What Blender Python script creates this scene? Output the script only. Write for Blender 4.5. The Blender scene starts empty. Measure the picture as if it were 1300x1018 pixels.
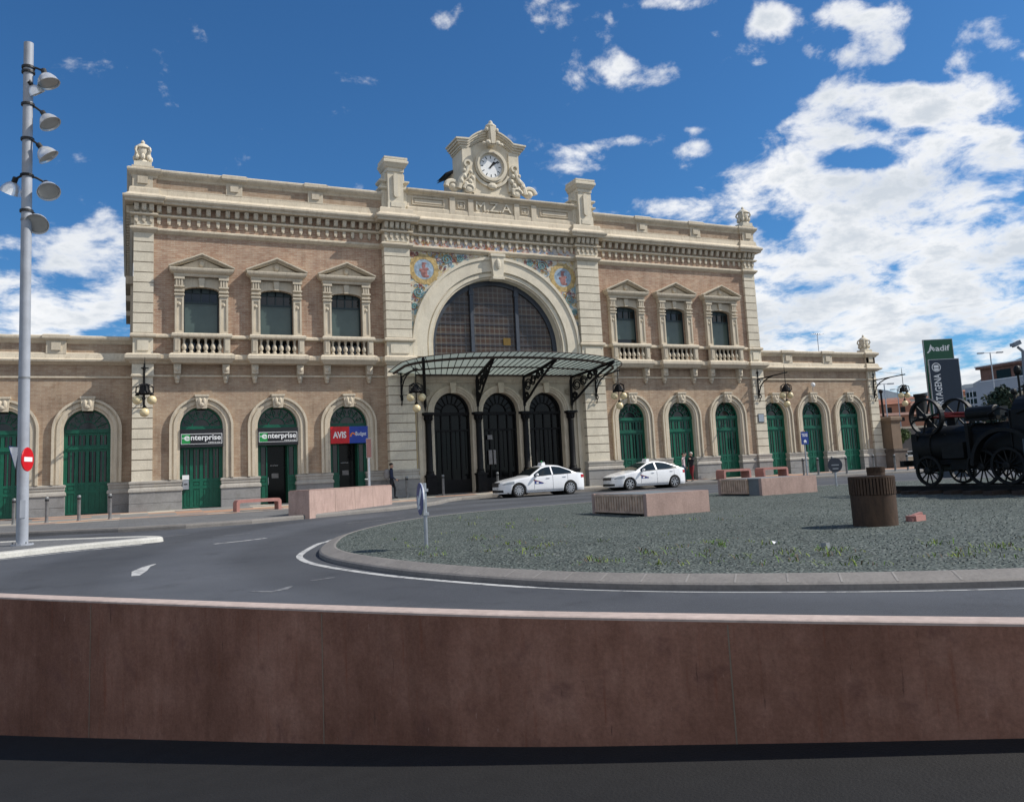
import bpy, bmesh, math, random
from mathutils import Vector, Matrix
random.seed(7)
S = bpy.context.scene
COL = S.collection
R_ = math.radians
PI = math.pi

# ------------------------------------------------------------------ helpers
class MB:
    def __init__(self): self.v = []; self.f = []; self.m = []
    def add(self, vs, fs, mi=0):
        o = len(self.v); self.v += [tuple(p) for p in vs]
        for f in fs: self.f.append([i + o for i in f]); self.m.append(mi)
        return self
    def box(self, x0, x1, y0, y1, z0, z1, mi=0):
        vs = [(x0,y0,z0),(x1,y0,z0),(x1,y1,z0),(x0,y1,z0),(x0,y0,z1),(x1,y0,z1),(x1,y1,z1),(x0,y1,z1)]
        return self.add(vs, [(0,3,2,1),(4,5,6,7),(0,1,5,4),(1,2,6,5),(2,3,7,6),(3,0,4,7)], mi)
    def obox(self, c, ax, ay, az, mi=0):
        """oriented box: centre and three half-axis vectors"""
        c, ax, ay, az = Vector(c), Vector(ax), Vector(ay), Vector(az)
        vs = [c + sx*ax + sy*ay + sz*az for sz in (-1,1) for sx, sy in ((-1,-1),(1,-1),(1,1),(-1,1))]
        return self.add(vs, [(0,3,2,1),(4,5,6,7),(0,1,5,4),(1,2,6,5),(2,3,7,6),(3,0,4,7)], mi)
    def tube(self, pts, r, n=8, mi=0, caps=True):
        pts = [Vector(p) for p in pts]
        if not isinstance(r, (list, tuple)): r = [r]*len(pts)
        rings = []; prev = None
        for i, p in enumerate(pts):
            d = (pts[min(i+1, len(pts)-1)] - pts[max(i-1, 0)])
            if d.length < 1e-9: d = Vector((0,0,1))
            d.normalize()
            u = d.cross(Vector((0,0,1)) if abs(d.z) < .95 else Vector((1,0,0))) if prev is None else prev - d*prev.dot(d)
            u.normalize(); prev = u; w = d.cross(u)
            rings.append([p + (u*math.cos(2*PI*k/n) + w*math.sin(2*PI*k/n))*r[i] for k in range(n)])
        vs = [q for ring in rings for q in ring]; fs = []
        for i in range(len(pts)-1):
            for k in range(n):
                a, b = i*n+k, i*n+(k+1) % n
                fs.append((a, b, b+n, a+n))
        if caps:
            fs.append(tuple(range(n-1, -1, -1))); fs.append(tuple((len(pts)-1)*n+k for k in range(n)))
        return self.add(vs, fs, mi)
    def lathe(self, prof, c=(0,0,0), axis=(0,0,1), n=20, mi=0, caps=True):
        """prof: list of (radius, height along axis)"""
        c = Vector(c); a = Vector(axis).normalized()
        u = a.cross(Vector((0,0,1)) if abs(a.z) < .9 else Vector((1,0,0))).normalized(); w = a.cross(u)
        vs = []; fs = []
        for r, h in prof:
            for k in range(n):
                vs.append(c + a*h + (u*math.cos(2*PI*k/n) + w*math.sin(2*PI*k/n))*max(r, 1e-4))
        for i in range(len(prof)-1):
            for k in range(n):
                p, q = i*n+k, i*n+(k+1) % n
                fs.append((p, q, q+n, p+n))
        if caps: fs.append(tuple(range(n-1, -1, -1))); fs.append(tuple((len(prof)-1)*n+k for k in range(n)))
        return self.add(vs, fs, mi)
    def ball(self, c, r, n=14, mi=0):
        if not isinstance(r, (tuple, list)): r = (r, r, r)
        m = max(6, n//2+1); vs = [(c[0], c[1], c[2]-r[2])]; fs = []
        for i in range(1, m):
            t = -PI/2 + PI*i/m
            for k in range(n):
                vs.append((c[0]+r[0]*math.cos(t)*math.cos(2*PI*k/n), c[1]+r[1]*math.cos(t)*math.sin(2*PI*k/n), c[2]+r[2]*math.sin(t)))
        vs.append((c[0], c[1], c[2]+r[2]))
        for k in range(n): fs.append((0, 1+(k+1) % n, 1+k))
        for i in range(m-2):
            for k in range(n):
                a, b = 1+i*n+k, 1+i*n+(k+1) % n; fs.append((a, b, b+n, a+n))
        t = len(vs)-1
        for k in range(n): fs.append((t, 1+(m-2)*n+k, 1+(m-2)*n+(k+1) % n))
        return self.add(vs, fs, mi)
    def sweep(self, prof, path, mi=0, caps=True):
        """prof: list of (outward offset, z); path: plan polyline, outward = right-hand side"""
        P = [Vector(p) for p in path]; n = len(P); cols = []
        def nrm(a, b):
            d = (b-a).normalized(); return Vector((d.y, -d.x))
        for i in range(n):
            if i == 0: m = nrm(P[0], P[1])
            elif i == n-1: m = nrm(P[-2], P[-1])
            else:
                a, b = nrm(P[i-1], P[i]), nrm(P[i], P[i+1]); m = a + b
                m = m / max(m.dot(a), .2)
            cols.append([(P[i].x + m.x*o, P[i].y + m.y*o, z) for o, z in prof])
        k = len(prof); vs = [q for c in cols for q in c]; fs = []
        for i in range(n-1):
            for j in range(k-1):
                a = i*k+j; fs.append((a, a+k, a+k+1, a+1))
        if caps:
            fs.append(tuple(range(k))); fs.append(tuple((n-1)*k+j for j in range(k-1, -1, -1)))
        return self.add(vs, fs, mi)
    def prism(self, poly, y0, y1, mi=0):
        """poly in (x,z), extruded from y0 (front) to y1"""
        n = len(poly); vs = [(x, y0, z) for x, z in poly] + [(x, y1, z) for x, z in poly]
        fs = [tuple(range(n)), tuple(range(2*n-1, n-1, -1))]
        for i in range(n): fs.append((i, (i+1) % n, n+(i+1) % n, n+i))
        return self.add(vs, fs, mi)
    def slab(self, poly, z0, z1, mi=0):
        n = len(poly); zz = z1 if callable(z1) else (lambda x, y: z1); zb = z0 if callable(z0) else (lambda x, y: z0)
        vs = [(x, y, zb(x, y)) for x, y in poly] + [(x, y, zz(x, y)) for x, y in poly]
        fs = [tuple(range(n-1, -1, -1)), tuple(range(n, 2*n))]
        for i in range(n): fs.append((i, (i+1) % n, n+(i+1) % n, n+i))
        return self.add(vs, fs, mi)
    def band(self, A, B, mi=0):
        """ribbon of quads between two equal 3d polylines"""
        n = len(A); return self.add(list(A)+list(B), [(i, i+1, n+i+1, n+i) for i in range(n-1)], mi)
    def archband(self, cx, cz, r0, r1, y0, y1, a0=0, a1=180, n=24, mi=0):
        """solid half ring, front at y0 and back at y1"""
        vs = []; fs = []
        for i in range(n+1):
            t = R_(a0+(a1-a0)*i/n); c, s = math.cos(t), math.sin(t)
            vs += [(cx+r0*c, y0, cz+r0*s), (cx+r1*c, y0, cz+r1*s), (cx+r1*c, y1, cz+r1*s), (cx+r0*c, y1, cz+r0*s)]
        for i in range(n):
            a = 4*i
            for j in range(4): fs.append((a+j, a+4+j, a+4+(j+1) % 4, a+(j+1) % 4))
        fs += [(0,1,2,3), (4*n+3,4*n+2,4*n+1,4*n)]
        return self.add(vs, fs, mi)
    def disc(self, cx, cz, r, y, a0=0, a1=360, n=32, mi=0):
        full = abs(a1-a0) >= 360
        vs = [(cx, y, cz)] + [(cx+r*math.cos(R_(a0+(a1-a0)*i/n)), y, cz+r*math.sin(R_(a0+(a1-a0)*i/n))) for i in range(n+1)]
        return self.add(vs, [(0, i+1, i+2) for i in range(n)], mi)
    def build(self, name, mat, parent=None, smooth=False, loc=None, bevel=0):
        me = bpy.data.meshes.new(name); me.from_pydata(self.v, [], self.f)
        mats = mat if isinstance(mat, (list, tuple)) else [mat]
        for m in mats: me.materials.append(m)
        if len(mats) > 1: me.polygons.foreach_set('material_index', self.m)
        bm = bmesh.new(); bm.from_mesh(me); bmesh.ops.recalc_face_normals(bm, faces=bm.faces)
        if bevel: bmesh.ops.bevel(bm, geom=[e for e in bm.edges if len(e.link_faces) == 2 and e.calc_face_angle(0) > .5], offset=bevel, segments=2, affect='EDGES', clamp_overlap=True)
        if smooth:
            for f in bm.faces: f.smooth = True
            ang = R_(40)
            for e in bm.edges:
                if len(e.link_faces) == 2 and e.calc_face_angle(0) > ang: e.smooth = False
        bm.to_mesh(me); bm.free(); me.update()
        o = bpy.data.objects.new(name, me); COL.objects.link(o)
        if parent: o.parent = parent
        if loc: o.location = loc
        return o

def tag(o, label=None, cat=None, group=None, kind=None):
    if label: o['label'] = label
    if cat: o['category'] = cat
    if group: o['group'] = group
    if kind: o['kind'] = kind
    return o
def empty(name, loc=(0,0,0), rz=0, parent=None):
    o = bpy.data.objects.new(name, None); COL.objects.link(o); o.location = loc; o.rotation_euler = (0,0,rz)
    o.empty_display_size = .3
    if parent: o.parent = parent
    return o
def copy_tree(o, parent=None):
    c = o.copy(); COL.objects.link(c); c.parent = parent
    for ch in list(o.children): copy_tree(ch, c)
    return c
def struct(o): o['kind'] = 'structure'; return o

def text_mesh(body, size=1.0, bold=.0, extrude=0.0, spacing=1.0):
    cu = bpy.data.curves.new('lettering', 'FONT'); cu.body = body; cu.size = size; cu.offset = bold; cu.extrude = extrude
    cu.align_x = 'LEFT'; cu.space_character = spacing; cu.resolution_u = 3
    ob = bpy.data.objects.new('lettering', cu); COL.objects.link(ob)
    dg = bpy.context.evaluated_depsgraph_get(); dg.update()
    me = bpy.data.meshes.new_from_object(ob.evaluated_get(dg))
    vs = [tuple(v.co) for v in me.vertices]; fs = [tuple(p.vertices) for p in me.polygons]
    bpy.data.objects.remove(ob); bpy.data.curves.remove(cu); bpy.data.meshes.remove(me)
    return vs, fs
def put_text(mb, body, x0, x1, z0, z1, y, depth=.004, bold=0., mi=0, spacing=1.0, frame=None):
    """fit text into the box x0..x1, z0..z1 on a plane facing -Y (front at y)"""
    vs, fs = text_mesh(body, 1.0, bold, 0.1 if depth > .01 else 0, spacing)
    xs = [v[0] for v in vs]; zs = [v[1] for v in vs]
    ax, bx, az, bz = min(xs), max(xs), min(zs), max(zs)
    out = []
    for v in vs:
        p = (x0+(v[0]-ax)/(bx-ax)*(x1-x0), y - (v[2]/.1*depth/2+depth/2 if depth > .01 else 0), z0+(v[1]-az)/(bz-az)*(z1-z0))
        out.append(frame(p) if frame else p)
    mb.add(out, fs, mi)

# ------------------------------------------------------------------ materials
def new_mat(name):
    m = bpy.data.materials.new(name); m.use_nodes = True
    nt = m.node_tree; b = nt.nodes['Principled BSDF']; return m, nt, b
def N(nt, t, **kw):
    n = nt.nodes.new(t)
    for k, v in kw.items():
        if k in n.inputs.keys(): n.inputs[k].default_value = v
        else: setattr(n, k, v)
    return n
def coords(nt, scale=(1,1,1)):
    tc = N(nt, 'ShaderNodeTexCoord'); mp = N(nt, 'ShaderNodeMapping'); mp.inputs['Scale'].default_value = scale
    nt.links.new(tc.outputs['Object'], mp.inputs['Vector']); return mp.outputs['Vector']
def noise(nt, vec, scale, detail=4, rough=.6):
    n = N(nt, 'ShaderNodeTexNoise', Scale=scale, Detail=detail, Roughness=rough); nt.links.new(vec, n.inputs['Vector']); return n.outputs['Fac']
def ramp(nt, fac, stops):
    r = N(nt, 'ShaderNodeValToRGB'); nt.links.new(fac, r.inputs['Fac']); el = r.color_ramp.elements
    while len(el) > 1: el.remove(el[-1])
    for i, (p, c) in enumerate(stops):
        e = el[0] if i == 0 else el.new(p)
        e.position = p; e.color = (*c, 1) if len(c) == 3 else c
    return r.outputs['Color']
def mix(nt, fac, a, b, mode='MIX'):
    m = N(nt, 'ShaderNodeMix', data_type='RGBA', blend_type=mode)
    for s, v in ((0, fac), (6, a), (7, b)):
        if hasattr(v, 'links'): nt.links.new(v, m.inputs[s])
        else: m.inputs[s].default_value = v if s == 0 else (*v, 1)
    return m.outputs[2]
def bump(nt, b, h, strength=.3, dist=.02):
    n = N(nt, 'ShaderNodeBump', Strength=strength, Distance=dist); nt.links.new(h, n.inputs['Height']); nt.links.new(n.outputs['Normal'], b.inputs['Normal'])
def scl(c, k): return tuple(min(1, x*k) for x in c)
def mat(name, c, rough=.6, var=.15, scale=6, metal=0, spec=.4, bmp=0, bscale=40, coat=0):
    m, nt, b = new_mat(name); v = coords(nt)
    f = noise(nt, v, scale, 5)
    col = ramp(nt, f, [(.3, scl(c, 1-var)), (.7, scl(c, 1+var))])
    nt.links.new(col, b.inputs['Base Color']); b.inputs['Roughness'].default_value = rough; b.inputs['Metallic'].default_value = metal
    b.inputs['Specular IOR Level'].default_value = spec; b.inputs['Coat Weight'].default_value = coat; b.inputs['Coat Roughness'].default_value = .05
    if bmp: bump(nt, b, noise(nt, v, bscale, 4), bmp)
    return m
def stained(name, c, dirt, amt=.6, rough=.8, streak=(3,3,.35), thr=(.5,.75), bmp=.2):
    """pale stone with vertical dirt streaks that stay with the stone"""
    m, nt, b = new_mat(name); v = coords(nt)
    base = ramp(nt, noise(nt, v, 1.3, 6), [(.3, scl(c, .86)), (.7, scl(c, 1.08))])
    s = noise(nt, coords(nt, streak), 2.2, 6, .65)
    fac = ramp(nt, s, [(thr[0], (0,0,0)), (thr[1], (amt,)*3)])
    col = mix(nt, fac, base, dirt)
    fine = ramp(nt, noise(nt, v, 25, 4), [(.3, (.85,)*3), (.7, (1.08,)*3)])
    col = mix(nt, 1., col, fine, 'MULTIPLY')
    nt.links.new(col, b.inputs['Base Color']); b.inputs['Roughness'].default_value = rough; b.inputs['Specular IOR Level'].default_value = .25
    if bmp: bump(nt, b, noise(nt, v, 18, 5), bmp)
    return m
def brick(name, c1, c2, mortar, tint):
    m, nt, b = new_mat(name)
    tc = N(nt, 'ShaderNodeTexCoord'); sp = N(nt, 'ShaderNodeSeparateXYZ'); nt.links.new(tc.outputs['Object'], sp.inputs[0])
    ad = N(nt, 'ShaderNodeMath', operation='ADD'); nt.links.new(sp.outputs[0], ad.inputs[0]); nt.links.new(sp.outputs[1], ad.inputs[1])
    cb = N(nt, 'ShaderNodeCombineXYZ'); nt.links.new(ad.outputs[0], cb.inputs[0]); nt.links.new(sp.outputs[2], cb.inputs[1])
    br = N(nt, 'ShaderNodeTexBrick', Scale=1.0); br.inputs['Brick Width'].default_value = .30; br.inputs['Row Height'].default_value = .095
    br.inputs['Mortar Size'].default_value = .011; br.inputs['Mortar Smooth'].default_value = .2; br.inputs['Bias'].default_value = -.1
    nt.links.new(cb.outputs[0], br.inputs['Vector'])
    br.inputs['Color1'].default_value = (*c1, 1); br.inputs['Color2'].default_value = (*c2, 1); br.inputs['Mortar'].default_value = (*mortar, 1)
    mp = N(nt, 'ShaderNodeMapping'); mp.inputs['Scale'].default_value = (1.6, 5, 1); nt.links.new(cb.outputs[0], mp.inputs[0])
    st = ramp(nt, noise(nt, mp.outputs[0], 1.6, 6, .7), [(.42, (0,0,0)), (.70, (.62,)*3)])
    col = mix(nt, st, br.outputs['Color'], tint)
    big = ramp(nt, noise(nt, cb.outputs[0], .5, 8, .68), [(.26, (.62,.58,.57)), (.5, (.97,.97,.97)), (.74, (1.20,1.18,1.13))])
    col = mix(nt, 1., col, big, 'MULTIPLY')
    mp2 = N(nt, 'ShaderNodeMapping'); mp2.inputs['Scale'].default_value = (2.2, .35, 1); nt.links.new(cb.outputs[0], mp2.inputs[0])
    soot = ramp(nt, noise(nt, mp2.outputs[0], 1.3, 7, .65), [(.50, (1,1,1)), (.72, (.74,.72,.70))]); col = mix(nt, 1., col, soot, 'MULTIPLY')
    nt.links.new(col, b.inputs['Base Color']); b.inputs['Roughness'].default_value = .9; b.inputs['Specular IOR Level'].default_value = .15
    bump(nt, b, br.outputs['Fac'], -.4, .01)
    return m
def glassy(name, c, rough=.08, spec=.5, var=.25, scale=.8):
    return mat(name, c, rough, var, scale, 0, spec)

M = {}
M['stone'] = stained('pale_stone', (.575,.505,.395), (.27,.205,.14), .65, thr=(.52,.8))
M['stone_white'] = stained('white_stone', (.65,.59,.475), (.34,.27,.19), .55, thr=(.55,.85))
M['stone_mid'] = stained('grey_stone', (.40,.375,.335), (.22,.19,.16), .5)
M['stone_grey'] = stained('grey_granite', (.27,.265,.26), (.15,.14,.13), .6, streak=(1,1,1))
M['groove'] = mat('groove', (.20,.16,.12), .9)
M['brick_up'] = brick('red_brick', (.355,.23,.160), (.455,.335,.247), (.46,.40,.325), (.265,.14,.098))
M['brick_low'] = brick('tan_brick', (.35,.25,.175), (.42,.325,.235), (.42,.36,.285), (.27,.175,.12))
def m_green():
    m, nt, b = new_mat('green_paint'); v = coords(nt); oi = N(nt, 'ShaderNodeObjectInfo')
    base = ramp(nt, noise(nt, v, 3, 6, .65), [(.3, (.002,.074,.044)), (.7, (.0035,.110,.064))])
    tone = ramp(nt, oi.outputs['Random'], [(0, (.78,.80,.82)), (1, (1.18,1.12,1.1))])
    fade = ramp(nt, noise(nt, coords(nt, (5,5,.8)), 1.3, 6, .7), [(.58, (0,0,0)), (.75, (.4,)*3)])
    col = mix(nt, 1., mix(nt, fade, base, (.03,.15,.10)), tone, 'MULTIPLY')
    nt.links.new(col, b.inputs['Base Color']); b.inputs['Roughness'].default_value = .42; b.inputs['Specular IOR Level'].default_value = .4
    return m
M['green'] = m_green()
M['green_d'] = mat('dark_green_paint', (.003,.082,.042), .42, .2, 3)
M['pane'] = glassy('window_pane', (.016,.017,.017), .07)
M['curtain'] = mat('curtain', (.16,.13,.11), .9, .3, 4)
M['blind'] = mat('grey_blind', (.062,.094,.088), .22, .15, 1.2, spec=.5)
M['sash'] = mat('dark_teal_frame', (.012,.03,.036), .4)
M['black'] = mat('black_iron', (.007,.007,.008), .6, .3, 9, spec=.2)
M['blackglass'] = glassy('dark_glass', (.005,.0055,.006), .12, .18)
M['globe'] = mat('opal_globe', (.66,.55,.33), .25, .08, 3)
M['bluegrey'] = mat('blue_grey_paint', (.040,.050,.068), .5)
M['white'] = mat('white_paint', (.75,.76,.77), .5, .05)
M['red'] = mat('red_paint', (.52,.008,.015), .35, .08)
M['blue'] = mat('blue_paint', (.015,.05,.33), .35, .08)
M['signblue'] = mat('navy_blue', (.012,.035,.19), .35, .08)
M['orange'] = mat('orange_paint', (.75,.20,.02), .4)
M['signblack'] = mat('black_sign', (.012,.013,.016), .4)
M['siggreen'] = mat('green_sign', (.015,.25,.06), .4)
M['galv'] = mat('galvanised_steel', (.38,.40,.43), .42, .12, 5, metal=.7)
M['mast'] = mat('grey_mast_paint', (.31,.33,.37), .5, .14, 2.5)
M['alu'] = mat('bright_aluminium', (.74,.75,.76), .28, .06, 5, metal=.55)
M['steel_dark'] = mat('weathered_steel', (.21,.215,.22), .5, .25, 6, metal=.4)
M['reflector'] = mat('lamp_reflector', (.42,.42,.40), .3, .1, 5, metal=.3)
M['coral'] = stained('coral_concrete', (.42,.21,.185), (.25,.13,.115), .4)
M['pink'] = stained('pink_concrete', (.42,.30,.26), (.25,.175,.15), .65, streak=(2.5,2.5,.7), thr=(.47,.74))
M['slat'] = mat('weathered_wood', (.50,.36,.27), .8, .3, 5)
M['slate'] = mat('slate_top', (.16,.18,.19), .6, .2, 3)
M['rustbin'] = stained('rusty_steel', (.075,.046,.030), (.035,.024,.018), .7, .75, streak=(6,6,1.2), thr=(.4,.7))
M['engine'] = mat('sooty_black_iron', (.0055,.0065,.007), .55, .5, 6, spec=.25, bmp=.3)
M['enginered'] = mat('red_rod_paint', (.15,.014,.01), .6)
M['brass'] = mat('brass', (.42,.31,.16), .4, .15, 6, metal=.3)
M['tyre'] = mat('rubber', (.014,.014,.014), .8)
M['rim'] = mat('silver_rim', (.50,.50,.52), .3, .08, 5, metal=.8)
M['carwhite'] = mat('white_car_paint', (.78,.79,.81), .25, .02, 2, spec=.5, coat=.6)
M['carglass'] = glassy('tinted_car_glass', (.012,.016,.017), .05, .5, .1)
M['carblack'] = mat('black_plastic', (.015,.015,.016), .5)
M['lamp'] = mat('headlamp_glass', (.35,.37,.39), .12, .1, 8, metal=.4)
M['tail'] = mat('red_lens', (.35,.01,.012), .2)
M['navy'] = mat('navy_cloth', (.02,.027,.06), .9)
M['darkcloth'] = mat('charcoal_cloth', (.016,.016,.02), .9)
M['maroon'] = mat('maroon_cloth', (.16,.018,.022), .9)
M['paleshirt'] = mat('pale_pink_shirt', (.58,.46,.48), .9)
M['jeans'] = mat('teal_blue_jeans', (.05,.10,.14), .9)
M['grey'] = mat('grey_fabric', (.22,.21,.21), .9)
M['skin'] = mat('skin', (.42,.25,.18), .6)
M['hair_d'] = mat('dark_hair', (.03,.02,.015), .8)
M['hair_w'] = mat('grey_hair', (.52,.50,.47), .8)
M['roofing'] = mat('dark_roofing', (.05,.045,.045), .8)
# ------------------------------------------------------------------ special materials
def m_mosaic():
    m, nt, b = new_mat('painted_tile'); v = coords(nt)
    n1 = noise(nt, v, 2.6, 3, .5)
    base = ramp(nt, n1, [(.0, (.10,.20,.28)), (.38, (.20,.32,.36)), (.43, (.48,.46,.39)), (.55, (.50,.47,.38)), (.58, (.42,.32,.12)), (.62, (.48,.45,.37)), (.68, (.30,.10,.07)), (.74,(.46,.43,.35))])
    vo = N(nt, 'ShaderNodeTexVoronoi', Scale=5.); nt.links.new(v, vo.inputs['Vector'])
    dots = ramp(nt, vo.outputs['Distance'], [(.12, (.75,)*3), (.2, (0,0,0))])
    c2 = ramp(nt, noise(nt, v, 5, 1), [(.42, (.30,.05,.04)), (.5, (.06,.20,.16)), (.58, (.08,.18,.36))])
    nt.links.new(mix(nt, dots, base, c2), b.inputs['Base Color']); b.inputs['Roughness'].default_value = .3
    return m
def m_frieze():
    m, nt, b = new_mat('frieze_tile'); v = coords(nt)
    vo = N(nt, 'ShaderNodeTexVoronoi', Scale=5.5); nt.links.new(v, vo.inputs['Vector'])
    col = ramp(nt, noise(nt, v, 5, 2), [(.3, (.10,.18,.34)), (.44, (.42,.38,.33)), (.52, (.42,.40,.36)), (.58, (.36,.06,.05)), (.66, (.42,.32,.10)), (.74,(.40,.38,.34))])
    nt.links.new(col, b.inputs['Base Color']); b.inputs['Roughness'].default_value = .35
    return m
def m_stainedglass():
    m, nt, b = new_mat('leaded_glass')
    tc = N(nt, 'ShaderNodeTexCoord'); sp = N(nt, 'ShaderNodeSeparateXYZ'); nt.links.new(tc.outputs['Object'], sp.inputs[0])
    cb = N(nt, 'ShaderNodeCombineXYZ'); nt.links.new(sp.outputs[0], cb.inputs[0]); nt.links.new(sp.outputs[2], cb.inputs[1])
    br = N(nt, 'ShaderNodeTexBrick', Scale=1.0, offset=0.0)
    for k, x in (('Brick Width', .30), ('Row Height', .30), ('Mortar Size', .022), ('Bias', 0.)): br.inputs[k].default_value = x
    br.inputs['Color1'].default_value = (.045,.022,.009,1); br.inputs['Color2'].default_value = (.026,.009,.007,1); br.inputs['Mortar'].default_value = (.095,.098,.108,1)
    nt.links.new(cb.outputs[0], br.inputs['Vector'])
    vo = N(nt, 'ShaderNodeTexVoronoi', Scale=3.333); vo.inputs['Randomness'].default_value = 0.; nt.links.new(cb.outputs[0], vo.inputs['Vector'])
    rng = ramp(nt, vo.outputs['Distance'], [(.24, (0,0,0)), (.27, (.8,)*3), (.33, (.8,)*3), (.36, (0,0,0))])
    big = ramp(nt, noise(nt, cb.outputs[0], .42, 2), [(.4, (.5,.5,.55)), (.62, (1.3,1.15,.8))])
    col = mix(nt, rng, mix(nt, 1., br.outputs['Color'], big, 'MULTIPLY'), (.06,.05,.045))
    nt.links.new(col, b.inputs['Base Color']); b.inputs['Roughness'].default_value = .3
    return m
def m_canopyglass():
    m, nt, b = new_mat('canopy_glass')
    b.inputs['Base Color'].default_value = (.31,.36,.345,1); b.inputs['Roughness'].default_value = .3
    tr = N(nt, 'ShaderNodeBsdfTranslucent'); tr.inputs[0].default_value = (.29,.345,.33,1)
    tp = N(nt, 'ShaderNodeBsdfTransparent'); tp.inputs[0].default_value = (.75,.85,.82,1)
    m1 = N(nt, 'ShaderNodeMixShader'); m1.inputs[0].default_value = .55
    m2 = N(nt, 'ShaderNodeMixShader'); m2.inputs[0].default_value = .12
    out = nt.nodes['Material Output']
    nt.links.new(b.outputs[0], m1.inputs[1]); nt.links.new(tr.outputs[0], m1.inputs[2])
    nt.links.new(m1.outputs[0], m2.inputs[1]); nt.links.new(tp.outputs[0], m2.inputs[2]); nt.links.new(m2.outputs[0], out.inputs['Surface'])
    return m
M['mosaic'] = m_mosaic(); M['frieze'] = m_frieze(); M['leaded'] = m_stainedglass(); M['canopyglass'] = m_canopyglass()
M['tile_yellow'] = mat('yellow_tile', (.40,.29,.12), .4, .45, 7)
M['tile_blue'] = mat('blue_tile', (.26,.34,.42), .4, .35, 6)
M['tile_red'] = mat('red_tile', (.27,.12,.11), .4, .5, 7)
M['tile_teal'] = mat('teal_tile', (.12,.24,.25), .35, .3, 9)

# ------------------------------------------------------------------ station building
W, PQ = 19.1, 18.2          # outer / inner edge of the corner piers
PO, PI_ = 6.7, 5.26         # outer / inner edge of the centre-bay piers
A = [8.75, 12.375, 16.0]    # window axes
YC = -.25                   # face of the centre bay
WY = .6                     # face of the wings
ST = tag(empty('station_building'), 'ornate two-storey brick railway station with pale stone trim, round clock gable and green arched doors', 'building')
FRONT = [(-W,16),(-W,-.15),(-PQ,-.15),(-PQ,0),(-PO,0),(-PO,-.5),(-PI_,-.5),(-PI_,YC),(PI_,YC),(PI_,-.5),(PO,-.5),(PO,0),(PQ,0),(PQ,-.15),(W,-.15),(W,16)]
NOC = lambda p: p

def wall_holes(mb, x0, x1, z0, z1, y, holes, mi=0, n=14):
    """flat wall with arched holes (cx, half, zbot, zspring, rise)"""
    holes = sorted(holes); x = x0
    for cx, h, zb, zs, rise in holes:
        if cx-h > x: mb.add([(x,y,z0),(cx-h,y,z0),(cx-h,y,z1),(x,y,z1)], [(0,1,2,3)], mi)
        if zb > z0: mb.add([(cx-h,y,z0),(cx+h,y,z0),(cx+h,y,zb),(cx-h,y,zb)], [(0,1,2,3)], mi)
        P = [(cx-h*math.cos(PI*i/n), zs+rise*math.sin(PI*i/n)) for i in range(n+1)]
        for (a, b), (c, d) in zip(P, P[1:]): mb.add([(a,y,b),(c,y,d),(c,y,z1),(a,y,z1)], [(0,1,2,3)], mi)
        x = cx+h
    if x1 > x: mb.add([(x,y,z0),(x1,y,z0),(x1,y,z1),(x,y,z1)], [(0,1,2,3)], mi)
def reveal(mb, hole, y0, y1, mi=0, n=14):
    cx, h, zb, zs, rise = hole
    P = [(cx-h, zb)] + [(cx-h*math.cos(PI*i/n), zs+rise*math.sin(PI*i/n)) for i in range(n+1)] + [(cx+h, zb)]
    mb.band([(x,y0,z) for x, z in P], [(x,y1,z) for x, z in P], mi)

HD, ZS, ZT = .99, 3.91, 4.9        # door half width, spring line, crown
DOORS = [(s*a, 0.) for s in (-1, 1) for a in A]
WINGL, WINGR = [-27.9, -24.45, -21.0], [20.5, 23.88, 27.3]
lo, up = MB(), MB()
dh = lambda x: (x, HD, -.3, ZS, .99)
wh = lambda x: (x, .83, 7.5, 10.64, .22)
for s in (-1, 1):
    xs = sorted(s*a for a in A); a0, a1 = (-PQ, -PO) if s < 0 else (PO, PQ)
    wall_holes(lo, a0, a1, -.5, 7.45, 0, [dh(x) for x in xs])
    wall_holes(up, a0, a1, 7.45, 15.2, 0, [wh(x) for x in xs])
    for x in xs: reveal(up, wh(x), 0, .32)
for x0, x1, ds in ((-40, -W+.05, WINGL), (W-.05, 29.4, WINGR)):
    wall_holes(lo, x0, x1, -.5, 8.0, WY, [dh(x) for x in ds])
lo.box(-40, 30.0, 13, 13.2, -.5, 7.8); lo.box(29.9, 30.05, WY+.1, 13, -.5, 7.9)
up.box(-W+.06, -W+.3, .1, 15.9, 3, 15.3); up.box(W-.3, W-.06, .1, 15.9, 3, 15.3); up.box(-W+.06, W-.06, 15.7, 15.9, 3, 15.3)
lo.build('lower_wall', M['brick_low'], ST); up.build('upper_wall', M['brick_up'], ST)
rf = MB(); rf.box(-W+.3, W-.3, .4, 15.7, 15.35, 15.5); rf.box(-40, -W+.1, WY+.3, 13, 7.6, 7.75); rf.box(W-.1, 29.9, WY+.3, 13, 7.6, 7.75)
rf.build('flat_roof', M['roofing'], ST)

# --- plinth (granite) between the openings
def plinth_seg(x0, x1, y, back, mbg=None, mbs=None):
    mbg, mbs = MB(), MB()
    path = [(x0, back), (x0, y), (x1, y), (x1, back)]
    mbg.sweep([(.10,-.5),(.10,.34),(.085,.35),(.085,.37),(.10,.38),(.10,.9),(0,.9)], path)
    mbs.sweep([(.0,.9),(.14,.905),(.14,.97),(.12,1.06),(.07,1.09),(.07,1.13),(.09,1.16),(.09,1.27),(.12,1.30),(.12,1.39),(0.,1.42)], path)
    mbs.build('moulding', M['stone_mid'], mbg.build('plinth', M['stone_grey'], ST))
pg, ps = MB(), MB()
def plinth_run(x0, x1, y, doors):
    e = [x0]
    for d in sorted(doors): e += [d-HD, d+HD]
    e.append(x1)
    for a, b in zip(e[::2], e[1::2]):
        if b-a > .05: plinth_seg(a, b, y, y+.5, pg, ps)
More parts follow.
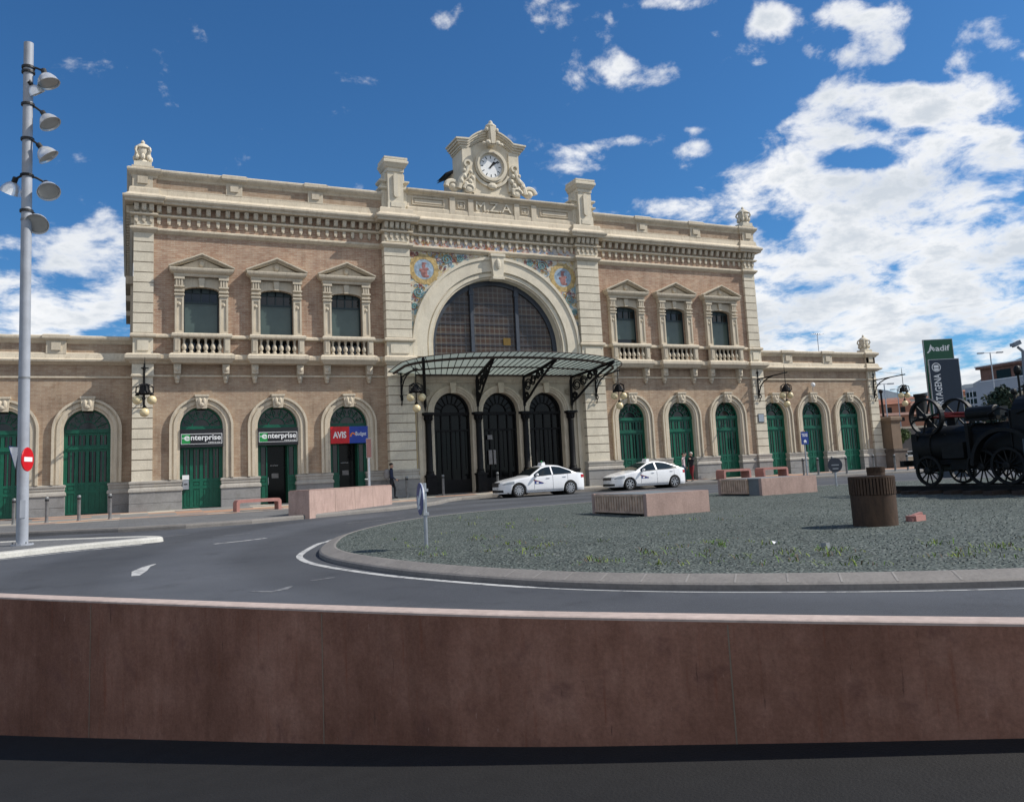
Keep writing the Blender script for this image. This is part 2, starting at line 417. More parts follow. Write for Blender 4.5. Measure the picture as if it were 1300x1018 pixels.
for s in (-1, 1):
    xs = sorted(s*a for a in A)
    plinth_run(*((-PQ, -PO) if s < 0 else (PO, PQ)), 0, xs)
    x0, x1 = (-W, -PQ) if s < 0 else (PQ, W); plinth_seg(x0, x1, -.15, .9, pg, ps)
    x0, x1 = (-PO, -PI_) if s < 0 else (PI_, PO); plinth_seg(x0, x1, -.5, .9, pg, ps)
plinth_run(-40, -W-.0, WY, WINGL); plinth_run(W, 29.3, WY, WINGR); plinth_seg(29.3, 30.1, WY-.15, 3, pg, ps)


# --- rusticated corner piers
def rustic(mb, gm, x0, x1, y, back, z0, z1, n, side=True):
    gm.box(x0+.03, x1-.03, y+.03, back-.02, z0, z1)
    h = (z1-z0)/n
    for i in range(n): mb.box(x0, x1, y, back, z0+i*h+(.022 if i else 0), z0+(i+1)*h-(.022 if i < n-1 else 0))
def pier(name, x0, x1, y, back):
    mb, gm = MB(), MB()
    rustic(mb, gm, x0, x1, y, back, 1.42, 6.34, 10)
    mb.sweep([(0,6.33),(.06,6.36),(.06,6.44),(.03,6.48),(.03,6.95),(0,6.99)], [(x0,back),(x0,y),(x1,y),(x1,back)])
    mb.box(x0, x1, y, back, 6.34, 8.5)
    mb.box(x0+.2, x1-.2, y-.05, y, 7.62, 8.14)
    rustic(mb, gm, x0, x1, y, back, 8.45, 13.48, 10)
    mb.box(x0, x1, y, back, 13.5, 15.6)
    mb.box(x0+.14, x1-.14, y-.05, y, 13.80, 13.98)
    o = mb.build(name, M['stone_white'], ST); gm.build('joint', M['groove'], o)
for x0, x1 in ((-W, -PQ), (PQ, W)): pier('corner_pier', x0, x1, -.15, .9)
for x0, x1 in ((-PO, -PI_), (PI_, PO)): pier('centre_pier', x0, x1, -.5, .6)
mb, gm = MB(), MB(); rustic(mb, gm, 29.3, 30.1, WY-.15, 2.2, 1.42, 6.34, 10); mb.box(29.3, 30.1, WY-.15, 2.2, 6.34, 8.0); mb.box(29.5,29.9,WY-.21,WY-.15,6.55,6.9)
o = mb.build('corner_pier', M['stone_white'], ST); gm.build('joint', M['groove'], o)

# --- horizontal mouldings
segs = [FRONT[0:8], FRONT[8:]]           # left and right blocks with their piers
CB = [(-PI_,YC),(PI_,YC)]
for path in ([(-W,16),(-W,-.15),(-PQ,-.15),(-PQ,0),(-PO,0)], [(PO,0),(PQ,0),(PQ,-.15),(W,-.15),(W,16)]):
    m = MB(); m.sweep([(0,6.35),(.07,6.37),(.07,6.44),(0,6.47)], path); m.build('thin_string_course', M['stone'], ST)
    m = MB(); m.sweep([(0,6.98),(.10,7.0),(.16,7.08),(.30,7.16),(.34,7.22),(.34,7.38),(.26,7.45),(0,7.5)], path)
    m.build('ledge', M['stone'], ST); m = MB(); m.sweep([(0,8.24),(.09,8.27),(.13,8.30),(.13,8.40),(.08,8.46),(0,8.47)], path); m.build('sill_course', M['stone'], ST)
for x in (-PO, PI_):
    m = MB(); pth = [(x,.2),(x,-.5),(x+PO-PI_,-.5),(x+PO-PI_,.2)]
    m.sweep([(0,6.98),(.08,7.0),(.12,7.08),(.18,7.16),(.2,7.22),(.2,7.4),(.14,7.45),(0,7.5)], pth)
    m.sweep([(0,8.24),(.09,8.27),(.13,8.30),(.13,8.40),(.08,8.46),(0,8.47)], pth); m.build('pier_moulding', M['stone'], ST)
m = MB(); m.sweep([(0,13.44),(.06,13.47),(.14,13.56),(.18,13.60),(.18,13.68),(.10,13.73),(0,13.75)], FRONT); m.build('string_course', M['stone'], ST)
c = MB()
c.sweep([(0,14.26),(.12,14.28),(.19,14.33),(.19,14.40),(.10,14.44),(0.04,14.44)], FRONT)
c.sweep([(.04,14.86),(.40,14.88),(.42,14.92),(.42,14.98),(.48,15.03),(.51,15.10),(.51,15.19),(.40,15.24),(.24,15.38),(.21,15.62),(.18,15.66),(0,15.68)], FRONT)
CORN = c.build('cornice', M['stone'], ST)
d, d2 = MB(), MB()
def modillions(x0, x1, y, step=.455):
    n = max(2, round((x1-x0)/step)); s = (x1-x0)/n
    for i in range(n):
        x = x0+(i+.5)*s
        d.add([(x-.105,y,14.44),(x+.105,y,14.44),(x+.105,y-.12,14.5),(x-.105,y-.12,14.5),(x-.105,y,14.84),(x+.105,y,14.84),(x+.105,y-.26,14.84),(x-.105,y-.26,14.84),(x-.105,y-.22,14.66),(x+.105,y-.22,14.66)],
              [(0,1,2,3),(2,9,8,3),(9,6,7,8),(4,5,6,7),(0,3,8,7,4),(1,5,6,9,2)])
        d.ball((x, y-.17, 14.60), (.12,.08,.12), 8)
        d2.box(x-.08, x+.08, y-.10, y, 14.0, 14.26); d2.ball((x, y-.055, 13.99), (.075,.055,.09), 8)
modillions(-PQ, -PO, 0); modillions(PO, PQ, 0); modillions(-PI_, PI_, YC)
for a, b, y in ((-W,-PQ,-.15),(PQ,W,-.15),(-PO,-PI_,-.5),(PI_,PO,-.5)): modillions(a-.06, b+.06, y, .33)
for i in range(30):   # along the left flank
    yy = .2+i*.5; d.box(-W-.34, -W, yy-.1, yy+.1, 14.46, 14.84); d2.box(-W-.13, -W, yy-.08, yy+.08, 13.95, 14.26)
d.build('modillion_row', M['stone'], CORN); d2.build('dentil_row', M['stone'], CORN)
# --- flank window surrounds on the left side
for y in (3.2, 7.4, 11.6):
    s_ = MB()
    s_.box(-W-.12, -W+.1, y-1.25, y-.8, 8.45, 11.3); s_.box(-W-.12, -W+.1, y+.8, y+1.25, 8.45, 11.3); s_.box(-W-.35, -W+.1, y-1.4, y+1.4, 11.3, 11.7)
    s_.box(-W-.4, -W+.1, y-1.45, y+1.45, 7.0, 7.45); s_.box(-W-.3, -W+.1, y-1.3, y-1.0, 7.45, 8.45)
    s_.build('flank_window_trim', M['stone'], ST)
# --- parapet of the main block
for path in ([(-W,16),(-W,-.15),(-W+.9,-.15),(-W+.9,-.05),(-PO,-.05)], [(PO,-.05),(W-.9,-.05),(W-.9,-.15),(W,-.15),(W,16)]):
    p, pb = MB(), MB(); pb.sweep([(.10,15.6),(.10,16.22),(0,16.22)], path)
    p.sweep([(.05,16.14),(.13,16.20),(.16,16.28),(.22,16.34),(.30,16.44),(.33,16.52),(.33,16.60),(.25,16.66),(-.35,16.68),(-.35,15.4)], path)
    p.sweep([(.11,15.62),(.16,15.64),(.16,15.70),(.11,15.72)], path); pb.build('parapet_panel', M['brick_low'], p.build('parapet', M['stone'], ST))
for x in (-18.72, -14.43, -10.3, 10.3, 14.43, 18.72):
    p = MB(); w = .40 if abs(x) < 18 else .46; y = -.22 if abs(x) < 18 else -.30
    p.box(x-w, x+w, y, .1, 15.66, 16.36); p.box(x-w*.5, x+w*.5, y-.07, y, 15.86, 16.22)
    if abs(x) < 18: p.sweep([(0,16.34),(.12,16.40),(.16,16.48),(.16,16.64),(.08,16.70),(-.3,16.71)], [(x-w-.06,.2),(x-w-.06,y-.05),(x+w+.06,y-.05),(x+w+.06,.2)])
    else: p.box(x-.5, x+.5, -.42, .6, 16.66, 16.74)
    p.build('parapet_pedestal', M['stone'], ST)
# --- wings: entablature and parapet
def wing(path, peds):
    q, qb = MB(), MB()
    q.sweep([(0,6.35),(.07,6.37),(.07,6.44),(0,6.47)], path)
    q.sweep([(0,6.98),(.10,7.0),(.20,7.06),(.34,7.12),(.36,7.2),(.30,7.24),(.22,7.28),(.16,7.52),(.1,7.56),(0,7.58)], path)
    qb.sweep([(.03,7.5),(.03,8.06),(0,8.06)], path)
    q.sweep([(0,7.98),(.08,8.02),(.14,8.10),(.24,8.18),(.26,8.24),(.26,8.32),(.18,8.37),(-.3,8.39),(-.3,7.4)], path)
    qb.build('wing_parapet_panel', M['brick_low'], q.build('wing_parapet', M['stone'], ST))
    for x in peds:
        q = MB(); q.box(x-.42, x+.42, WY-.18, WY+.2, 7.5, 8.2); q.box(x-.2, x+.2, WY-.25, WY-.18, 7.66, 8.02)
        q.sweep([(0,8.12),(.08,8.16),(.12,8.22),(.12,8.36),(.05,8.41),(-.2,8.42)], [(x-.46,WY+.3),(x-.46,WY-.2),(x+.46,WY-.2),(x+.46,WY+.3)]); q.build('parapet_pedestal', M['stone'], ST)
wing([(-40,WY),(-W,WY)], [-22.35, -26.2, -30])
wing([(W,WY),(29.3,WY),(29.3,WY-.15),(30.1,WY-.15),(30.1,13)], [21.9, 25.55, 29.68])

# --- urns
def urn(x, y, z, s=1.0):
    u = MB(); u.box(x-.40*s, x+.40*s, y-.40*s, y+.40*s, z, z+.22*s)
    u.lathe([(.36*s,.22*s),(.34*s,.30*s),(.24*s,.40*s),(.30*s,.55*s),(.36*s,.75*s),(.33*s,.92*s),(.40*s,.98*s),(.38*s,1.05*s),(.28*s,1.14*s),(.17*s,1.22*s),(.08*s,1.26*s),(.10*s,1.34*s),(.03*s,1.44*s)], (x,y,z), n=14)
    for k in range(8):
        t = k*PI/4; u.ball((x+.36*s*math.cos(t), y+.36*s*math.sin(t), z+.48*s), (.10*s,.10*s,.16*s), 6)
        if k % 2: u.tube([(x+.34*s*math.cos(t), y+.34*s*math.sin(t), z+.6*s), (x+.47*s*math.cos(t), y+.47*s*math.sin(t), z+.8*s), (x+.40*s*math.cos(t), y+.40*s*math.sin(t), z+1.0*s)], .06*s, 6)
    u.build('urn', M['stone_white'], ST, smooth=True)
urn(-18.72, -.0, 16.74); urn(18.72, 0, 16.74); urn(29.72, .9, 8.42, .92)

# --- ground-floor doors
def door_surround():
    o = MB(); y = -.14
    for r0, r1, yy in ((.99,1.12,-.03),(1.12,1.27,-.09),(1.27,1.36,-.05),(1.36,1.47,-.15)):
        o.archband(0, ZS, r0, r1, yy, .05, n=28)
        for s in (-1, 1): o.box(min(s*r0, s*r1), max(s*r0, s*r1), yy, .05, 1.42, ZS)
    o.prism([(-.23,4.80),(.23,4.80),(.30,5.38),(-.30,5.38)], -.26, .0); o.box(-.33,.33,-.3,0,5.38,5.48)
    o.ball((-.1,-.26,5.12), (.10,.09,.2), 8); o.ball((.1,-.26,5.12), (.10,.09,.2), 8); o.ball((0,-.29,4.98), (.13,.07,.11), 8)
    # reveal
    P = [(-.99, 0.0)] + [(-.99*math.cos(PI*i/20), ZS+.99*math.sin(PI*i/20)) for i in range(21)] + [(.99, 0.0)]
    o.band([(x,-.03,z) for x, z in P], [(x,.36,z) for x, z in P])
    return o
SUR = door_surround().build('door_surround', M['stone'], ST)
def fan(o, y=.28):
    f = MB()
    f.archband(0, ZS, .90, .99, y-.03, y+.06, n=24); f.box(-.99,.99,y-.06,y+.05,ZS-.12,ZS+.06)
    f.archband(0, ZS, .40, .445, y, y+.04, n=16)
    for a in (22,50,74,106,130,158):
        c, s = math.cos(R_(a)), math.sin(R_(a)); f.tube([(.42*c,y+.02,ZS+.42*s),(.92*c,y+.02,ZS+.92*s)], .022, 5)
        f.archband(.68*c, ZS+.68*s, .10, .13, y+.005, y+.035, 0, 360, 10)
    fo = f.build('fanlight', M['green'], o); g = MB(); g.disc(0, ZS, .92, y+.07, 0, 180, 20); g.build('pane', M['pane'], fo)
def leaf(mb, gl, x0, x1, z0, z1, y, rows):
    """one door leaf: stiles and rails with rows of (za, zb, kind, columns)"""
    st = .075
    mb.box(x0, x0+st, y, y+.07, z0, z1); mb.box(x1-st, x1, y, y+.07, z0, z1)
    zs = [z0] + [r[1] for r in rows]
    for z in (z0, *[r[1] for r in rows]): mb.box(x0+st, x1-st, y+.004, y+.066, z-.06 if z > z0 else z, z+.06)
    for za, zb, kind, n in rows:
        w = (x1-x0-2*st)/n
        for i in range(n):
            a, b = x0+st+i*w, x0+st+(i+1)*w
            if kind == 'g':
                if i: mb.box(a-.03, a+.03, y+.006, y+.06, za+.06, zb-.06)
                gl.box(a+.03, b-.03, y+.035, y+.045, za+.05, zb-.05)
            else:
                mb.box(a, b, y+.03, y+.05, za+.05, zb-.05); mb.box(a+.045, b-.045, y+.012, y+.032, za+.12, zb-.12)
def make_door(name, kind):
    o = MB(); gl = MB(); y = .28
    o.box(-.99,-.90,y-.03,y+.08,0.0,ZS-.12); o.box(.90,.99,y-.03,y+.08,0.0,ZS-.12)
    if kind == 'plain':
        o.box(-.90,.90,y-.05,y+.05,3.02,3.16)
        for x0, x1 in ((-.9,-.45),(-.45,0),(0,.45),(.45,.9)):
            leaf(o, gl, x0, x1, 3.16, ZS-.12, y, [(3.16, ZS-.16, 'g', 2)])
            leaf(o, gl, x0, x1, 0.03, 3.02, y, [(.03,1.05,'p',2),(1.05,1.42,'p',1),(1.42,2.98,'g',2)])
    elif kind == 'signed':
        for x0, x1 in ((-.9,-.45),(-.45,0),(0,.45),(.45,.9)):
            leaf(o, gl, x0, x1, .03, 2.95, y, [(.03,1.0,'p',2),(1.0,1.35,'p',1),(1.35,2.9,'g',2)])
        o.box(-.9,.9,y,y+.05,2.95,ZS-.12)
    else:
        for x0, x1 in ((-.9,-.48),(.48,.9)): leaf(o, gl, x0, x1, .03, 2.95, y, [(.03,1.0,'p',1),(1.0,1.35,'p',1),(1.35,2.9,'g',1)])
        o.box(-.9,.9,y,y+.05,2.95,ZS-.12)
    d_ = o.build(name, M['green'], ST); gl.build('pane', M['pane'], d_)
    if kind != 'plain':
        pass
    if kind == 'open':
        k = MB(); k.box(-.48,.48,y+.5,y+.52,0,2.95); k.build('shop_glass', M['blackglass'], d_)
        k = MB(); k.box(-.50,-.48,y,y+.5,0,2.95); k.box(.48,.50,y,y+.5,0,2.95); k.box(-.48,.48,y+.05,y+.5,2.9,2.95); k.build('lobby_side', M['green_d'], d_)
        k = MB(); k.tube([(-.40,y+.46,.95),(-.40,y+.40,1.0),(-.40,y+.40,1.3),(-.40,y+.46,1.35)], .018, 6); k.tube([(-.30,y+.47,1.92),(.1,y+.47,1.92)], .015, 6); k.build('handle', M['alu'], d_)
        k = MB(); k.box(-.22,.12,y+.48,y+.49,1.28,1.52); k.build('notice', M['grey'], d_)
    fan(d_, y)
    return d_
proto = {k: make_door('arched_door', k) for k in ('plain','signed','open')}
used = set(); first_sur = True
def place_door(x, y, kind, ):
    global first_sur
    o = proto[kind] if kind not in used else copy_tree(proto[kind], ST)
    used.add(kind); o.location = (x, y, 0)
    s = SUR if first_sur else copy_tree(SUR, ST); first_sur = False; s.location = (x, y, 0)
for x, y in [(-16.0,0),(-12.375,0),(-8.75,0),(8.75,0),(12.375,0),(16.0,0)] + [(x,WY) for x in WINGL+WINGR]:
    place_door(x, y, 'signed' if x == -16. else 'open' if x in (-12.375,-8.75) else 'plain')

# --- upper windows: surround (> pane, sash, blind) and balcony (> balustrade)
def make_window():
    o = MB(); y = -.2
    for s in (-1, 1):
        a, b = (s*.83, s*1.24); a, b = min(a, b), max(a, b)
        o.box(a, b, y, .05, 8.47, 11.3)
        # sunk panel rims on the shaft
        for zz0, zz1 in ((8.75,9.0),(9.62,9.95)): pass
        o.box(a, a+.09, y-.05, y, 8.47, 10.35); o.box(b-.09, b, y-.05, y, 8.47, 10.35); o.box(a+.09, b-.09, y-.05, y, 8.47, 8.62); o.box(a+.09,b-.09,y-.05,y,10.2,10.35)
        o.ball(((a+b)/2, y-.03, 9.95), (.07,.05,.09), 6)
        for z0, z1, e in ((10.38,10.46,.11),(10.56,10.64,.12),(10.78,10.86,.13),(11.18,11.32,.16)): o.box(a-.03, b+.03, y-e, 0, z0, z1)
        for k in range(3): o.box(a+.04+k*.12, a+.12+k*.12, y-.13, 0, 10.86, 11.18)
    # arched head panel between the pilasters
    n = 12; P = [(-.83*math.cos(PI*i/n), 10.64+.22*math.sin(PI*i/n)) for i in range(n+1)]
    for (a, b), (c_, d_) in zip(P, P[1:]): o.add([(a,-.08,b),(c_,-.08,d_),(c_,-.08,11.32),(a,-.08,11.32)], [(0,1,2,3)])
    o.band([(x,-.08,z) for x, z in P], [(x,.2,z) for x, z in P])
    o.band([(x,-.13,z+.0) for x, z in P], [(x,-.13,z+.09) for x, z in P]); o.band([(x,-.13,z+.09) for x, z in P], [(x,-.08,z+.09) for x, z in P]); o.band([(x,-.13,z) for x, z in P], [(x,-.08,z) for x, z in P])
    o.prism([(-.11,10.84),(.11,10.84),(.15,11.3),(-.15,11.3)], -.2, -.05)
    # entablature and pediment
    o.sweep([(0,11.32),(.05,11.36),(.05,11.46),(.16,11.52),(.24,11.60),(.26,11.68),(.26,11.74),(0,11.76)], [(-1.24,.05),(-1.24,-.26),(1.24,-.26),(1.24,.05)])
    o.prism([(-1.2,11.74),(1.2,11.74),(0,12.28)], -.2, .05)
    ang = math.atan2(.66, 1.5); L = math.hypot(.66, 1.5)
    for s in (-1, 1):
        for dz, t, e in ((0,.07,.52),(-.06,.05,.44),(-.12,.06,.34)):
            o.add([(s*1.54,-e,11.76+dz*.6),(0,-e,12.42+dz),(0,-e,12.42+dz+t),(s*1.54,-e,11.76+dz*.6+t),(s*1.54,.05,11.76+dz*.6),(0,.05,12.42+dz),(0,.05,12.42+dz+t),(s*1.54,.05,11.76+dz*.6+t)],
                  [(0,1,2,3),(4,5,6,7),(0,1,5,4),(3,2,6,7),(0,3,7,4),(1,2,6,5)])
    o.ball((0,-.24,11.98), (.14,.10,.16), 10)
    win = o.build('window', M['stone'], ST)
    g = MB(); yb = .24; g.box(-.83,.83,yb+.03,yb+.05,7.5,10.9); g.build('pane', M['pane'], win)
    f = MB()
    for x in (-.83, .77): f.box(x, x+.06, yb-.04, yb+.04, 7.5, 10.7)
    f.box(-.83,.83,yb-.05,yb+.04,10.05,10.15); f.box(-.03,.03,yb-.03,yb+.03,10.15,10.86)
    for x in (-.42,.42): f.box(x-.025,x+.025,yb-.03,yb+.03,10.15,10.82)
    f.box(-.77,.77,yb-.03,yb+.03,10.60,10.86); f.box(-.77,.77,yb-.03,yb+.03,7.5,7.62)
    f.build('sash', M['sash'], win)
    b = MB(); b.box(-.76,.76,yb,yb+.02,8.35,10.05)
    b.box(-.77,.77,yb-.02,yb+.0,9.98,10.05)
    b.build('blind', M['blind'], win)
    return win
def make_balcony():
    o = MB()
    o.sweep([(-.1,6.98),(0,7.0),(.05,7.08),(.12,7.16),(.16,7.22),(.16,7.38),(.08,7.45),(-.2,7.5)], [(-1.36,.02),(-1.36,-.52),(1.36,-.52),(1.36,.02)])
    o.box(-1.4,1.4,-.5,0,7.42,7.5)
    for s in (-1, 1):
        a, b = (s*1.0, s*1.30); a, b = min(a,b), max(a,b); o.box(a,b,-.52,-.24,7.5,8.26); o.box(a+.06,b-.06,-.55,-.52,7.6,8.16)
        x = s*1.12
        o.prism([(x-.17,6.98),(x+.17,6.98),(x+.15,6.5),(x-.15,6.5)], -.34, 0); o.ball((x,-.24,6.72), (.17,.2,.17), 8); o.ball((x,-.14,6.3), (.13,.14,.15), 8)
        o.prism([(x-.15,6.5),(x+.15,6.5),(x+.09,6.16),(x-.09,6.16)], -.16, 0); o.ball((x,-.1,6.12), (.10,.1,.09), 8)
    o.sweep([(0,8.22),(.04,8.25),(.08,8.30),(.08,8.40),(.04,8.46),(-.4,8.47)], [(-1.32,-.02),(-1.32,-.52),(1.32,-.52),(1.32,-.02)])
    bal = o.build('balcony', M['stone'], ST)
    b = MB()
    for i in range(6):
        x = -.83+i*.332; b.lathe([(.10,0),(.10,.08),(.05,.11),(.12,.24),(.115,.32),(.055,.48),(.05,.56),(.075,.60),(.05,.63),(.09,.67),(.09,.74)], (x,-.38,7.5), n=9)
    b.build('balustrade', M['stone'], bal, smooth=True)
    return bal
wp, bp = make_window(), make_balcony()
for i, x in enumerate(sorted(s*a for s in (-1,1) for a in A)):
    w = wp if i == 0 else copy_tree(wp, ST); w.location = (x,0,0)
    b = bp if i == 0 else copy_tree(bp, ST); b.location = (x,0,0)
    if i == 3:     # the half-raised blind right of the entrance
        for ch in w.children:
            if ch.name.startswith('blind'): ch.scale = (1,1,.72); ch.location = (0,0,10.05*.28)

# --- centre bay
RI, RO, ZC = 3.98, 5.22, 8.12
o = MB(); hole = (0, RI, 7.45, ZC, RI)
n = 40
wallc = MB()
wall_holes(wallc, -PI_, PI_, 7.4, 15.3, YC+.06, [hole], n=n)
wallc.box(-PI_, PI_, YC+.0, .6, 6.47, 7.45)
wallc.build('centre_wall', M['stone'], ST)
for r0, r1, yy in ((3.98,4.10,YC+.10),(4.10,4.28,YC-.02),(4.28,4.38,YC+.03),(4.38,5.06,YC-.10),(5.06,5.22,YC-.17)):
    o.archband(0, ZC, r0, r1, yy, YC+.2, n=64)
    for s in (-1, 1): o.box(min(s*r0,s*r1), max(s*r0,s*r1), yy, YC+.2, 7.5, ZC)
for r, y0, y1 in ((3.99,YC+.1,.4),(3.97,.2,.6)): 
    o.archband(0, ZC, r, r+.12, y0, y1, n=64)
    for s in (-1, 1): o.box(min(s*r,s*(r+.12)), max(s*r,s*(r+.12)), y0, y1, 7.45, ZC)
o.prism([(-.30,12.05),(.30,12.05),(.40,13.4),(-.40,13.4)], YC-.34, 0); o.box(-.46,.46,YC-.40,0,13.34,13.5); o.box(-.36,.36,YC-.38,0,12.0,12.16)
o.ball((0,YC-.36,12.9), (.16,.1,.32), 10)
GA = o.build('great_arch', M['stone_white'], ST)
# frieze and spandrel tiles
fz = MB(); fz.box(-PI_, PI_, YC-.02, YC+.05, 13.74, 14.1); fz.build('tile_frieze', M['frieze'], ST)
for s in (-1, 1):
    t = MB(); nn = 24; P = [(s*RO*math.cos(PI/2*i/nn), ZC+RO*math.sin(PI/2*i/nn)) for i in range(nn+1)]
    for (a, b), (c_, d_) in zip(P, P[1:]): t.add([(a,YC+.045,b),(c_,YC+.045,d_),(c_,YC+.045,13.46),(a,YC+.045,13.46)], [(0,1,2,3)])
    to = t.build('tile_panel', M['mosaic'], ST)
    cx, cz = s*4.37, 12.42; y = YC+.04
    q = MB(); q.archband(cx, cz, .58, .86, y-.012, y, 0, 360, 28)
    for k in range(10): q.ball((cx+.84*math.cos(k*PI/5), y, cz+.86*math.sin(k*PI/5)), (.085,.012,.085), 8)
    q.build('medallion_ring', M['tile_yellow'], to)
    q = MB(); q.disc(cx, cz, .59, y-.004); q.build('medallion', M['tile_blue'], to)
    q = MB()
    for dx, dz, rx, rz in ((0,-.18,.20,.26),(-.02,.18,.12,.13),(.16,.02,.13,.09),(-.17,-.05,.12,.10),(.08,-.38,.22,.10),(.02,.34,.16,.06)): q.ball((cx+dx,y-.006,cz+dz), (rx,.008,rz), 9)
    q.build('medallion_figure', M['tile_red'], to)
    q = MB()
    for bx, bz, r, tw in ((s*3.0,13.05,.30,1),(s*2.2,13.2,.2,-1),(s*4.75,11.1,.30,-1),(s*5.02,10.3,.18,1)):
        pts = [(bx+r*(1-k/26)*math.cos(tw*k*.5), y-.01, bz+r*(1-k/26)*math.sin(tw*k*.5)) for k in range(22)]; q.tube(pts, .045, 5)
    q.build('scroll_pattern', M['tile_teal'], to)
    rn = random.Random(21+s)
    for nm, mt_, cnt in (('red_ornament','tile_red',26),('yellow_ornament','tile_yellow',22),('blue_ornament','tile_blue',26)):
        q = MB(); k = 0
        while k < cnt:
            x_, z_ = rn.uniform(.9, 5.18), rn.uniform(8.9, 13.36)
            if math.hypot(x_, z_-ZC) < RO+.16 or math.hypot(x_-4.37, z_-cz) < .95: continue
            k += 1; a = rn.random()*6.28; r = rn.uniform(.09,.20)
            q.tube([(s*x_+r*(1-j/16)*math.cos(a+j*.42), y-.006-.002*(k % 3), z_+r*(1-j/16)*math.sin(a+j*.42)) for j in range(12)], [.035*(1-j/18) for j in range(12)], 4)
            q.ball((s*x_, y, z_), (.05,.012,.05), 6)
        q.build(nm, M[mt_], to)
# big leaded window
g = MB(); g.disc(0, ZC, 4.02, .38, 0, 180, 48); g.box(-4.02,4.02,.38,.40,7.45,ZC); AW = g.build('arch_window', M['leaded'], ST)
f = MB()
f.archband(0, ZC, 3.70, 4.0, .28, .37, n=48); f.box(-4.0,-3.72,.29,.37,7.45,ZC); f.box(3.72,4.0,.29,.37,7.45,ZC)
for x in (-1.42, 1.42): f.box(x-.10,x+.10,.22,.37,7.45,ZC+3.68)
for x in (-1.42,1.42): f.box(x-.14,x+.14,.19,.37,11.2,11.45)
f.box(-3.7,3.7,.30,.37,7.45,7.62)
f.build('mullion', M['bluegrey'], AW)
f = MB()
for z in (8.3, 8.9, 9.5, 10.1, 10.7): 
    h = math.sqrt(max(.1, 3.7**2-(z-ZC)**2)); f.box(-h,h,.345,.375,z-.018,z+.018)
f.build('glazing_bar', M['bluegrey'], AW)

# one amber pane
f = MB(); f.box(.52,.98,.335,.343,8.32,8.75); f.build('amber_pane', mat('amber_glass', (.14,.085,.012), .3), AW)
# --- entrance arcade
o = MB(); ys = .02; arch = [(-2.9,1.12),(0,1.12),(2.9,1.12)]
wall_holes(o, -4.62, 4.62, -.3, 6.1, ys, [(x,h,-.4,4.43,1.12) for x,h in arch], n=24)
for x, h in arch:
    reveal(o, (x,h,-.3,4.43,1.12), ys, .6, n=24)
    for r0, r1, yy in ((1.12,1.24,-.02),(1.24,1.36,-.07),(1.36,1.5,-.11)): o.archband(x, 4.43, r0, r1, yy, ys+.02, n=28)
    o.prism([(x-.14,5.5),(x+.14,5.5),(x+.19,6.08),(x-.19,6.08)], -.2, 0)
o.sweep([(0,6.05),(.08,6.08),(.08,6.2),(.16,6.28),(.2,6.36),(.2,6.44),(0,6.48)], [(-4.62,ys),(4.62,ys)])
for s in (-1,1):
    for a, b, yy in ((4.62,4.8,-.1),(4.8,5.02,-.22),(5.02,PI_,-.16)): o.box(min(s*a,s*b), max(s*a,s*b), yy, .6, -.4, 6.47)
    for k in range(3):
        pass
for x in (-4.45,-1.45,1.45,4.45):
    for s in (-1,1): o.ball((x, -.0, 5.55), (.28,.05,.22), 8)
AR = o.build('entrance_arcade', M['stone'], ST)
for x in (-4.4,-1.45,1.45,4.4):
    c_ = MB(); y = -.12
    c_.box(x-.27,x+.27,y-.27,y+.25,-.3,.95); c_.box(x-.32,x+.32,y-.32,y+.28,.95,1.05); c_.box(x-.31,x+.31,y-.31,y+.28,-.3,.1)
    c_.lathe([(.24,1.05),(.24,1.12),(.20,1.17),(.22,1.22),(.175,1.28),(.165,2.5),(.155,3.85),(.19,3.88),(.165,3.92),(.20,4.05),(.17,4.1),(.27,4.26),(.30,4.30)], (x,y,0), n=16)
    for k in range(8): c_.ball((x+.2*math.cos(k*PI/4), y+.2*math.sin(k*PI/4), 4.12), (.07,.07,.13), 6)
    c_.box(x-.33,x+.33,y-.33,y+.2,4.30,4.42)
    c_.build('column', M['black'], AR, smooth=True)
for x, h in arch:
    d_ = MB(); y = .40
    d_.box(x-h,x-h+.1,y,y+.08,-.2,4.4); d_.box(x+h-.1,x+h,y,y+.08,-.2,4.4); d_.box(x-h,x+h,y-.03,y+.1,4.3,4.46); d_.box(x-h,x+h,y-.01,y+.09,3.4,3.5)
    d_.archband(x,4.43,1.0,1.12,y,y+.08,n=20); d_.archband(x,4.43,.5,.55,y+.01,y+.06,n=16)
    for a in range(20,180,20): d_.tube([(x+.53*math.cos(R_(a)),y+.03,4.43+.53*math.sin(R_(a))),(x+1.02*math.cos(R_(a)),y+.03,4.43+1.02*math.sin(R_(a)))], .02, 5)
    for k in range(1,4): d_.box(x-h+k*2*h/4-.035,x-h+k*2*h/4+.035,y+.01,y+.07,-.2,4.4)
    for k in range(1,8): d_.box(x-h+k*2*h/8-.008,x-h+k*2*h/8+.008,y+.05,y+.08,1.3,3.4)
    d_.box(x-h,x+h,y+.005,y+.075,-.2,.75)
    do = d_.build('entrance_door', M['black'], AR)
    g = MB(); g.box(x-h,x+h,y+.09,y+.1,-.2,4.4); g.disc(x,4.43,1.1,y+.1,0,180,20); g.build('pane', M['blackglass'], do)
k = MB(); k.box(-.75,-.45,.35,.37,2.9,3.15); k.box(-.72,-.5,.35,.37,1.5,2.3); k.box(-.42,-.28,.35,.37,1.5,2.3); k.build('notice', M['grey'], AR)

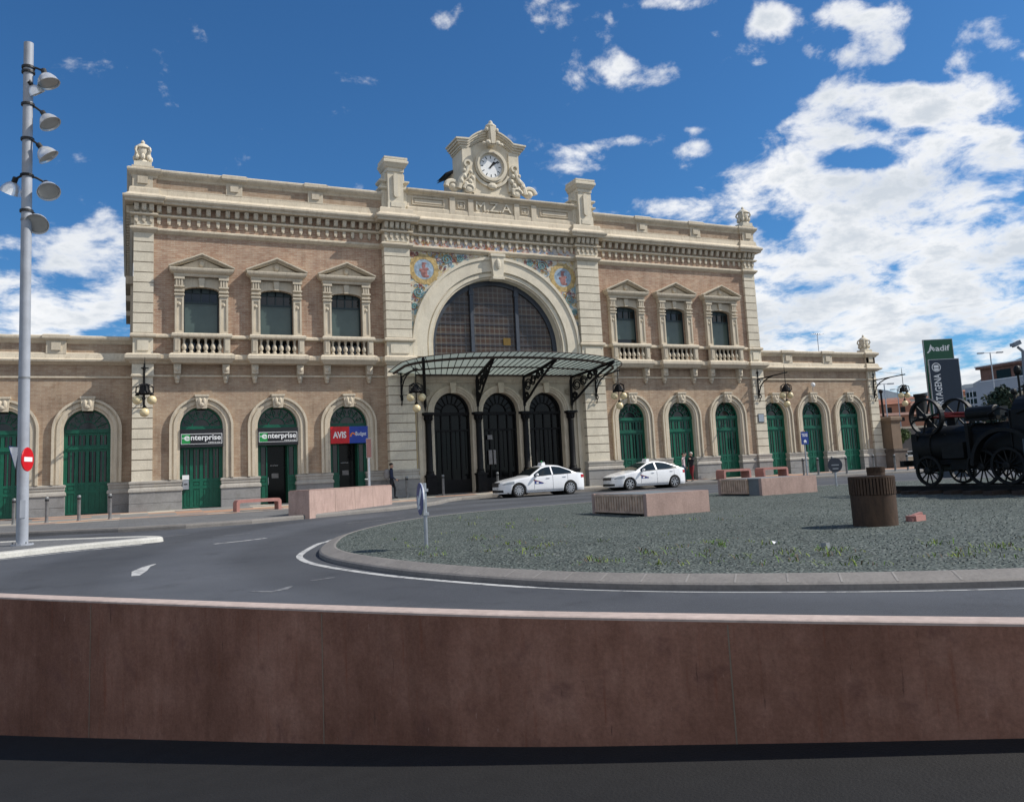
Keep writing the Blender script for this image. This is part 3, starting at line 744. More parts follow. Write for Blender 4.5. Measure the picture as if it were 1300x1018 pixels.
# --- attic between the piers, lettering
p = MB()
p.box(-PI_-.2, PI_+.2, YC-.02, .5, 15.6, 16.75)
p.sweep([(0,15.6),(.12,15.62),(.12,15.9),(.04,15.96),(0,15.98)], [(-PI_,YC-.02),(PI_,YC-.02)])
p.sweep([(0,16.62),(.06,16.65),(.12,16.72),(.26,16.80),(.30,16.86),(.30,16.93),(.2,16.98),(-.6,17.0)], [(-PI_,YC-.02),(PI_,YC-.02)])
yy = YC-.02
for x0, x1 in ((-2.75,-2.42),(-1.62,-1.3),(1.3,1.62),(2.42,2.75)): p.box(x0,x1,yy-.137,yy,15.63,16.66)
for x0, x1 in ((-4.95,-3.05),(3.05,4.95),(-2.25,-1.8),(1.8,2.25)):
    for a, b, c_, d_ in ((x0,x1,16.08,16.13),(x0,x1,16.47,16.52),(x0,x0+.05,16.13,16.47),(x1-.05,x1,16.13,16.47)): p.box(a,b,yy-.07,yy,c_,d_)
    p.box(x0+.14,x1-.14,yy-.05,yy,16.2,16.4)
AT = p.build('attic', M['stone'], ST)
t = MB(); put_text(t, 'M.Z.A', -1.12, 1.12, 16.06, 16.6, yy-.01, .09); t.build('lettering', M['stone_white'], AT)
for s in (-1, 1):
    p = MB(); cx = s*5.98
    p.box(cx-.44,cx+.44,-.62,.5,15.5,17.75); p.box(cx-.48,cx+.48,-.67,.5,15.62,15.98); p.box(cx-.30,cx+.30,-.70,-.6,15.72,16.0)
    p.sweep([(0,17.7),(.05,17.74),(.05,17.92),(.12,17.98),(.2,18.12),(.26,18.2),(.26,18.32),(.2,18.36),(.22,18.42),(.22,18.52),(-.4,18.58)], [(cx-.44,.5),(cx-.44,-.62),(cx+.44,-.62),(cx+.44,.5),(cx-.44,.5)])
    p.box(cx-.13,cx+.13,-.72,-.6,16.4,17.5); p.archband(cx,17.5,.0,.13,-.72,-.6,0,180,10); p.archband(cx,16.4,.0,.13,-.72,-.6,180,360,10)
    p.box(cx-.72,cx+.72,-.3,.4,15.5,17.2)
    for z in (16.75,17.15): p.sweep([(0,z),(.08,z+.04),(.14,z+.1),(.14,z+.18),(0,z+.22)], [(cx-.72,.4),(cx-.72,-.3),(cx+.72,-.3),(cx+.72,.4)])
    p.box(cx-.56,cx+.56,-.45,.4,17.2,17.7)
    p.build('attic_pier', M['stone_white'], ST)

# --- clock gable
p = MB(); y0 = -.15; zc = 18.86
p.box(-1.82,1.82,y0,1.3,16.95,19.70); p.box(-1.6,1.6,y0-.1,y0,16.98,17.15); 
for s in (-1,1): p.box(min(s*1.15,s*1.8), max(s*1.15,s*1.8), y0-.10, y0, 17.0, 19.85)
n = 18; prof = [(-2.05,20.02),(-1.42,20.06)]+[(-1.42+2.84*i/n, 20.06+.68*math.sin(PI*i/n)**.85) for i in range(1,n)]+[(1.42,20.06),(2.05,20.02)]
p.prism([(-1.82,19.7)]+[(max(-1.82,min(1.82,x)),z) for x,z in prof]+[(1.82,19.7)], y0, 1.3)
for dz0, dz1, e, k in ((-.28,-.2,.08,.92),(-.2,-.06,.14,.95),(-.06,.06,.22,1.0),(.06,.2,.30,1.05),(.2,.30,.36,1.09)):
    for (a,b),(c_,d_) in zip(prof, prof[1:]):
        a, c_ = (a*k if abs(a) > 1.5 else a), (c_*k if abs(c_) > 1.5 else c_)
        p.add([(a,y0-e,b+dz0),(c_,y0-e,d_+dz0),(c_,y0-e,d_+dz1),(a,y0-e,b+dz1),(a,1.3,b+dz0),(c_,1.3,d_+dz0),(c_,1.3,d_+dz1),(a,1.3,b+dz1)], [(0,1,2,3),(3,2,6,7),(0,1,5,4),(0,3,7,4),(1,2,6,5)])
for r0, r1, e in ((.70,.80,.10),(.80,.92,.24),(.92,1.02,.16)): p.archband(0, zc, r0, r1, y0-e, y0+.05, 0, 360, 40)
p.archband(0, zc, 1.12, 1.28, y0-.13, y0, 205, 335, 24); p.ball((0,y0-.16,zc-1.22), (.3,.12,.2), 10)
for s in (-1,1): p.box(min(s*1.05,s*1.25), max(s*1.05,s*1.25), y0-.16, y0, 17.4, 18.2)
p.prism([(-.17,20.05),(.17,20.05),(.25,21.15),(-.25,21.15)], y0-.5, .2); p.prism([(-.10,20.1),(.10,20.1),(.15,21.15),(-.15,21.15)], y0-.58, y0-.4)
p.ball((0,y0-.3,21.22), (.34,.3,.16), 12); p.ball((0,y0-.3,21.4), (.14,.14,.2), 10)
for s in (-1,1): p.ball((s*.32,y0-.4,20.98), (.13,.16,.15), 8); p.ball((s*.3,y0-.55,20.15), (.18,.12,.14), 8); p.ball((s*.55,y0-.5,20.08), (.14,.1,.1), 8)
GAB = p.build('clock_gable', M['stone_white'], ST)
f = MB(); f.disc(0, zc, .71, y0-.06); f.build('clock_face', M['white'], GAB)
f = MB()
for k in range(12):
    a = R_(90-30*k); c_, s = math.cos(a), math.sin(a)
    f.obox((.56*c_, y0-.065, zc+.56*s), (.075*c_,0,.075*s), (0,.004,0), (-.026*s,0,.026*c_))
for k in range(60):
    a = R_(6*k); c_, s = math.cos(a), math.sin(a); f.obox((.665*c_, y0-.065, zc+.665*s), (.02*c_,0,.02*s), (0,.004,0), (-.006*s,0,.006*c_))
f.build('hour_mark', M['sash'], GAB)
for name, ang, L, w, dy in (('hour_hand', 90-38, .38, .05, .075), ('minute_hand', 90-52, .60, .034, .085)):
    a = R_(ang); c_, s = math.cos(a), math.sin(a); f = MB()
    f.obox((c_*(L-.14)/2, y0-dy, zc+s*(L-.14)/2), (c_*(L+.14)/2,0,s*(L+.14)/2), (0,.006,0), (-w*s,0,w*c_)); f.build(name, M['black'], GAB)
for s in (-1,1):
    v_ = MB()
    pts = []
    for k in range(30):
        t = k/29*2.6*PI; r = .42*(1-k/34); pts.append((s*(2.42+r*math.cos(t)), y0-.0, 17.42+r*math.sin(t)*.9))
    v_.tube(pts, [.17*(1-k/45) for k in range(30)], 7)
    v_.ball((s*2.42,y0,17.4), (.26,.2,.22), 12); v_.ball((s*1.5,y0-.18,17.25), (.30,.16,.22), 10)
    v_.tube([(s*(1.5+.34*(1-k/26)*math.cos(k*.42)), y0-.26, 17.3+.28*(1-k/26)*math.sin(k*.42)) for k in range(24)], [.10*(1-k/40) for k in range(24)], 6)
    v_.tube([(s*2.1,y0-.1,17.3),(s*1.95,y0-.15,17.9),(s*1.6,y0-.15,18.3),(s*1.5,y0-.18,18.7)], [.2,.16,.13,.1], 7)
    v_.archband(s*1.5, 18.85, .13, .25, y0-.22, y0-.08, 0, 360, 14)
    for x, z, r in ((1.25,18.0,.13),(1.75,18.05,.14),(1.4,17.75,.15),(1.95,17.75,.15),(1.65,17.55,.16),(1.3,17.5,.13),(1.35,18.35,.11),(1.75,18.4,.1)): v_.ball((s*x,y0-.22,z), (r,r*.8,r*1.2), 7)
    v_.build('volute', M['stone_white'], GAB, smooth=True)
h = MB(); h.box(-1.9,1.9,1.3,2.7,15.5,18.75); h.build('clock_house', M['stone'], GAB)
h = MB(); h.add([(-2.3,1.25,18.65),(-2.3,2.9,18.65),(0,2.9,19.75),(0,1.25,19.75),(2.3,1.25,18.65),(2.3,2.9,18.65)], [(0,1,2,3),(3,2,5,4)]); h.add([(-2.3,1.25,18.77),(-2.3,2.9,18.77),(0,2.9,19.87),(0,1.25,19.87),(2.3,1.25,18.77),(2.3,2.9,18.77),(-2.3,1.25,18.65),(0,1.25,19.75),(2.3,1.25,18.65)], [(0,1,2,3),(3,2,5,4),(0,3,7,6),(3,4,8,7)])
h.build('clock_house_roof', M['roofing'], GAB)

# --- fan-shaped glass canopy
NI = 34
def cin(t): return Vector((-5.15+10.3*t, -.32, 6.5))
def cout(t, k=1.0):
    sx = 2*t-1; sy = max(0, 1-sx*sx)**.31
    p = Vector(((6.75 if sx < 0 else 7.0)*sx, -.75-3.75*sy, 6.60+.62*sy)); i = cin(t)
    return i+(p-i)*k
g = MB(); ts = [i/NI for i in range(NI+1)]
g.band([cin(t) for t in ts], [cout(t) for t in ts])
CAN = g.build('canopy', M['canopyglass'], ST)
b = MB()
for t in ts: b.tube([cin(t)+Vector((0,0,-.02)), cout(t,1.0)+Vector((0,0,-.02))], .022, 5)
b.build('glazing_bar', M['black'], CAN)
b = MB()
for k, r in ((.40,.045),(.80,.07)): b.tube([cout(i/60,k)+Vector((0,0,-.07)) for i in range(61)], r, 6)
b.tube([cin(t) for t in ts], .07, 6); b.tube([cout(i/60,1)+Vector((0,0,-.02)) for i in range(61)], .025, 5)
b.build('rim', mat('brown_iron', (.05,.032,.026), .55), CAN)
def bracket(x, dx, P, zt):
    b = MB(); y = -.12; q = lambda u, z: (x+dx*u, y-P*u, z)
    b.tube([q(0,4.75), q(.005,6.5)], .085, 6); b.tube([q(0,6.42), q(.5,6.62), q(1,zt)], .085, 6)
    b.tube([q(.0,4.9), q(.18,5.25), q(.42,5.85), q(.72,6.45), q(1,zt-.04)], .07, 6)
    for u, z, r in ((.14,5.9,.36),(.30,6.08,.30),(.45,6.3,.22),(.58,6.45,.16),(.08,5.3,.22)):
        d_ = Vector((dx,-P,0)).normalized(); c_ = Vector(q(u,z))
        b.tube([c_+d_*(r*(1-k/30)*math.cos(k*.55))+Vector((0,0,r*(1-k/30)*math.sin(k*.55))) for k in range(22)], .045, 5)
    b.tube([q(0,4.75), q(-.0,4.5)], [.05,.01], 6)
    b.build('bracket', M['black'], CAN)
for x, dx, P, zt in ((-4.55,-1.1,3.2,6.92),(-1.45,-.4,3.45,6.98),(1.45,.4,3.45,6.98),(4.55,1.1,3.2,6.92)): bracket(x, dx, P, zt)
# slim upright ochre tube at the left edge of the arcade
pp = MB(); pp.tube([(-5.18,-.28,.0),(-5.18,-.28,5.0)], .055, 8); pp.build('ochre_upright', mat('ochre_tone', (.42,.31,.16), .6), ST)
# ------------------------------------------------------------------ camera frame (used to read positions off survey points)
CF, CPITCH, CROLL, CYAW, CX, CD, CZ = 1060., .128, .0492, -.4327, -19.2, 43.37, .9
_fx, _fy = -math.sin(CYAW), math.cos(CYAW)
_r = Vector((math.cos(CYAW), math.sin(CYAW), 0)); CAMF = Vector((_fx*math.cos(CPITCH), _fy*math.cos(CPITCH), math.sin(CPITCH)))
_u = _r.cross(CAMF); CAMR = _r*math.cos(CROLL)-_u*math.sin(CROLL); CAMU = _r*math.sin(CROLL)+_u*math.cos(CROLL)
CAM = Vector((CX, -CD, CZ))
def ray(u, v): return CAMF + CAMR*((u-650)/CF) - CAMU*((v-465)/CF)
def at(u, v, dep): return CAM + ray(u, v)*dep
def zr(y): return -.28+.005*max(-60, min(20, y))
def gp(u, v, dz=0.):
    z = -.3
    for _ in range(25):
        d = ray(u, v); t = (z+dz-CZ)/d.z; p = CAM+d*t; z = zr(p.y)
    return Vector((p.x, p.y, z+dz))

# ------------------------------------------------------------------ ground materials
def m_asphalt():
    m, nt, b = new_mat('asphalt'); v = coords(nt)
    big = ramp(nt, noise(nt, v, .22, 8, .65), [(.3, (.056,.061,.071)), (.7, (.088,.094,.106))])
    # worn wheel paths running round the roundabout: rings about its centre
    tc = N(nt, 'ShaderNodeTexCoord'); mp = N(nt, 'ShaderNodeMapping'); mp.inputs['Location'].default_value = (0, 28, 0); nt.links.new(tc.outputs['Object'], mp.inputs[0])
    wv = N(nt, 'ShaderNodeTexWave', wave_type='RINGS', rings_direction='Z', Scale=.085, Distortion=2.2, Detail=3.); wv.inputs['Detail Scale'].default_value = .6; nt.links.new(mp.outputs[0], wv.inputs['Vector'])
    tr = ramp(nt, wv.outputs['Fac'], [(.25, (1.08,)*3), (.75, (.80,)*3)])
    blot = ramp(nt, noise(nt, v, 1.4, 6, .7), [(.56, (1,1,1)), (.72, (.70,)*3)])
    fine = ramp(nt, noise(nt, v, 90, 3, .7), [(.3, (.66,)*3), (.7, (1.3,)*3)])
    col = mix(nt, 1., mix(nt, 1., big, tr, 'MULTIPLY'), fine, 'MULTIPLY'); col = mix(nt, 1., col, blot, 'MULTIPLY')
    nt.links.new(col, b.inputs['Base Color']); b.inputs['Roughness'].default_value = .85; b.inputs['Specular IOR Level'].default_value = .3
    bump(nt, b, noise(nt, v, 120, 3), .35, .006)
    return m
def m_gravel():
    m, nt, b = new_mat('grey_green_gravel'); v = coords(nt)
    vo = N(nt, 'ShaderNodeTexVoronoi', Scale=23.); nt.links.new(v, vo.inputs['Vector'])
    sp = N(nt, 'ShaderNodeSeparateColor'); nt.links.new(vo.outputs['Color'], sp.inputs[0])
    st = ramp(nt, sp.outputs[0], [(.0, (.080,.097,.089)), (.5, (.118,.140,.130)), (.85, (.165,.19,.178)), (1., (.24,.255,.24))])
    gap = ramp(nt, vo.outputs['Distance'], [(.3, (1,1,1)), (.75, (.35,.35,.35))])
    big = ramp(nt, noise(nt, v, .5, 5), [(.3, (.85,.86,.85)), (.7, (1.1,1.1,1.08))])
    col = mix(nt, 1., mix(nt, 1., st, gap, 'MULTIPLY'), big, 'MULTIPLY')
    nt.links.new(col, b.inputs['Base Color']); b.inputs['Roughness'].default_value = .9; b.inputs['Specular IOR Level'].default_value = .2
    n = N(nt, 'ShaderNodeBump', Strength=1., Distance=.03); n.invert = True; nt.links.new(vo.outputs['Distance'], n.inputs['Height']); nt.links.new(n.outputs['Normal'], b.inputs['Normal'])
    return m
def m_pavers(name, ca, cb, joint, bw, rh):
    m, nt, b = new_mat(name); v = coords(nt)
    br = N(nt, 'ShaderNodeTexBrick', Scale=1.0)
    for k, x in (('Brick Width', bw), ('Row Height', rh), ('Mortar Size', .008)): br.inputs[k].default_value = x
    br.inputs['Color1'].default_value = (*ca,1); br.inputs['Color2'].default_value = (*cb,1); br.inputs['Mortar'].default_value = (*joint,1)
    nt.links.new(v, br.inputs['Vector'])
    st = ramp(nt, noise(nt, v, .6, 6, .65), [(.3, (.8,)*3), (.7, (1.12,)*3)])
    nt.links.new(mix(nt, 1., br.outputs['Color'], st, 'MULTIPLY'), b.inputs['Base Color']); b.inputs['Roughness'].default_value = .85
    return m
def m_pattern():
    """band of coloured paving: orange, cream and grey dashes"""
    m, nt, b = new_mat('patterned_paving'); v = coords(nt)
    br = N(nt, 'ShaderNodeTexBrick', Scale=1.0, offset=.5)
    for k, x in (('Brick Width', 2.3), ('Row Height', .55), ('Mortar Size', .0), ('Bias', 0.)): br.inputs[k].default_value = x
    br.inputs['Color1'].default_value = (0,0,0,1); br.inputs['Color2'].default_value = (1,1,1,1); br.inputs['Mortar'].default_value = (0,0,0,1)
    nt.links.new(v, br.inputs['Vector'])
    col = ramp(nt, br.outputs['Color'], [(.0, (.19,.185,.18)), (.34, (.19,.185,.18)), (.35, (.36,.21,.14)), (.62, (.36,.21,.14)), (.63, (.20,.195,.19)), (.82, (.20,.195,.19)), (.83, (.42,.38,.31)), (1., (.42,.38,.31))])
    col.node.color_ramp.interpolation = 'CONSTANT'
    st = ramp(nt, noise(nt, v, 2, 5, .65), [(.3, (.8,)*3), (.7, (1.1,)*3)])
    nt.links.new(mix(nt, 1., col, st, 'MULTIPLY'), b.inputs['Base Color']); b.inputs['Roughness'].default_value = .85
    return m
def m_rustwall():
    m, nt, b = new_mat('rust_stained_concrete')
    v = coords(nt)
    base = ramp(nt, noise(nt, v, 3.2, 9, .66), [(.26, (.168,.080,.055)), (.5, (.245,.126,.091)), (.74, (.32,.180,.136))])
    pan = ramp(nt, noise(nt, coords(nt, (.9,.9,.25)), 1.0, 3, .5), [(.36, (.68,.64,.62)), (.62, (1.1,1.1,1.1))])
    streak = ramp(nt, noise(nt, coords(nt, (16,16,2.4)), 1.0, 8, .72), [(.34, (.84,.82,.80)), (.66, (1.07,1.06,1.05))])
    blot = ramp(nt, noise(nt, v, 8, 4, .55), [(.58, (0,0,0)), (.72, (.55,)*3)])
    run = ramp(nt, noise(nt, coords(nt, (34,34,2.6)), 1.0, 5, .6), [(.60, (0,0,0)), (.76, (.6,)*3)])
    col = mix(nt, 1., mix(nt, 1., base, pan, 'MULTIPLY'), streak, 'MULTIPLY')
    col = mix(nt, blot, col, (.13,.062,.05)); col = mix(nt, run, col, (.19,.062,.034))
    dk = ramp(nt, noise(nt, coords(nt, (60,60,5)), 1.0, 4, .65), [(.67, (0,0,0)), (.73, (.7,)*3)])
    col = mix(nt, dk, col, (.055,.03,.025))
    scr = ramp(nt, noise(nt, coords(nt, (45,45,14)), 1.0, 4, .65), [(.68, (0,0,0)), (.76, (.4,)*3)])
    col = mix(nt, scr, col, (.46,.30,.25))
    grain = ramp(nt, noise(nt, v, 70, 6, .75), [(.3, (.80,)*3), (.7, (1.18,)*3)]); col = mix(nt, 1., col, grain, 'MULTIPLY')
    pit = N(nt, 'ShaderNodeTexVoronoi', Scale=23.); nt.links.new(v, pit.inputs['Vector'])
    hole = ramp(nt, pit.outputs['Distance'], [(.045, (.8,)*3), (.075, (0,0,0))])
    sel = ramp(nt, noise(nt, v, 4, 2), [(.60, (0,0,0)), (.64, (1,1,1))])
    col = mix(nt, mix(nt, 1., hole, sel, 'MULTIPLY'), col, (.07,.04,.035))
    nt.links.new(col, b.inputs['Base Color']); b.inputs['Roughness'].default_value = .85; b.inputs['Specular IOR Level'].default_value = .2
    bump(nt, b, noise(nt, v, 45, 6, .7), .35, .008)
    return m
M['asphalt'] = m_asphalt(); M['gravel'] = m_gravel()
M['pavers'] = m_pavers('grey_pavers', (.115,.118,.122), (.135,.137,.14), (.07,.07,.07), .5, .5)
M['paleflag'] = m_pavers('pale_flagstones', (.26,.235,.215), (.30,.27,.245), (.18,.16,.15), .8, .8)
M['pattern'] = m_pattern(); M['rustwall'] = m_rustwall()
M['kerbstone'] = stained('kerb_stone', (.22,.205,.19), (.13,.12,.115), .5, streak=(1.5,1.5,1.5))
M['kerbwhite'] = stained('whitewashed_kerb', (.50,.49,.45), (.28,.27,.25), .5, streak=(2,2,2))
def m_worn(name, c, lo_, hi_):
    m, nt, b = new_mat(name); v = coords(nt)
    f = ramp(nt, noise(nt, v, 6, 6, .7), [(lo_, (.09,.093,.10)), (hi_, c)])
    nt.links.new(f, b.inputs['Base Color']); b.inputs['Roughness'].default_value = .75
    return m
M['line'] = m_worn('worn_road_paint', (.44,.44,.43), .34, .50); M['faint'] = m_worn('faded_road_paint', (.22,.225,.23), .40, .62)
M['walltop'] = stained('wall_top_sun_tone', (.48,.385,.34), (.32,.245,.21), .5, streak=(2,2,2))  # the wall's concrete made paler on top, sunlight painted into the colour
M['tar'] = mat('fresh_tar', (.008,.008,.0085), .85, .25, 8, bmp=.3, bscale=90)
M['earth'] = mat('dusty_ground', (.15,.13,.105), .95, .3, .08)

# ------------------------------------------------------------------ ground, road, pavements
g = MB()
ys_ = [-420, -60, 20, 4000]
for a, b in zip(ys_, ys_[1:]): g.add([(-3000,a,zr(a)-.03),(3000,a,zr(a)-.03),(3000,b,zr(b)-.03),(-3000,b,zr(b)-.03)], [(0,1,2,3)])
struct(g.build('ground', M['earth']))
g = MB(); g.add([(-90,-42.6,zr(-42.6)),(70,-60,zr(-60)),(70,20,zr(20)),(-90,20,zr(20))], [(0,1,2,3)]); struct(g.build('road', M['asphalt']))

KERB = [(-60,-9.0),(-40,-10.0),(-30,-10.6),(-23,-11.2),(-19.5,-13.2),(-17.5,-13.7),(-15.4,-13.5),(-13,-12.2),(-11.3,-11.2),(-9.7,-10.4),(-8.4,-9.2),(-7.3,-8.0),(-6.2,-6.6),(-5.0,-4.4),(-3.6,-2.6),(-1.6,-1.9),(2,-1.75),(10,-1.75),(16,-3.0),(20,-3.3),(30,-3.6),(60,-5)]
def pz(x, y): return zr(y)+.14 if y < -2.6 else (zr(-2.6)+.14)*min(1, -y/2.6) if y < 0 else 0.0
def sheet(name, front, back_y, mtl, lift=0., ny=7):
    m_ = MB(); rows = []
    for x, y in front: rows.append([(x, y+(back_y-y)*k/ny) for k in range(ny+1)])
    n = ny+1; vs = [(x, y, pz(x, y)+lift) for r in rows for x, y in r]
    m_.add(vs, [(i*n+k, (i+1)*n+k, (i+1)*n+k+1, i*n+k+1) for i in range(len(rows)-1) for k in range(ny)])
    return struct(m_.build(name, mtl))
sheet('pavement', KERB, 1.2, M['pavers'], ny=12)
k = MB(); k.sweep([(.02,-.6),(.02,-.05),(0.,.0),(-.26,.006),(-.26,-.05)], KERB)
k.v = [(x, y, z + pz(x, y) + .004) for x, y, z in k.v]; struct(k.build('kerb', M['kerbstone']))
def strip(name, pts0, pts1, mtl, lift):
    m_ = MB(); m_.band([(x, y, pz(x, y)+lift) for x, y in pts0], [(x, y, pz(x, y)+lift) for x, y in pts1]); return struct(m_.build(name, mtl))
XS = [-60+i*2 for i in range(45)]
XS1 = [x for x in XS if x <= -6]
m_ = MB(); ny = 5; v0 = [(x, -5.6+5.7*k/ny) for x in XS1 for k in range(ny+1)]
m_.add([(x, y, pz(x, y)+.005) for x, y in v0], [(i*(ny+1)+k,(i+1)*(ny+1)+k,(i+1)*(ny+1)+k+1,i*(ny+1)+k+1) for i in range(len(XS1)-1) for k in range(ny)])
struct(m_.build('patterned_pavement', M['pattern']))
XS2 = [-6+i*2 for i in range(34)]
m_ = MB(); v0 = [(x, -1.65+1.75*k/ny) for x in XS2 for k in range(ny+1)]
m_.add([(x, y, pz(x, y)+.005) for x, y in v0], [(i*(ny+1)+k,(i+1)*(ny+1)+k,(i+1)*(ny+1)+k+1,i*(ny+1)+k+1) for i in range(len(XS2)-1) for k in range(ny)])
struct(m_.build('entrance_pavement', M['pattern']))
# pale forecourt beyond the right wing
g = MB(); g.add([(31,-3.6,-.145),(95,-7,-.145),(95,30,-.145),(31,30,-.145)], [(0,1,2,3)]); struct(g.build('forecourt', M['paleflag']))

# splitter island at the left, with a whitened kerb
SPL = [(-18.43,-19.63),(-18.9,-20.05),(-20.28,-20.6),(-21.76,-21.67),(-24,-23.6),(-30,-28.5),(-34,-26),(-30,-19.5),(-25,-16.6),(-22.3,-16.4),(-20.2,-17.6),(-18.8,-18.7)]
def smooth_closed(P, n=10):
    out = []; L = len(P)
    for i in range(L):
        p0, p1, p2, p3 = (Vector(P[(i+j-1) % L]) for j in range(4))
        for k in range(n):
            t = k/n; out.append(.5*((2*p1)+(p2-p0)*t+(2*p0-5*p1+4*p2-p3)*t*t+(3*p1-p0-3*p2+p3)*t**3))
    return [(p.x, p.y) for p in out]
def ring_fan(poly, zf, name, mtl):
    m_ = MB(); c_ = (sum(p[0] for p in poly)/len(poly), sum(p[1] for p in poly)/len(poly)); R = 14; n = len(poly); vs = [(c_[0], c_[1], zf(*c_))]
    for r in range(1, R+1):
        for p in poly: x, y = c_[0]+(p[0]-c_[0])*r/R, c_[1]+(p[1]-c_[1])*r/R; vs.append((x, y, zf(x, y)))
    fs = [(0, 1+i, 1+(i+1) % n) for i in range(n)]
    for r in range(R-1):
        for i in range(n): a, b = 1+r*n+i, 1+r*n+(i+1) % n; fs.append((a, a+n, b+n, b))
    m_.add(vs, fs); return m_.build(name, mtl)
def closed_kerb(poly, prof, name, mtl):
    """prof (outward, z above road); poly runs clockwise or not, outward worked out from the centre"""
    m_ = MB(); n = len(poly); k = len(prof); vs = []
    area = sum(poly[i][0]*poly[(i+1) % n][1]-poly[(i+1) % n][0]*poly[i][1] for i in range(n)); sg = 1 if area > 0 else -1
    for i in range(n):
        a, b = Vector(poly[i-1]), Vector(poly[(i+1) % n]); d = (b-a).normalized(); nn = Vector((d.y, -d.x))*sg
        for o_, z in prof: x, y = poly[i][0]+nn.x*o_, poly[i][1]+nn.y*o_; vs.append((x, y, zr(y)+z))
    fs = [(i*k+j, ((i+1) % n)*k+j, ((i+1) % n)*k+j+1, i*k+j+1) for i in range(n) for j in range(k-1)]
    m_.add(vs, fs); return m_.build(name, mtl)
sp_ = smooth_closed(SPL, 6)
struct(ring_fan(sp_, lambda x, y: zr(y)+.105, 'traffic_island', M['pavers']))
struct(closed_kerb(sp_, [(.06,-.05),(.04,.09),(.0,.118),(-.32,.125),(-.36,.09)], 'traffic_island_kerb', M['kerbwhite']))

# roundabout: oval of gravel with a broad bevelled kerb
ISL = [(-15.95,-28.6),(-15.62,-31.2),(-15.0,-33.1),(-14.15,-34.7),(-12.75,-36.2),(-10.8,-37.6),(-7,-39.4),(-1,-40.9),(6,-40.4),(12,-37),(15.5,-31),(16,-24),(13.5,-18.5),(8.0,-16.1),(1.5,-16.3),(-4.9,-17.0),(-9.1,-18.1),(-11.9,-19.9),(-14.3,-23.2),(-15.5,-26.2)]
isl = smooth_closed(ISL, 8)
def gz(x, y): return zr(y)+.135
def inset(poly, d):
    out = []; n = len(poly)
    for i in range(n):
        a, b = Vector(poly[i-1]), Vector(poly[(i+1) % n]); t_ = (b-a).normalized(); nn = Vector((-t_.y, t_.x)); p = Vector(poly[i])
        if (p+nn*.1-Vector((0,-28))).length > (p-Vector((0,-28))).length: nn = -nn
        out.append(tuple(p+nn*d))
    return out
struct(ring_fan(inset(isl, .155), gz, 'gravel_bed', M['gravel']))
struct(closed_kerb(isl, [(.16,-.05),(.15,.06),(.12,.080),(-.12,.142),(-.16,.142),(-.18,.08)], 'roundabout_kerb', M['kerbstone']))
j_ = MB()
for i in range(0, len(isl), 2):
    p = Vector(isl[i]); a, b = Vector(isl[i-1]), Vector(isl[(i+1) % len(isl)]); d = (b-a).normalized(); nn = Vector((-d.y, d.x))
    if (p+nn*.1-Vector((0,-28))).length < (p-Vector((0,-28))).length: nn = -nn
    c0, c1 = p-nn*.12, p+nn*.12
    j_.add([(*(c0-d*.011), zr(c0.y)+.1455),(*(c0+d*.011), zr(c0.y)+.1455),(*(c1+d*.011), zr(c1.y)+.083),(*(c1-d*.011), zr(c1.y)+.083)], [(0,1,2,3)])
struct(j_.build('kerb_joint', mat('mortar', (.25,.235,.22), .9)))
# white edge lines and other paint
def paint(name, pts, w, mtl, closed=False, lift=.004):
    m_ = MB(); P = [Vector(p) for p in pts]; n = len(P); A_, B_ = [], []
    for i in range(n):
        a = P[(i-1) % n] if closed or i else P[i]; b = P[(i+1) % n] if closed or i < n-1 else P[i]
        d = (b-a).normalized(); nn = Vector((d.y, -d.x)); wi = w[i] if isinstance(w, list) else w
        for L_, s in ((A_, .5), (B_, -.5)): q = P[i]+nn*wi*s; L_.append((q.x, q.y, zr(q.y)+lift))
    if closed: A_.append(A_[0]); B_.append(B_[0])
    m_.band(A_, B_); return struct(m_.build(name, mtl))
area_pts = []
for i in range(len(isl)):
    a, b = Vector(isl[i-1]), Vector(isl[(i+1) % len(isl)]); d = (b-a).normalized(); nn = Vector((d.y,-d.x)); p = Vector(isl[i])
    if (p+nn-Vector((0,-28))).length < (p-Vector((0,-28))).length: nn = -nn
    area_pts.append(tuple(p+nn*(.29 if p.x > -15 or p.y < -33 else .29+.22*max(0, 1-abs(p.y+27.5)/5))))
paint('edge_line', area_pts, [.12 if p.x < -14.6 else .045 for p in map(Vector, isl)], M['line'], True)
def gpl(*uv): return [tuple(gp(u, v).xy) for u, v in uv]
paint('lane_dash', gpl((272,690.5),(305,687),(338,683)), .14, M['line'])
paint('lane_dash', gpl((285,680),(318,676.5)), .10, M['faint']); paint('lane_dash', gpl((186,675.5+8),(240,678)), .10, M['faint'])
paint('turn_mark', gpl((172,731),(177,725),(186,719.5),(197,716)), [.12,.24,.13,.05], M['line'])
paint('tyre_scuff', gpl((318,751),(345,751),(360,748),(370,744)), [.05,.12,.12,.05], M['faint']); paint('tyre_scuff', gpl((395,737),(410,735),(424,733)), .09, M['faint'])
paint('lane_dash', gpl((440,664),(470,661.5),(515,657)), .12, M['faint'])
paint('edge_line', [(-30,-29.2),(-24,-24.2),(-21.9,-22.2),(-20.3,-21.15),(-18.9,-20.5)], .12, M['line'])

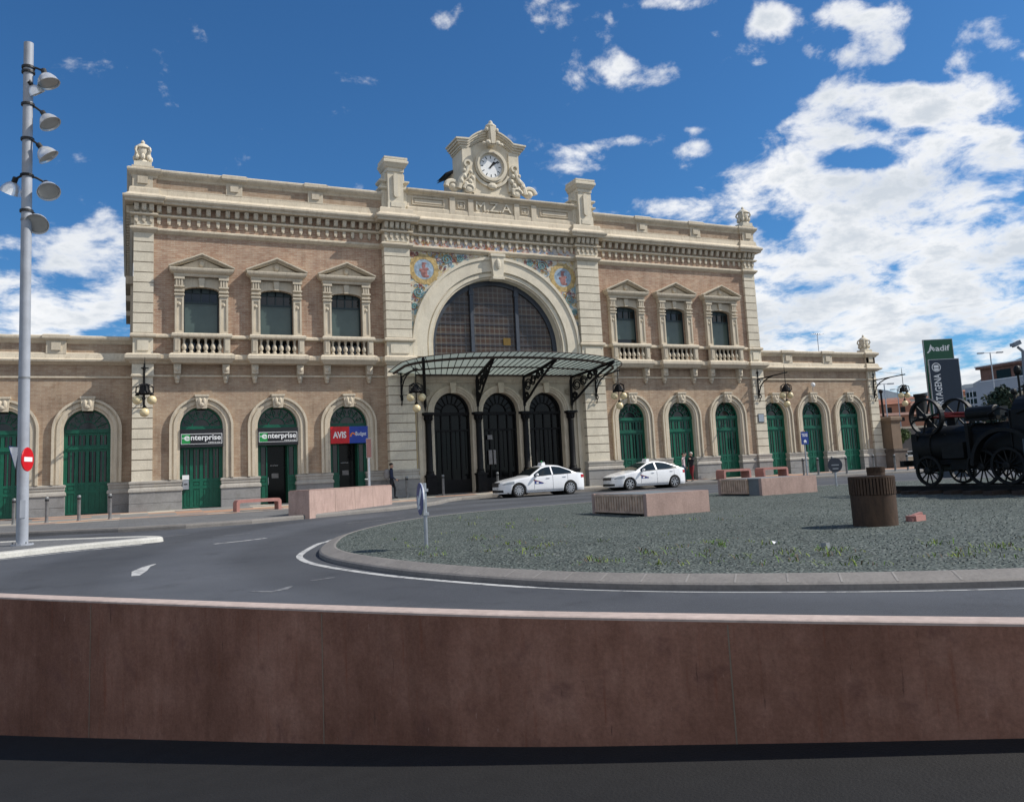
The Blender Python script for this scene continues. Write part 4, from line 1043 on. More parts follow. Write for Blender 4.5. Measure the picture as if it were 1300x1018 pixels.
# loose stones and weeds on the gravel
def inside(p, poly):
    x, y = p; c_ = False; n = len(poly)
    for i in range(n):
        (x1, y1), (x2, y2) = poly[i], poly[(i+1) % n]
        if (y1 > y) != (y2 > y) and x < (x2-x1)*(y-y1)/(y2-y1)+x1: c_ = not c_
    return c_
inner = [(x*.975+0*.025, -28+(y+28)*.965) for x, y in isl]
st = MB(); rnd = random.Random(3)
for i in range(30000):
    t = rnd.random()**1.7
    # denser towards the near rim, which is seen from close by
    x = -16+28*rnd.random()**1.5; y = -41+25*t
    if not inside((x, y), inner): continue
    s = rnd.uniform(.008,.018); c_ = Vector((x, y, gz(x, y)+s*.3)); a = rnd.random()*6.28
    q = [c_+Vector((s*math.cos(a+k*2.09+rnd.uniform(-.3,.3))*rnd.uniform(.8,1.4), s*math.sin(a+k*2.09)*rnd.uniform(.7,1.2), -s*.4)) for k in range(3)]
    tp = c_+Vector((rnd.uniform(-.5,.5)*s, rnd.uniform(-.5,.5)*s, s*rnd.uniform(.5,1.1))); tp2 = c_+Vector((rnd.uniform(-.9,.9)*s, rnd.uniform(-.9,.9)*s, s*rnd.uniform(.3,.8)))
    st.add(q+[tp, tp2], [(0,1,3),(1,2,4),(1,4,3),(2,0,4),(0,3,4)], rnd.choice((0,0,0,1,1,2)))
tag(st.build('loose_stones', [mat('dark_stone', (.082,.098,.09), .9, .3, 20), mat('mid_stone', (.118,.14,.13), .9, .3, 20), mat('light_stone', (.16,.18,.165), .9, .3, 20)]), kind='stuff')
wd = MB(); rnd = random.Random(11)
spots = []
for i in range(70):
    u, v = rnd.uniform(470, 1300), 722-abs(rnd.gauss(0, 1))*20
    p = gp(u, min(v, 717), .17)
    spots.append((p, rnd.uniform(.4,1.)))
for u, v, n_ in ((660,700,5),(690,690,4),(760,712,7),(830,705,5),(930,690,6),(1000,706,5),(1065,700,7),(1230,707,7),(1255,695,4),(560,706,5),(520,690,3),(612,683,4),(598,661,4),(676,662,3),(640,668,3),(905,660,3),(905,690,4),(860,698,4),(1180,690,4)):
    for _ in range(n_): spots.append((gp(u+rnd.gauss(0,14), v+rnd.gauss(0,3), .17), rnd.uniform(.5,1.1)))
for p, s in spots:
    if not inside((p.x, p.y), inner): continue
    for b_ in range(rnd.randint(5, 13)):
        a = rnd.random()*6.28; l = rnd.uniform(.025,.085)*s; lean = rnd.uniform(.4,2.2); w_ = rnd.uniform(.002,.005)*s+.0015
        q = p+Vector((rnd.gauss(0,.07), rnd.gauss(0,.07), 0)); dirv = Vector((math.cos(a), math.sin(a), 0)); sd = Vector((-dirv.y, dirv.x, 0))*w_
        m1 = q+dirv*l*lean*.4+Vector((0,0,l*.7)); e1 = q+dirv*l*lean+Vector((0,0,l))
        wd.add([q-sd, q+sd, m1+sd*1.3, m1-sd*1.3, e1], [(0,1,2,3),(3,2,4)], rnd.choice((0,0,1,1,2)))
tag(wd.build('weeds', [mat('weed_green', (.085,.17,.02), .8, .3, 9), mat('weed_yellow', (.17,.22,.035), .8, .3, 9), mat('weed_brown', (.12,.075,.045), .8, .3, 9)]), kind='stuff')

# ------------------------------------------------------------------ curved wall in the foreground
ZT_ = .35
def onz(u, v, z): d = ray(u, v); t = (z-CZ)/d.z; return CAM+d*t
edge = [(-500,735),(-250,745),(0,757.2),(210,765.5),(420,773.2),(650,780.6),(900,785),(1100,788),(1300,790.5),(1520,793),(1800,797)]
raw = [onz(u, v, ZT_).xy for u, v in edge]
# one smooth curve in the wall's own axes
a0, a1 = raw[0], raw[-1]; ex = (a1-a0).normalized(); ey = Vector((-ex.y, ex.x))
S1 = [((p-a0).dot(ex), (p-a0).dot(ey)) for p in raw]
L_ = (a1-a0).length
def curve_at(q):
    q = max(S1[0][0], min(S1[-1][0], q))
    for i in range(len(S1)-1):
        if q <= S1[i+1][0]: break
    g_ = lambda k: S1[max(0, min(len(S1)-1, k))]
    (x0,y0),(x1,y1),(x2,y2),(x3,y3) = g_(i-1), g_(i), g_(i+1), g_(i+2); h_ = x2-x1; t = (q-x1)/h_
    m1 = (y2-y0)/max(1e-6, x2-x0)*h_; m2 = (y3-y1)/max(1e-6, x3-x1)*h_
    return (2*t**3-3*t*t+1)*y1+(t**3-2*t*t+t)*m1+(-2*t**3+3*t*t)*y2+(t**3-t*t)*m2
front = [a0+ex*q+ey*curve_at(q) for q in [L_*i/110 for i in range(111)]]
TH = .115
wl, wt = MB(), MB()
fr = [(p.x, p.y) for p in front]
wl.sweep([(0,-3.2),(0,ZT_-.012),(-.05,ZT_-.012),(-TH+.03,ZT_-.012),(-TH,ZT_-.012),(-TH,-3.2)], fr)
FW = tag(wl.build('boundary_wall', M['rustwall']), 'long curved rust-brown concrete wall across the foreground with a pale sunlit top', 'wall')
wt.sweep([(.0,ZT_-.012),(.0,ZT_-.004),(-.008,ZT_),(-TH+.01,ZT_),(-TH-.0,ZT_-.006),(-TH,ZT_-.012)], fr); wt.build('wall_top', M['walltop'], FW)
jt = MB()
for u in (35, 400, 937):
    p = onz(u, 775, ZT_).xy; q = min(front, key=lambda f_: (f_-p).length); i = front.index(q); d = (front[i+1]-front[i-1]).normalized(); nn = Vector((d.y, -d.x))
    a, b = q-d*.0025, q+d*.0025; jt.add([(*(a+nn*.0015),-3),(*(b+nn*.0015),-3),(*(b+nn*.0015),ZT_-.02),(*(a+nn*.0015),ZT_-.02)], [(0,1,2,3)])
jt.build('joint', M['groove'], FW)
# sunken tarred path on the near side of the wall
fr2 = [(p.x, p.y) for p in front]
n = len(fr2); pm = MB(); vs = []
base = []
for x, y in fr2:
    # level of the path where it meets the wall
    base.append(ZT_)
def footz(x, y):
    w_ = Vector((x, y, 0))-Vector((CAM.x, CAM.y, 0)); dep = w_.dot(Vector((CAMF.x, CAMF.y, 0)).normalized()); lat = w_.dot(Vector((_r.x, _r.y, 0)))
    return -.14+.088*max(-3.4, min(4, lat))
rows = 8; nv = []
for (x, y), p in zip(fr2, front):
    i = front.index(p); d = (front[min(i+1, n-1)]-front[max(i-1, 0)]).normalized(); nn = Vector((d.y, -d.x))
    for k in range(rows+1): q = p+nn*(-.03+4.5*k/rows); z = footz(*p); nv.append((q.x, q.y, z))
pm.add(nv, [(i*(rows+1)+k,(i+1)*(rows+1)+k,(i+1)*(rows+1)+k+1,i*(rows+1)+k+1) for i in range(n-1) for k in range(rows)])
struct(pm.build('path', M['tar']))
# ------------------------------------------------------------------ floodlight mast
mx, my = gp(28, 692, .105).xy
def z_at(x, y, v):       # height over (x, y) seen at row v
    lo_, hi_ = -2., 40.
    for _ in range(50):
        mid = (lo_+hi_)/2; w_ = Vector((x, y, mid))-CAM; vv = 465-CF*w_.dot(CAMU)/w_.dot(CAMF)
        if vv > v: lo_ = mid
        else: hi_ = mid
    return lo_
def pix(p): w_ = Vector(p)-CAM; d = w_.dot(CAMF); return 650+CF*w_.dot(CAMR)/d, 465-CF*w_.dot(CAMU)/d
mz0 = zr(my)+.10; mtop = z_at(mx, my, 55)
# small lean so that the head stands where it does in the photo
dep = (Vector((mx, my, mtop))-CAM).dot(CAMF); du = 36.5-pix((mx, my, mtop))[0]; lean = _r*(du/CF*dep)
MAST = tag(empty('floodlight_mast', (mx, my, mz0)), 'tall grey steel mast carrying seven bell-shaped floodlights at the left', 'floodlight mast')
mh = mtop-mz0
def mp_(z): return lean*(z/mh)+Vector((0,0,z))
b = MB(); b.tube([mp_(0), mp_(mh)], [.138,.12], 20); b.build('pole', M['mast'], MAST, smooth=True)
b = MB(); b.tube([mp_(0), mp_(.04)], .26, 16); b.build('base_plate', M['mast'], MAST)
b = MB()
for k in range(6): b.tube([mp_(.04)+Vector((.21*math.cos(k*1.047),.21*math.sin(k*1.047),0)), mp_(.09)+Vector((.21*math.cos(k*1.047),.21*math.sin(k*1.047),0))], .02, 6)
b.build('anchor_bolts', M['steel_dark'], MAST)
b = MB()
for z in (4.2, 8.4): b.tube([mp_(z), mp_(z+.05)], .1385, 20)
b.build('seam', M['steel_dark'], MAST)
b = MB(); dv = (CAM-Vector((mx, my, 0))); dv.z = 0; dv.normalize(); b.obox(mp_(.9)+dv*.135, Vector((-dv.y, dv.x, 0))*.06, Vector((0,0,.22)), dv*.012); b.build('hatch', M['mast'], MAST)
def flood(u, v, dirv, r, vc, side=1):
    """bell floodlight with its mouth centre near pixel (u,v); arm from the mast at row vc"""
    zc_ = z_at(mx, my, vc)-mz0; c0 = mp_(zc_)
    dep = (Vector((mx, my, mz0))+c0-CAM).dot(CAMF)
    c_ = at(u, v, dep)-Vector((mx, my, mz0)); d = (_r*dirv[0]+Vector((0,0,1))*dirv[1]+Vector((_fx,_fy,0))*dirv[2]).normalized()
    o_ = MB(); back = c_-d*r*1.15
    o_.lathe([(r*.16,0),(r*.34,r*.06),(r*.62,r*.3),(r*.86,r*.68),(r,r*1.12),(r*1.04,r*1.15),(r*.98,r*1.14),(r*.82,r*.66),(r*.5,r*.28),(.01,r*.22)], back, d, 22)
    f_ = o_.build('floodlight', M['alu'], MAST, smooth=True)
    k_ = MB(); k_.lathe([(.01,r*.98),(r*.9,r*.98),(r*.9,r*1.0),(.01,r*1.0)], back, d, 20); k_.build('lens', M['reflector'], f_)
    k_ = MB(); k_.lathe([(r*.2,-r*.5),(r*.26,-r*.45),(r*.26,0.02),(r*.2,.03)], back, d, 12); k_.tube([c0+Vector((0,0,.02)), (c0+back-d*r*.3)/2+Vector((0,0,.04)), back-d*r*.3], .03, 6); k_.build('housing', M['carblack'], f_)
    k_ = MB(); k_.tube([mp_(zc_-.03), mp_(zc_+.03)], .165, 16); k_.build('clamp', M['carblack'], f_)
for a in ((62,107,(.36,-.93,.0),.28,86),(47,120,(.35,-.85,.5),.22,92),(64,158,(.50,-.80,-.02),.27,133),(62,200,(.55,-.78,.22),.27,177),(62,244,(.42,-.74,-.42),.28,223),(13,245,(-.45,-.80,.25),.27,223),(46.5,285,(.22,-.64,-.62),.29,268)):
    flood(*a)
def zsign(dep_u, v): return None
# round no-entry sign strapped to the mast, and the back of a triangular sign behind it
dep = (Vector((mx, my, 0))-CAM).dot(CAMF)
c_ = at(35, 583, dep-.2)
nx = (Vector((.93,-.30,0))*1).normalized()
sg = tag(empty('no_entry_sign', c_), 'round red no-entry sign with white bar strapped to the floodlight mast', 'road sign')
nrm = (Vector((_fx,_fy,0))*.08+_r).normalized(); tng = Vector((-nrm.y, nrm.x, 0))
b = MB(); b.lathe([(.29,-.02),(.30,0),(.29,.012),(.0,.012)], (0,0,0), nrm, 30); b.build('disc', M['red'], sg)
b = MB(); b.obox(nrm*.016, tng*.2, Vector((0,0,.055)), nrm*.003); b.build('bar', M['white'], sg)
b = MB(); b.tube([-nrm*.02, -nrm*.02-_r*.1+Vector((_fx,_fy,0))*.1], .02, 6); b.build('bracket', M['galv'], sg)
c_ = at(17, 580, dep+.15); sg = tag(empty('warning_sign', c_), 'small triangular give-way sign seen edge-on on the left of the mast', 'road sign')
b = MB(); P = [tng*-.05+_r*-.09+Vector((0,0,.26)), _r*.14+Vector((0,0,.24)), _r*.06+Vector((0,0,-.30))]
dd = Vector((_fx,_fy,0))*.01; b.add([p-dd for p in P]+[p+dd for p in P], [(0,1,2),(5,4,3),(0,1,4,3),(1,2,5,4),(2,0,3,5)]); b.build('plate', M['white'], sg)
b = MB(); b.tube([P[0],P[1],P[2],P[0]], .014, 5); b.tube([Vector((0,0,.1)), Vector((0,0,.1))+_r*.25], .015, 5); b.build('rim', M['signblue'], sg)

# ------------------------------------------------------------------ bollards
def bollard(p, label, group):
    o_ = MB(); o_.lathe([(.085,0),(.085,.02),(.06,.03),(.06,.86),(.066,.87),(.066,.93),(.05,.96),(.02,.97)], n=12); return o_
BP = None
def put_bollard(x, y, s, label, group):
    global BP
    if BP is None:
        BP = empty('bollard'); bollard(0,0,0).build('post', M['steel_dark'], BP, smooth=True)
        k_ = MB(); k_.lathe([(.067,.80),(.07,.81),(.07,.86),(.067,.87)], n=12); k_.build('collar', M['carblack'], BP); o_ = BP
    else: o_ = copy_tree(BP)
    o_.location = (x, y, pz(x, y)); o_.scale = (s,)*3; tag(o_, label, 'bollard', group)
for u, v, l in ((17,666,'thin steel bollard left of the floodlight mast'),(59,663.5,'thin steel bollard between the mast and the shaded green wing door'),(100,661,'thin steel bollard standing before the shaded green wing door'),(139.5,659,'thin steel bollard at the corner of the main block beside the wing door')):
    x, y = gp(u, v, .14).xy; put_bollard(x, y, 1.1, l, 'bollards along the left pavement')
for x, y, l in ((-6.05,-1.15,'short bollard left of the glass-canopied entrance by the pier'),(-4.05,-1.15,'short bollard in front of the left entrance arch'),(-.9,-1.15,'short bollard in front of the middle entrance arch'),(1.1,-1.15,'short bollard beside the nose of the left white taxi')):
    put_bollard(x, y, 1.15, l, 'bollards at the entrance')
for u, v, l in ((1021,604.5,'rusty bollard left of the blue taxi-rank sign post'),(1039.5,603.5,'rusty bollard right of the blue taxi-rank sign post'),(1058,602,'rusty bollard behind the dark round sign'),(1075.5,601.7,'rusty bollard before the last green wing door'),(1110,599,'rusty bollard near the right corner of the station'),(1137,598,'rusty bollard in front of the brick gate pillar'),(1153,597,'rusty bollard right of the brick gate pillar')):
    x, y = gp(u, v, .13).xy; put_bollard(x, max(y, -3.2), 1.15, l, 'bollards along the right pavement')

# ------------------------------------------------------------------ coral benches (bent slab)
def coral_bench(x, y, rz, L, label, group, z=None, w=.55, h=.52):
    t = tag(empty('bench', (x, y, pz(x, y) if z is None else z), rz), label, 'bench', group)
    prof = []
    n = 6; r = .16
    outer = [(-L/2,0)]+[(-L/2+r-r*math.cos(PI/2*i/n), h-r+r*math.sin(PI/2*i/n)) for i in range(n+1)]+[(L/2-r+r*math.sin(PI/2*i/n), h-r+r*math.cos(PI/2*i/n)) for i in range(n+1)]+[(L/2,0)]
    k = .14; innr = [(L/2-k,0),(L/2-k,h-k-.05),(L/2-k-.05,h-k),(-L/2+k+.05,h-k),(-L/2+k,h-k-.05),(-L/2+k,0)]
    b = MB()
    # seat as a prism, legs as prisms
    top = [p for p in outer if p[1] >= h-r-.001]
    b.prism(outer[:n+2]+[(-L/2+k,h-k-.05),(-L/2+k,0)], -w/2, w/2); b.build('leg', M['coral'], t)
    b = MB(); b.prism([(L/2-k,0),(L/2-k,h-k-.05)]+outer[n+2:], -w/2, w/2); b.build('leg', M['coral'], t)
    b = MB(); b.prism([(-L/2+r,h),(L/2-r,h),(L/2-k,h-k-.05),(L/2-k-.05,h-k),(-L/2+k+.05,h-k),(-L/2+k,h-k-.05)], -w/2+.002, w/2-.002); b.build('seat', M['coral'], t)
p0, p1 = gp(301,650,.14), gp(351,646,.14)
coral_bench((p0.x+p1.x)/2, (p0.y+p1.y)/2-.1, .02+math.atan2(p1.y-p0.y, p1.x-p0.x)*.3, 2.0, 'coral red bench by the grey plinth near the first car-hire door', 'coral benches')
coral_bench(14.9, -1.5, 0, 2.1, 'coral red bench nearest the two standing people, above the slatted bench', 'coral benches', w=.8, h=.62)
coral_bench(17.75, -1.7, 0, 2.0, 'coral red bench right of its twin, in front of the right wing corner pier', 'coral benches', w=.8, h=.62)

# ------------------------------------------------------------------ pink concrete blocks
def pink_block(P4, h, label, z=None):
    """plan corners P4"""
    c_ = Vector((sum(p[0] for p in P4)/4, sum(p[1] for p in P4)/4)); zz = (pz(*c_) if z is None else z)
    t = tag(empty('planter_block', (c_.x, c_.y, zz)), label, 'concrete block')
    Q = [(p[0]-c_.x, p[1]-c_.y) for p in P4]
    b = MB(); b.slab(Q, -.3, h-.03); b.slab([(x*.985, y*.985) for x, y in Q], h-.03, h); b.build('body', M['pink'], t, bevel=.012); return t, Q
pl = [gp(366,655,.14).xy, gp(393,653.5,.14).xy, gp(498,640,.14).xy]
ax_ = (pl[2]-pl[1]).normalized(); nn = Vector((-ax_.y, ax_.x)); 
t, Q = pink_block([tuple(pl[1]), tuple(pl[2]), tuple(pl[2]+nn*.85), tuple(pl[1]+nn*.85)], .88, 'long pale pink concrete wall block on the pavement before the second car-hire door')
b = MB()
for k in (.27,.5,.73): p = Vector(Q[0]).lerp(Vector(Q[1]), k); b.obox((*(p-nn*.001), .42), (*(ax_*.006), 0), (*(nn*.003), 0), (0,0,.42))
b.build('joint', M['groove'], t)
def slat_bench(x0, x1, y0, y1, h, label, gap=None):
    """pink end face towards -Y, wooden slats along the -X side, slate top"""
    zz = zr((y0+y1)/2)+.165; c_ = ((x0+x1)/2, (y0+y1)/2)
    t = tag(empty('slatted_bench', (*c_, zz)), label, 'bench'); x0, x1, y0, y1 = x0-c_[0], x1-c_[0], y0-c_[1], y1-c_[1]
    b = MB(); b.box(x0, x1, y0, y0+.14, -.2, h); b.box(x1-.14, x1, y0+.14, y1, -.2, h); b.box(x0, x1-.14, y1-.14, y1, -.2, h); b.build('body', M['pink'], t, bevel=.01)
    b = MB(); b.box(x0+.05, x1-.14, y0+.14, y1-.14, h-.06, h-.005); b.build('top', M['slate'], t)
    b = MB(); y = y0+.14 if gap is None else y0+gap; n = int((y1-.14-y)/.12); 
    b.box(x0+.08, x0+.12, y, y1-.14, .0, h-.06)
    b.build('slat_backing', M['groove'], t)
    if gap: b = MB(); b.box(x0+.5, x0+.56, y0+.14, y0+gap, -.1, h-.06); b.v = [(x_-.42, y_, z_) for x_, y_, z_ in b.v]; b.build('gap_filler', M['slate'], t)  # added grey panel that lightens the black gap beside the slats
    b = MB()
    for i in range(n): yy = y+(i+.5)*(y1-.14-y)/n; b.box(x0+.0, x0+.09, yy-.04, yy+.04, .05, h-.07)
    b.box(x0-.01, x0+.11, y, y1-.14, h-.07, h-.02); b.box(x0-.01, x0+.11, y, y1-.14, .02, .06)
    b.build('slats', M['slat'], t)
slat_bench(-7.80, -5.92, -26.05, -23.4, .50, 'low pink bench with slatted wooden side, nearest the rusty bin on the gravel')
slat_bench(.45, 2.95, -20.65, -18.3, .55, 'low pink slatted bench on the gravel in front of the two coral benches', gap=.75)

# ------------------------------------------------------------------ rusty bins on the gravel
def bin_(x, y, r, h, label, rnd_=True):
    t = tag(empty('litter_bin', (x, y, gz(x, y) if y < -10 else pz(x, y))), label, 'bin', 'rusty bins')
    b = MB(); b.lathe([(r*.97,-.03),(r*.98,h*.62),(r*.90,h*.63),(r*.90,h*.66)], n=40); b.build('drum', M['rustbin'], t, smooth=True)
    b = MB(); n = 44
    for k in range(n):
        a = 2*PI*k/n; c_, s = math.cos(a), math.sin(a); b.obox((r*.95*c_, r*.95*s, h*.80), (.022*c_,.022*s,0), (-.018*s,.018*c_,0), (0,0,h*.17))
    b.build('bars', M['rustbin'], t)
    b = MB(); b.lathe([(r*.80,.1),(r*.80,h*.93),(r*.78,h*.95),(r*.76,.15)], n=30); b.build('liner', M['carblack'], t, smooth=True)
    b = MB(); b.lathe([(r*.99,h*.955),(r*1.0,h*.96),(r*1.0,h),(r*.8,h),(r*.8,h*.955)], n=40); b.build('rim', M['rustbin'], t, smooth=True)
    b = MB(); b.lathe([(r*.76,h*.93),(r*.76,h*.99)], n=30); b.build('lid', M['carblack'], t)
bx = gp(1108, 669, .135)
_px = CF/((bx-CAM).dot(CAMF)); bin_(bx.x+.36, bx.y+.26, 28.5/_px, 63.5/_px, 'big round rusty steel bin with slotted rim on the gravel, nearest the camera')
b2 = gp(1118, 640, .135); 
p2 = gp(1113, 610, .135); bin_(p2.x, p2.y, .40, .62, 'small dark bin just behind the big rusty bin')

# ------------------------------------------------------------------ signs on posts
def post(x, y, z0, z1, r, parent, mtl, name='post'):
    b = MB(); b.tube([(0,0,0),(0,0,z1-z0)], r, 10); return b.build(name, mtl, parent, smooth=True)
p = gp(541.5, 696, .135); dpp = (p-CAM).dot(CAMF); ht = z_at(p.x, p.y, 613)-p.z
t = tag(empty('keep_right_sign', p), 'low blue round traffic sign on a grey post at the tip of the gravel', 'road sign')
post(0,0,0,ht,.032,t,M['galv']); rr = 20.5/CF*dpp
nrm = (-_r*.93+Vector((_fx,_fy,0))*-.30).normalized(); cz_ = ht-rr*.98
cc = -_r*.075+Vector((0,0,cz_))
b = MB(); b.lathe([(rr*.98,-.015),(rr,-.01),(rr,.012),(rr*.97,.016),(.0,.016)], cc, nrm, 32); b.build('disc', M['signblue'], t)
b = MB(); b.lathe([(rr*.999,-.018),(rr*1.003,-.012),(rr*1.003,.006),(rr*.999,.008)], cc, nrm, 32); b.build('rim', M['alu'], t)
tg = Vector((-nrm.y, nrm.x, 0)); b = MB(); b.obox(cc+nrm*.019, tg*.04+Vector((0,0,-.04)), tg*.16+Vector((0,0,.16)), nrm*.002)
b.obox(cc+nrm*.019+tg*-.13+Vector((0,0,-.06)), tg*.03, Vector((0,0,.11)), nrm*.002); b.obox(cc+nrm*.019+tg*-.06+Vector((0,0,-.14)), tg*.1, Vector((0,0,.03)), nrm*.002); b.build('arrow', M['white'], t)
b = MB(); b.box(-.05,.05,-.05,.05,ht-.55,ht-.5); b.box(-.05,.05,-.05,.05,ht-.15,ht-.1); b.build('clamp', M['galv'], t)
p = gp(1062, 617, .135); ht = z_at(p.x, p.y, 581)-p.z; dpp = (p-CAM).dot(CAMF)
t = tag(empty('road_sign', p), 'dark grey back of a round traffic sign on a short post beyond the gravel', 'road sign')
post(0,0,0,ht,.04,t,M['galv']); rr = 9.2/CF*dpp; nn3 = Vector((-_fx,-_fy,0))
b = MB(); b.lathe([(rr,-.01),(rr,.02),(0,.02)], Vector((0,0,ht-rr))+nn3*.05, nn3, 28); b.build('disc', mat('weathered_sign_back', (.045,.052,.068), .5, .2, 6), t)
b = MB(); b.obox(Vector((0,0,ht-rr))+nn3*.075, _r*rr*.5, Vector((0,0,.02)), nn3*.008); b.obox(Vector((0,0,ht-rr*1.5))+nn3*.075, _r*rr*.4, Vector((0,0,.02)), nn3*.008); b.build('clamp', M['galv'], t)
p = gp(1028, 605, .13); p.y = max(p.y, -3.2); ht = z_at(p.x, p.y, 547)-p.z
t = tag(empty('taxi_rank_sign', p), 'square blue taxi-rank sign with white lettering on a slim grey post', 'road sign')
post(0,0,0,ht,.045,t,M['galv'])
b = MB(); b.box(-.29,.31,-.07,-.05,ht-.85,ht-.05); b.build('panel', M['signblue'], t)
b = MB(); put_text(b, 'TAXIS', -.22,.24,ht-.36,ht-.17,-.072,.003, bold=.01); b.box(-.1,.12,-.076,-.072,ht-.70,ht-.62); b.box(-.05,.07,-.076,-.072,ht-.62,ht-.56)
for dx in (-.06,.08): b.lathe([(.04,0),(.04,.004)], (dx,-.072,ht-.71), (0,-1,0), 10)
b.build('lettering', M['white'], t)
b = MB(); b.box(-.05,.07,-.07,-.05,ht-.05,ht+.02); b.build('top_tab', M['tile_yellow'], t)
b = MB(); b.box(-.06,.06,-.05,.05,.7,.76); b.build('clamp', M['galv'], t)
# slim info post before the third car-hire door
p = Vector((-8.05,-1.2,pz(-8.05,-1.2))); 
t = tag(empty('info_post', p), 'slim white post with a tall red panel beside the red and blue car-hire door', 'sign post')
ht = z_at(p.x, p.y, 557)-p.z
post(0,0,0,ht-.2,.06,t,M['white']); b = MB(); b.box(-.12,.12,-.09,-.06,ht-.95,ht); b.build('panel', M['coral'], t); b = MB(); b.box(-.13,.13,-.062,-.05,ht-.97,ht+.02); b.build('backing', M['white'], t)
b = MB(); b.tube([(0,0,1.05),(-.25,-.05,1.08)], .015, 6); b.build('arm', M['alu'], t)

# ------------------------------------------------------------------ shop signs and letter box on the facade
def fascia(x, label): 
    t = tag(empty('shop_sign', (x, -.05, 2.92)), label, 'sign', 'car-hire signs'); b = MB(); b.box(-.985,.985,-.03,.04,0,.88); b.build('board', M['signblack'], t)
    b = MB(); b.box(-.94,.94,-.042,-.03,.16,.66); b.build('frame', M['white'], t)
    b = MB(); b.box(-.915,.915,-.046,-.042,.185,.635); b.build('panel', M['signblack'], t)
    b = MB(); b.box(-.91,-.53,-.05,-.046,.19,.63); b.build('green_block', M['siggreen'], t)
    b = MB(); put_text(b, 'e', -.80,-.55,.33,.56,-.051,.003, bold=.02); b.box(-.90,-.70,-.054,-.051,.435,.465); put_text(b, 'nterprise', -.50,.88,.27,.60,-.051,.003, bold=.02, spacing=1.0)
    put_text(b, 'rent-a-car', .30,.88,.20,.27,-.051,.003, bold=.01); b.build('lettering', M['white'], t)
fascia(-16.0, 'black car-hire sign with white lettering and green block above the closed green door')
fascia(-12.375, 'black car-hire sign with white lettering and green block above the open dark doorway')
t = tag(empty('shop_sign', (-8.75,-.07,2.9)), 'half red, half blue car-hire sign with white lettering over the third doorway', 'sign', 'car-hire signs')
b = MB(); b.box(-.985,.985,.0,.1,0,.88); b.build('board', M['signblack'], t)
b = MB(); b.box(-.985,-.0,-.012,.0,.0,.88); b.build('red_panel', M['red'], t); b = MB(); b.box(.0,.985,-.012,.0,.0,.88); b.build('blue_panel', M['blue'], t)
b = MB(); put_text(b, 'AVIS', -.86,-.16,.28,.62,-.013,.004, bold=.035); put_text(b, 'Budget', .33,.90,.33,.60,-.013,.004, bold=.01); b.build('lettering', M['white'], t)
b = MB(); b.archband(.19, .42, .07, .14, -.018, -.013, 10, 170, 12); b.obox((.08,-.015,.40),(.03,0,.05),(0,.003,0),(-.03,0,.02)); b.build('emblem', M['orange'], t)
t = tag(empty('letter_box', (-16.72,.2,1.25)), 'grey metal letter box with a white notice on the first green door', 'letter box')
b = MB(); b.box(-.14,.14,-.12,.06,-.32,.12); b.build('body', M['galv'], t); b = MB(); b.box(-.15,.15,-.125,.04,.14,.36); b.build('notice', M['white'], t); b = MB(); b.box(-.08,.08,-.13,-.12,-.1,-.05); b.build('slot', M['carblack'], t)
t = tag(empty('wall_plaque', (18.62,-.17,3.75)), 'small grey plaque on the right corner pier of the main block', 'plaque')
b = MB(); b.box(-.22,.22,-.03,.0,-.25,.25); b.build('plate', M['galv'], t); b = MB(); b.box(-.25,.25,-.015,.0,-.28,.28); b.build('backing', M['carblack'], t)
t = tag(empty('security_camera', (23.9,WY-.1,6.0)), 'small white camera fixed above the middle door of the right wing', 'camera')
b = MB(); b.ball((0,-.15,0),(.16,.16,.17),12); b.build('dome', M['white'], t); b = MB(); b.tube([(0,0,.1),(0,-.15,.1)],.04,6); b.tube([(0,-.1,-.1),(0,-.1,-.5)],.02,6); b.build('bracket', M['galv'], t)
b = MB(); b.tube([(0,0,0),(0,0,2.0)],.025,6); b.tube([(-.5,0,1.95),(.55,0,2.0)],.02,5)
for k in range(6): b.tube([(-.45+k*.18,-.22,1.96),(-.45+k*.18,.22,1.96)],.012,5)
tag(b.build('roof_antenna', M['galv'], None, loc=(27.6,3.2,8.2)), 'thin television antenna on the roof of the right wing', 'antenna')

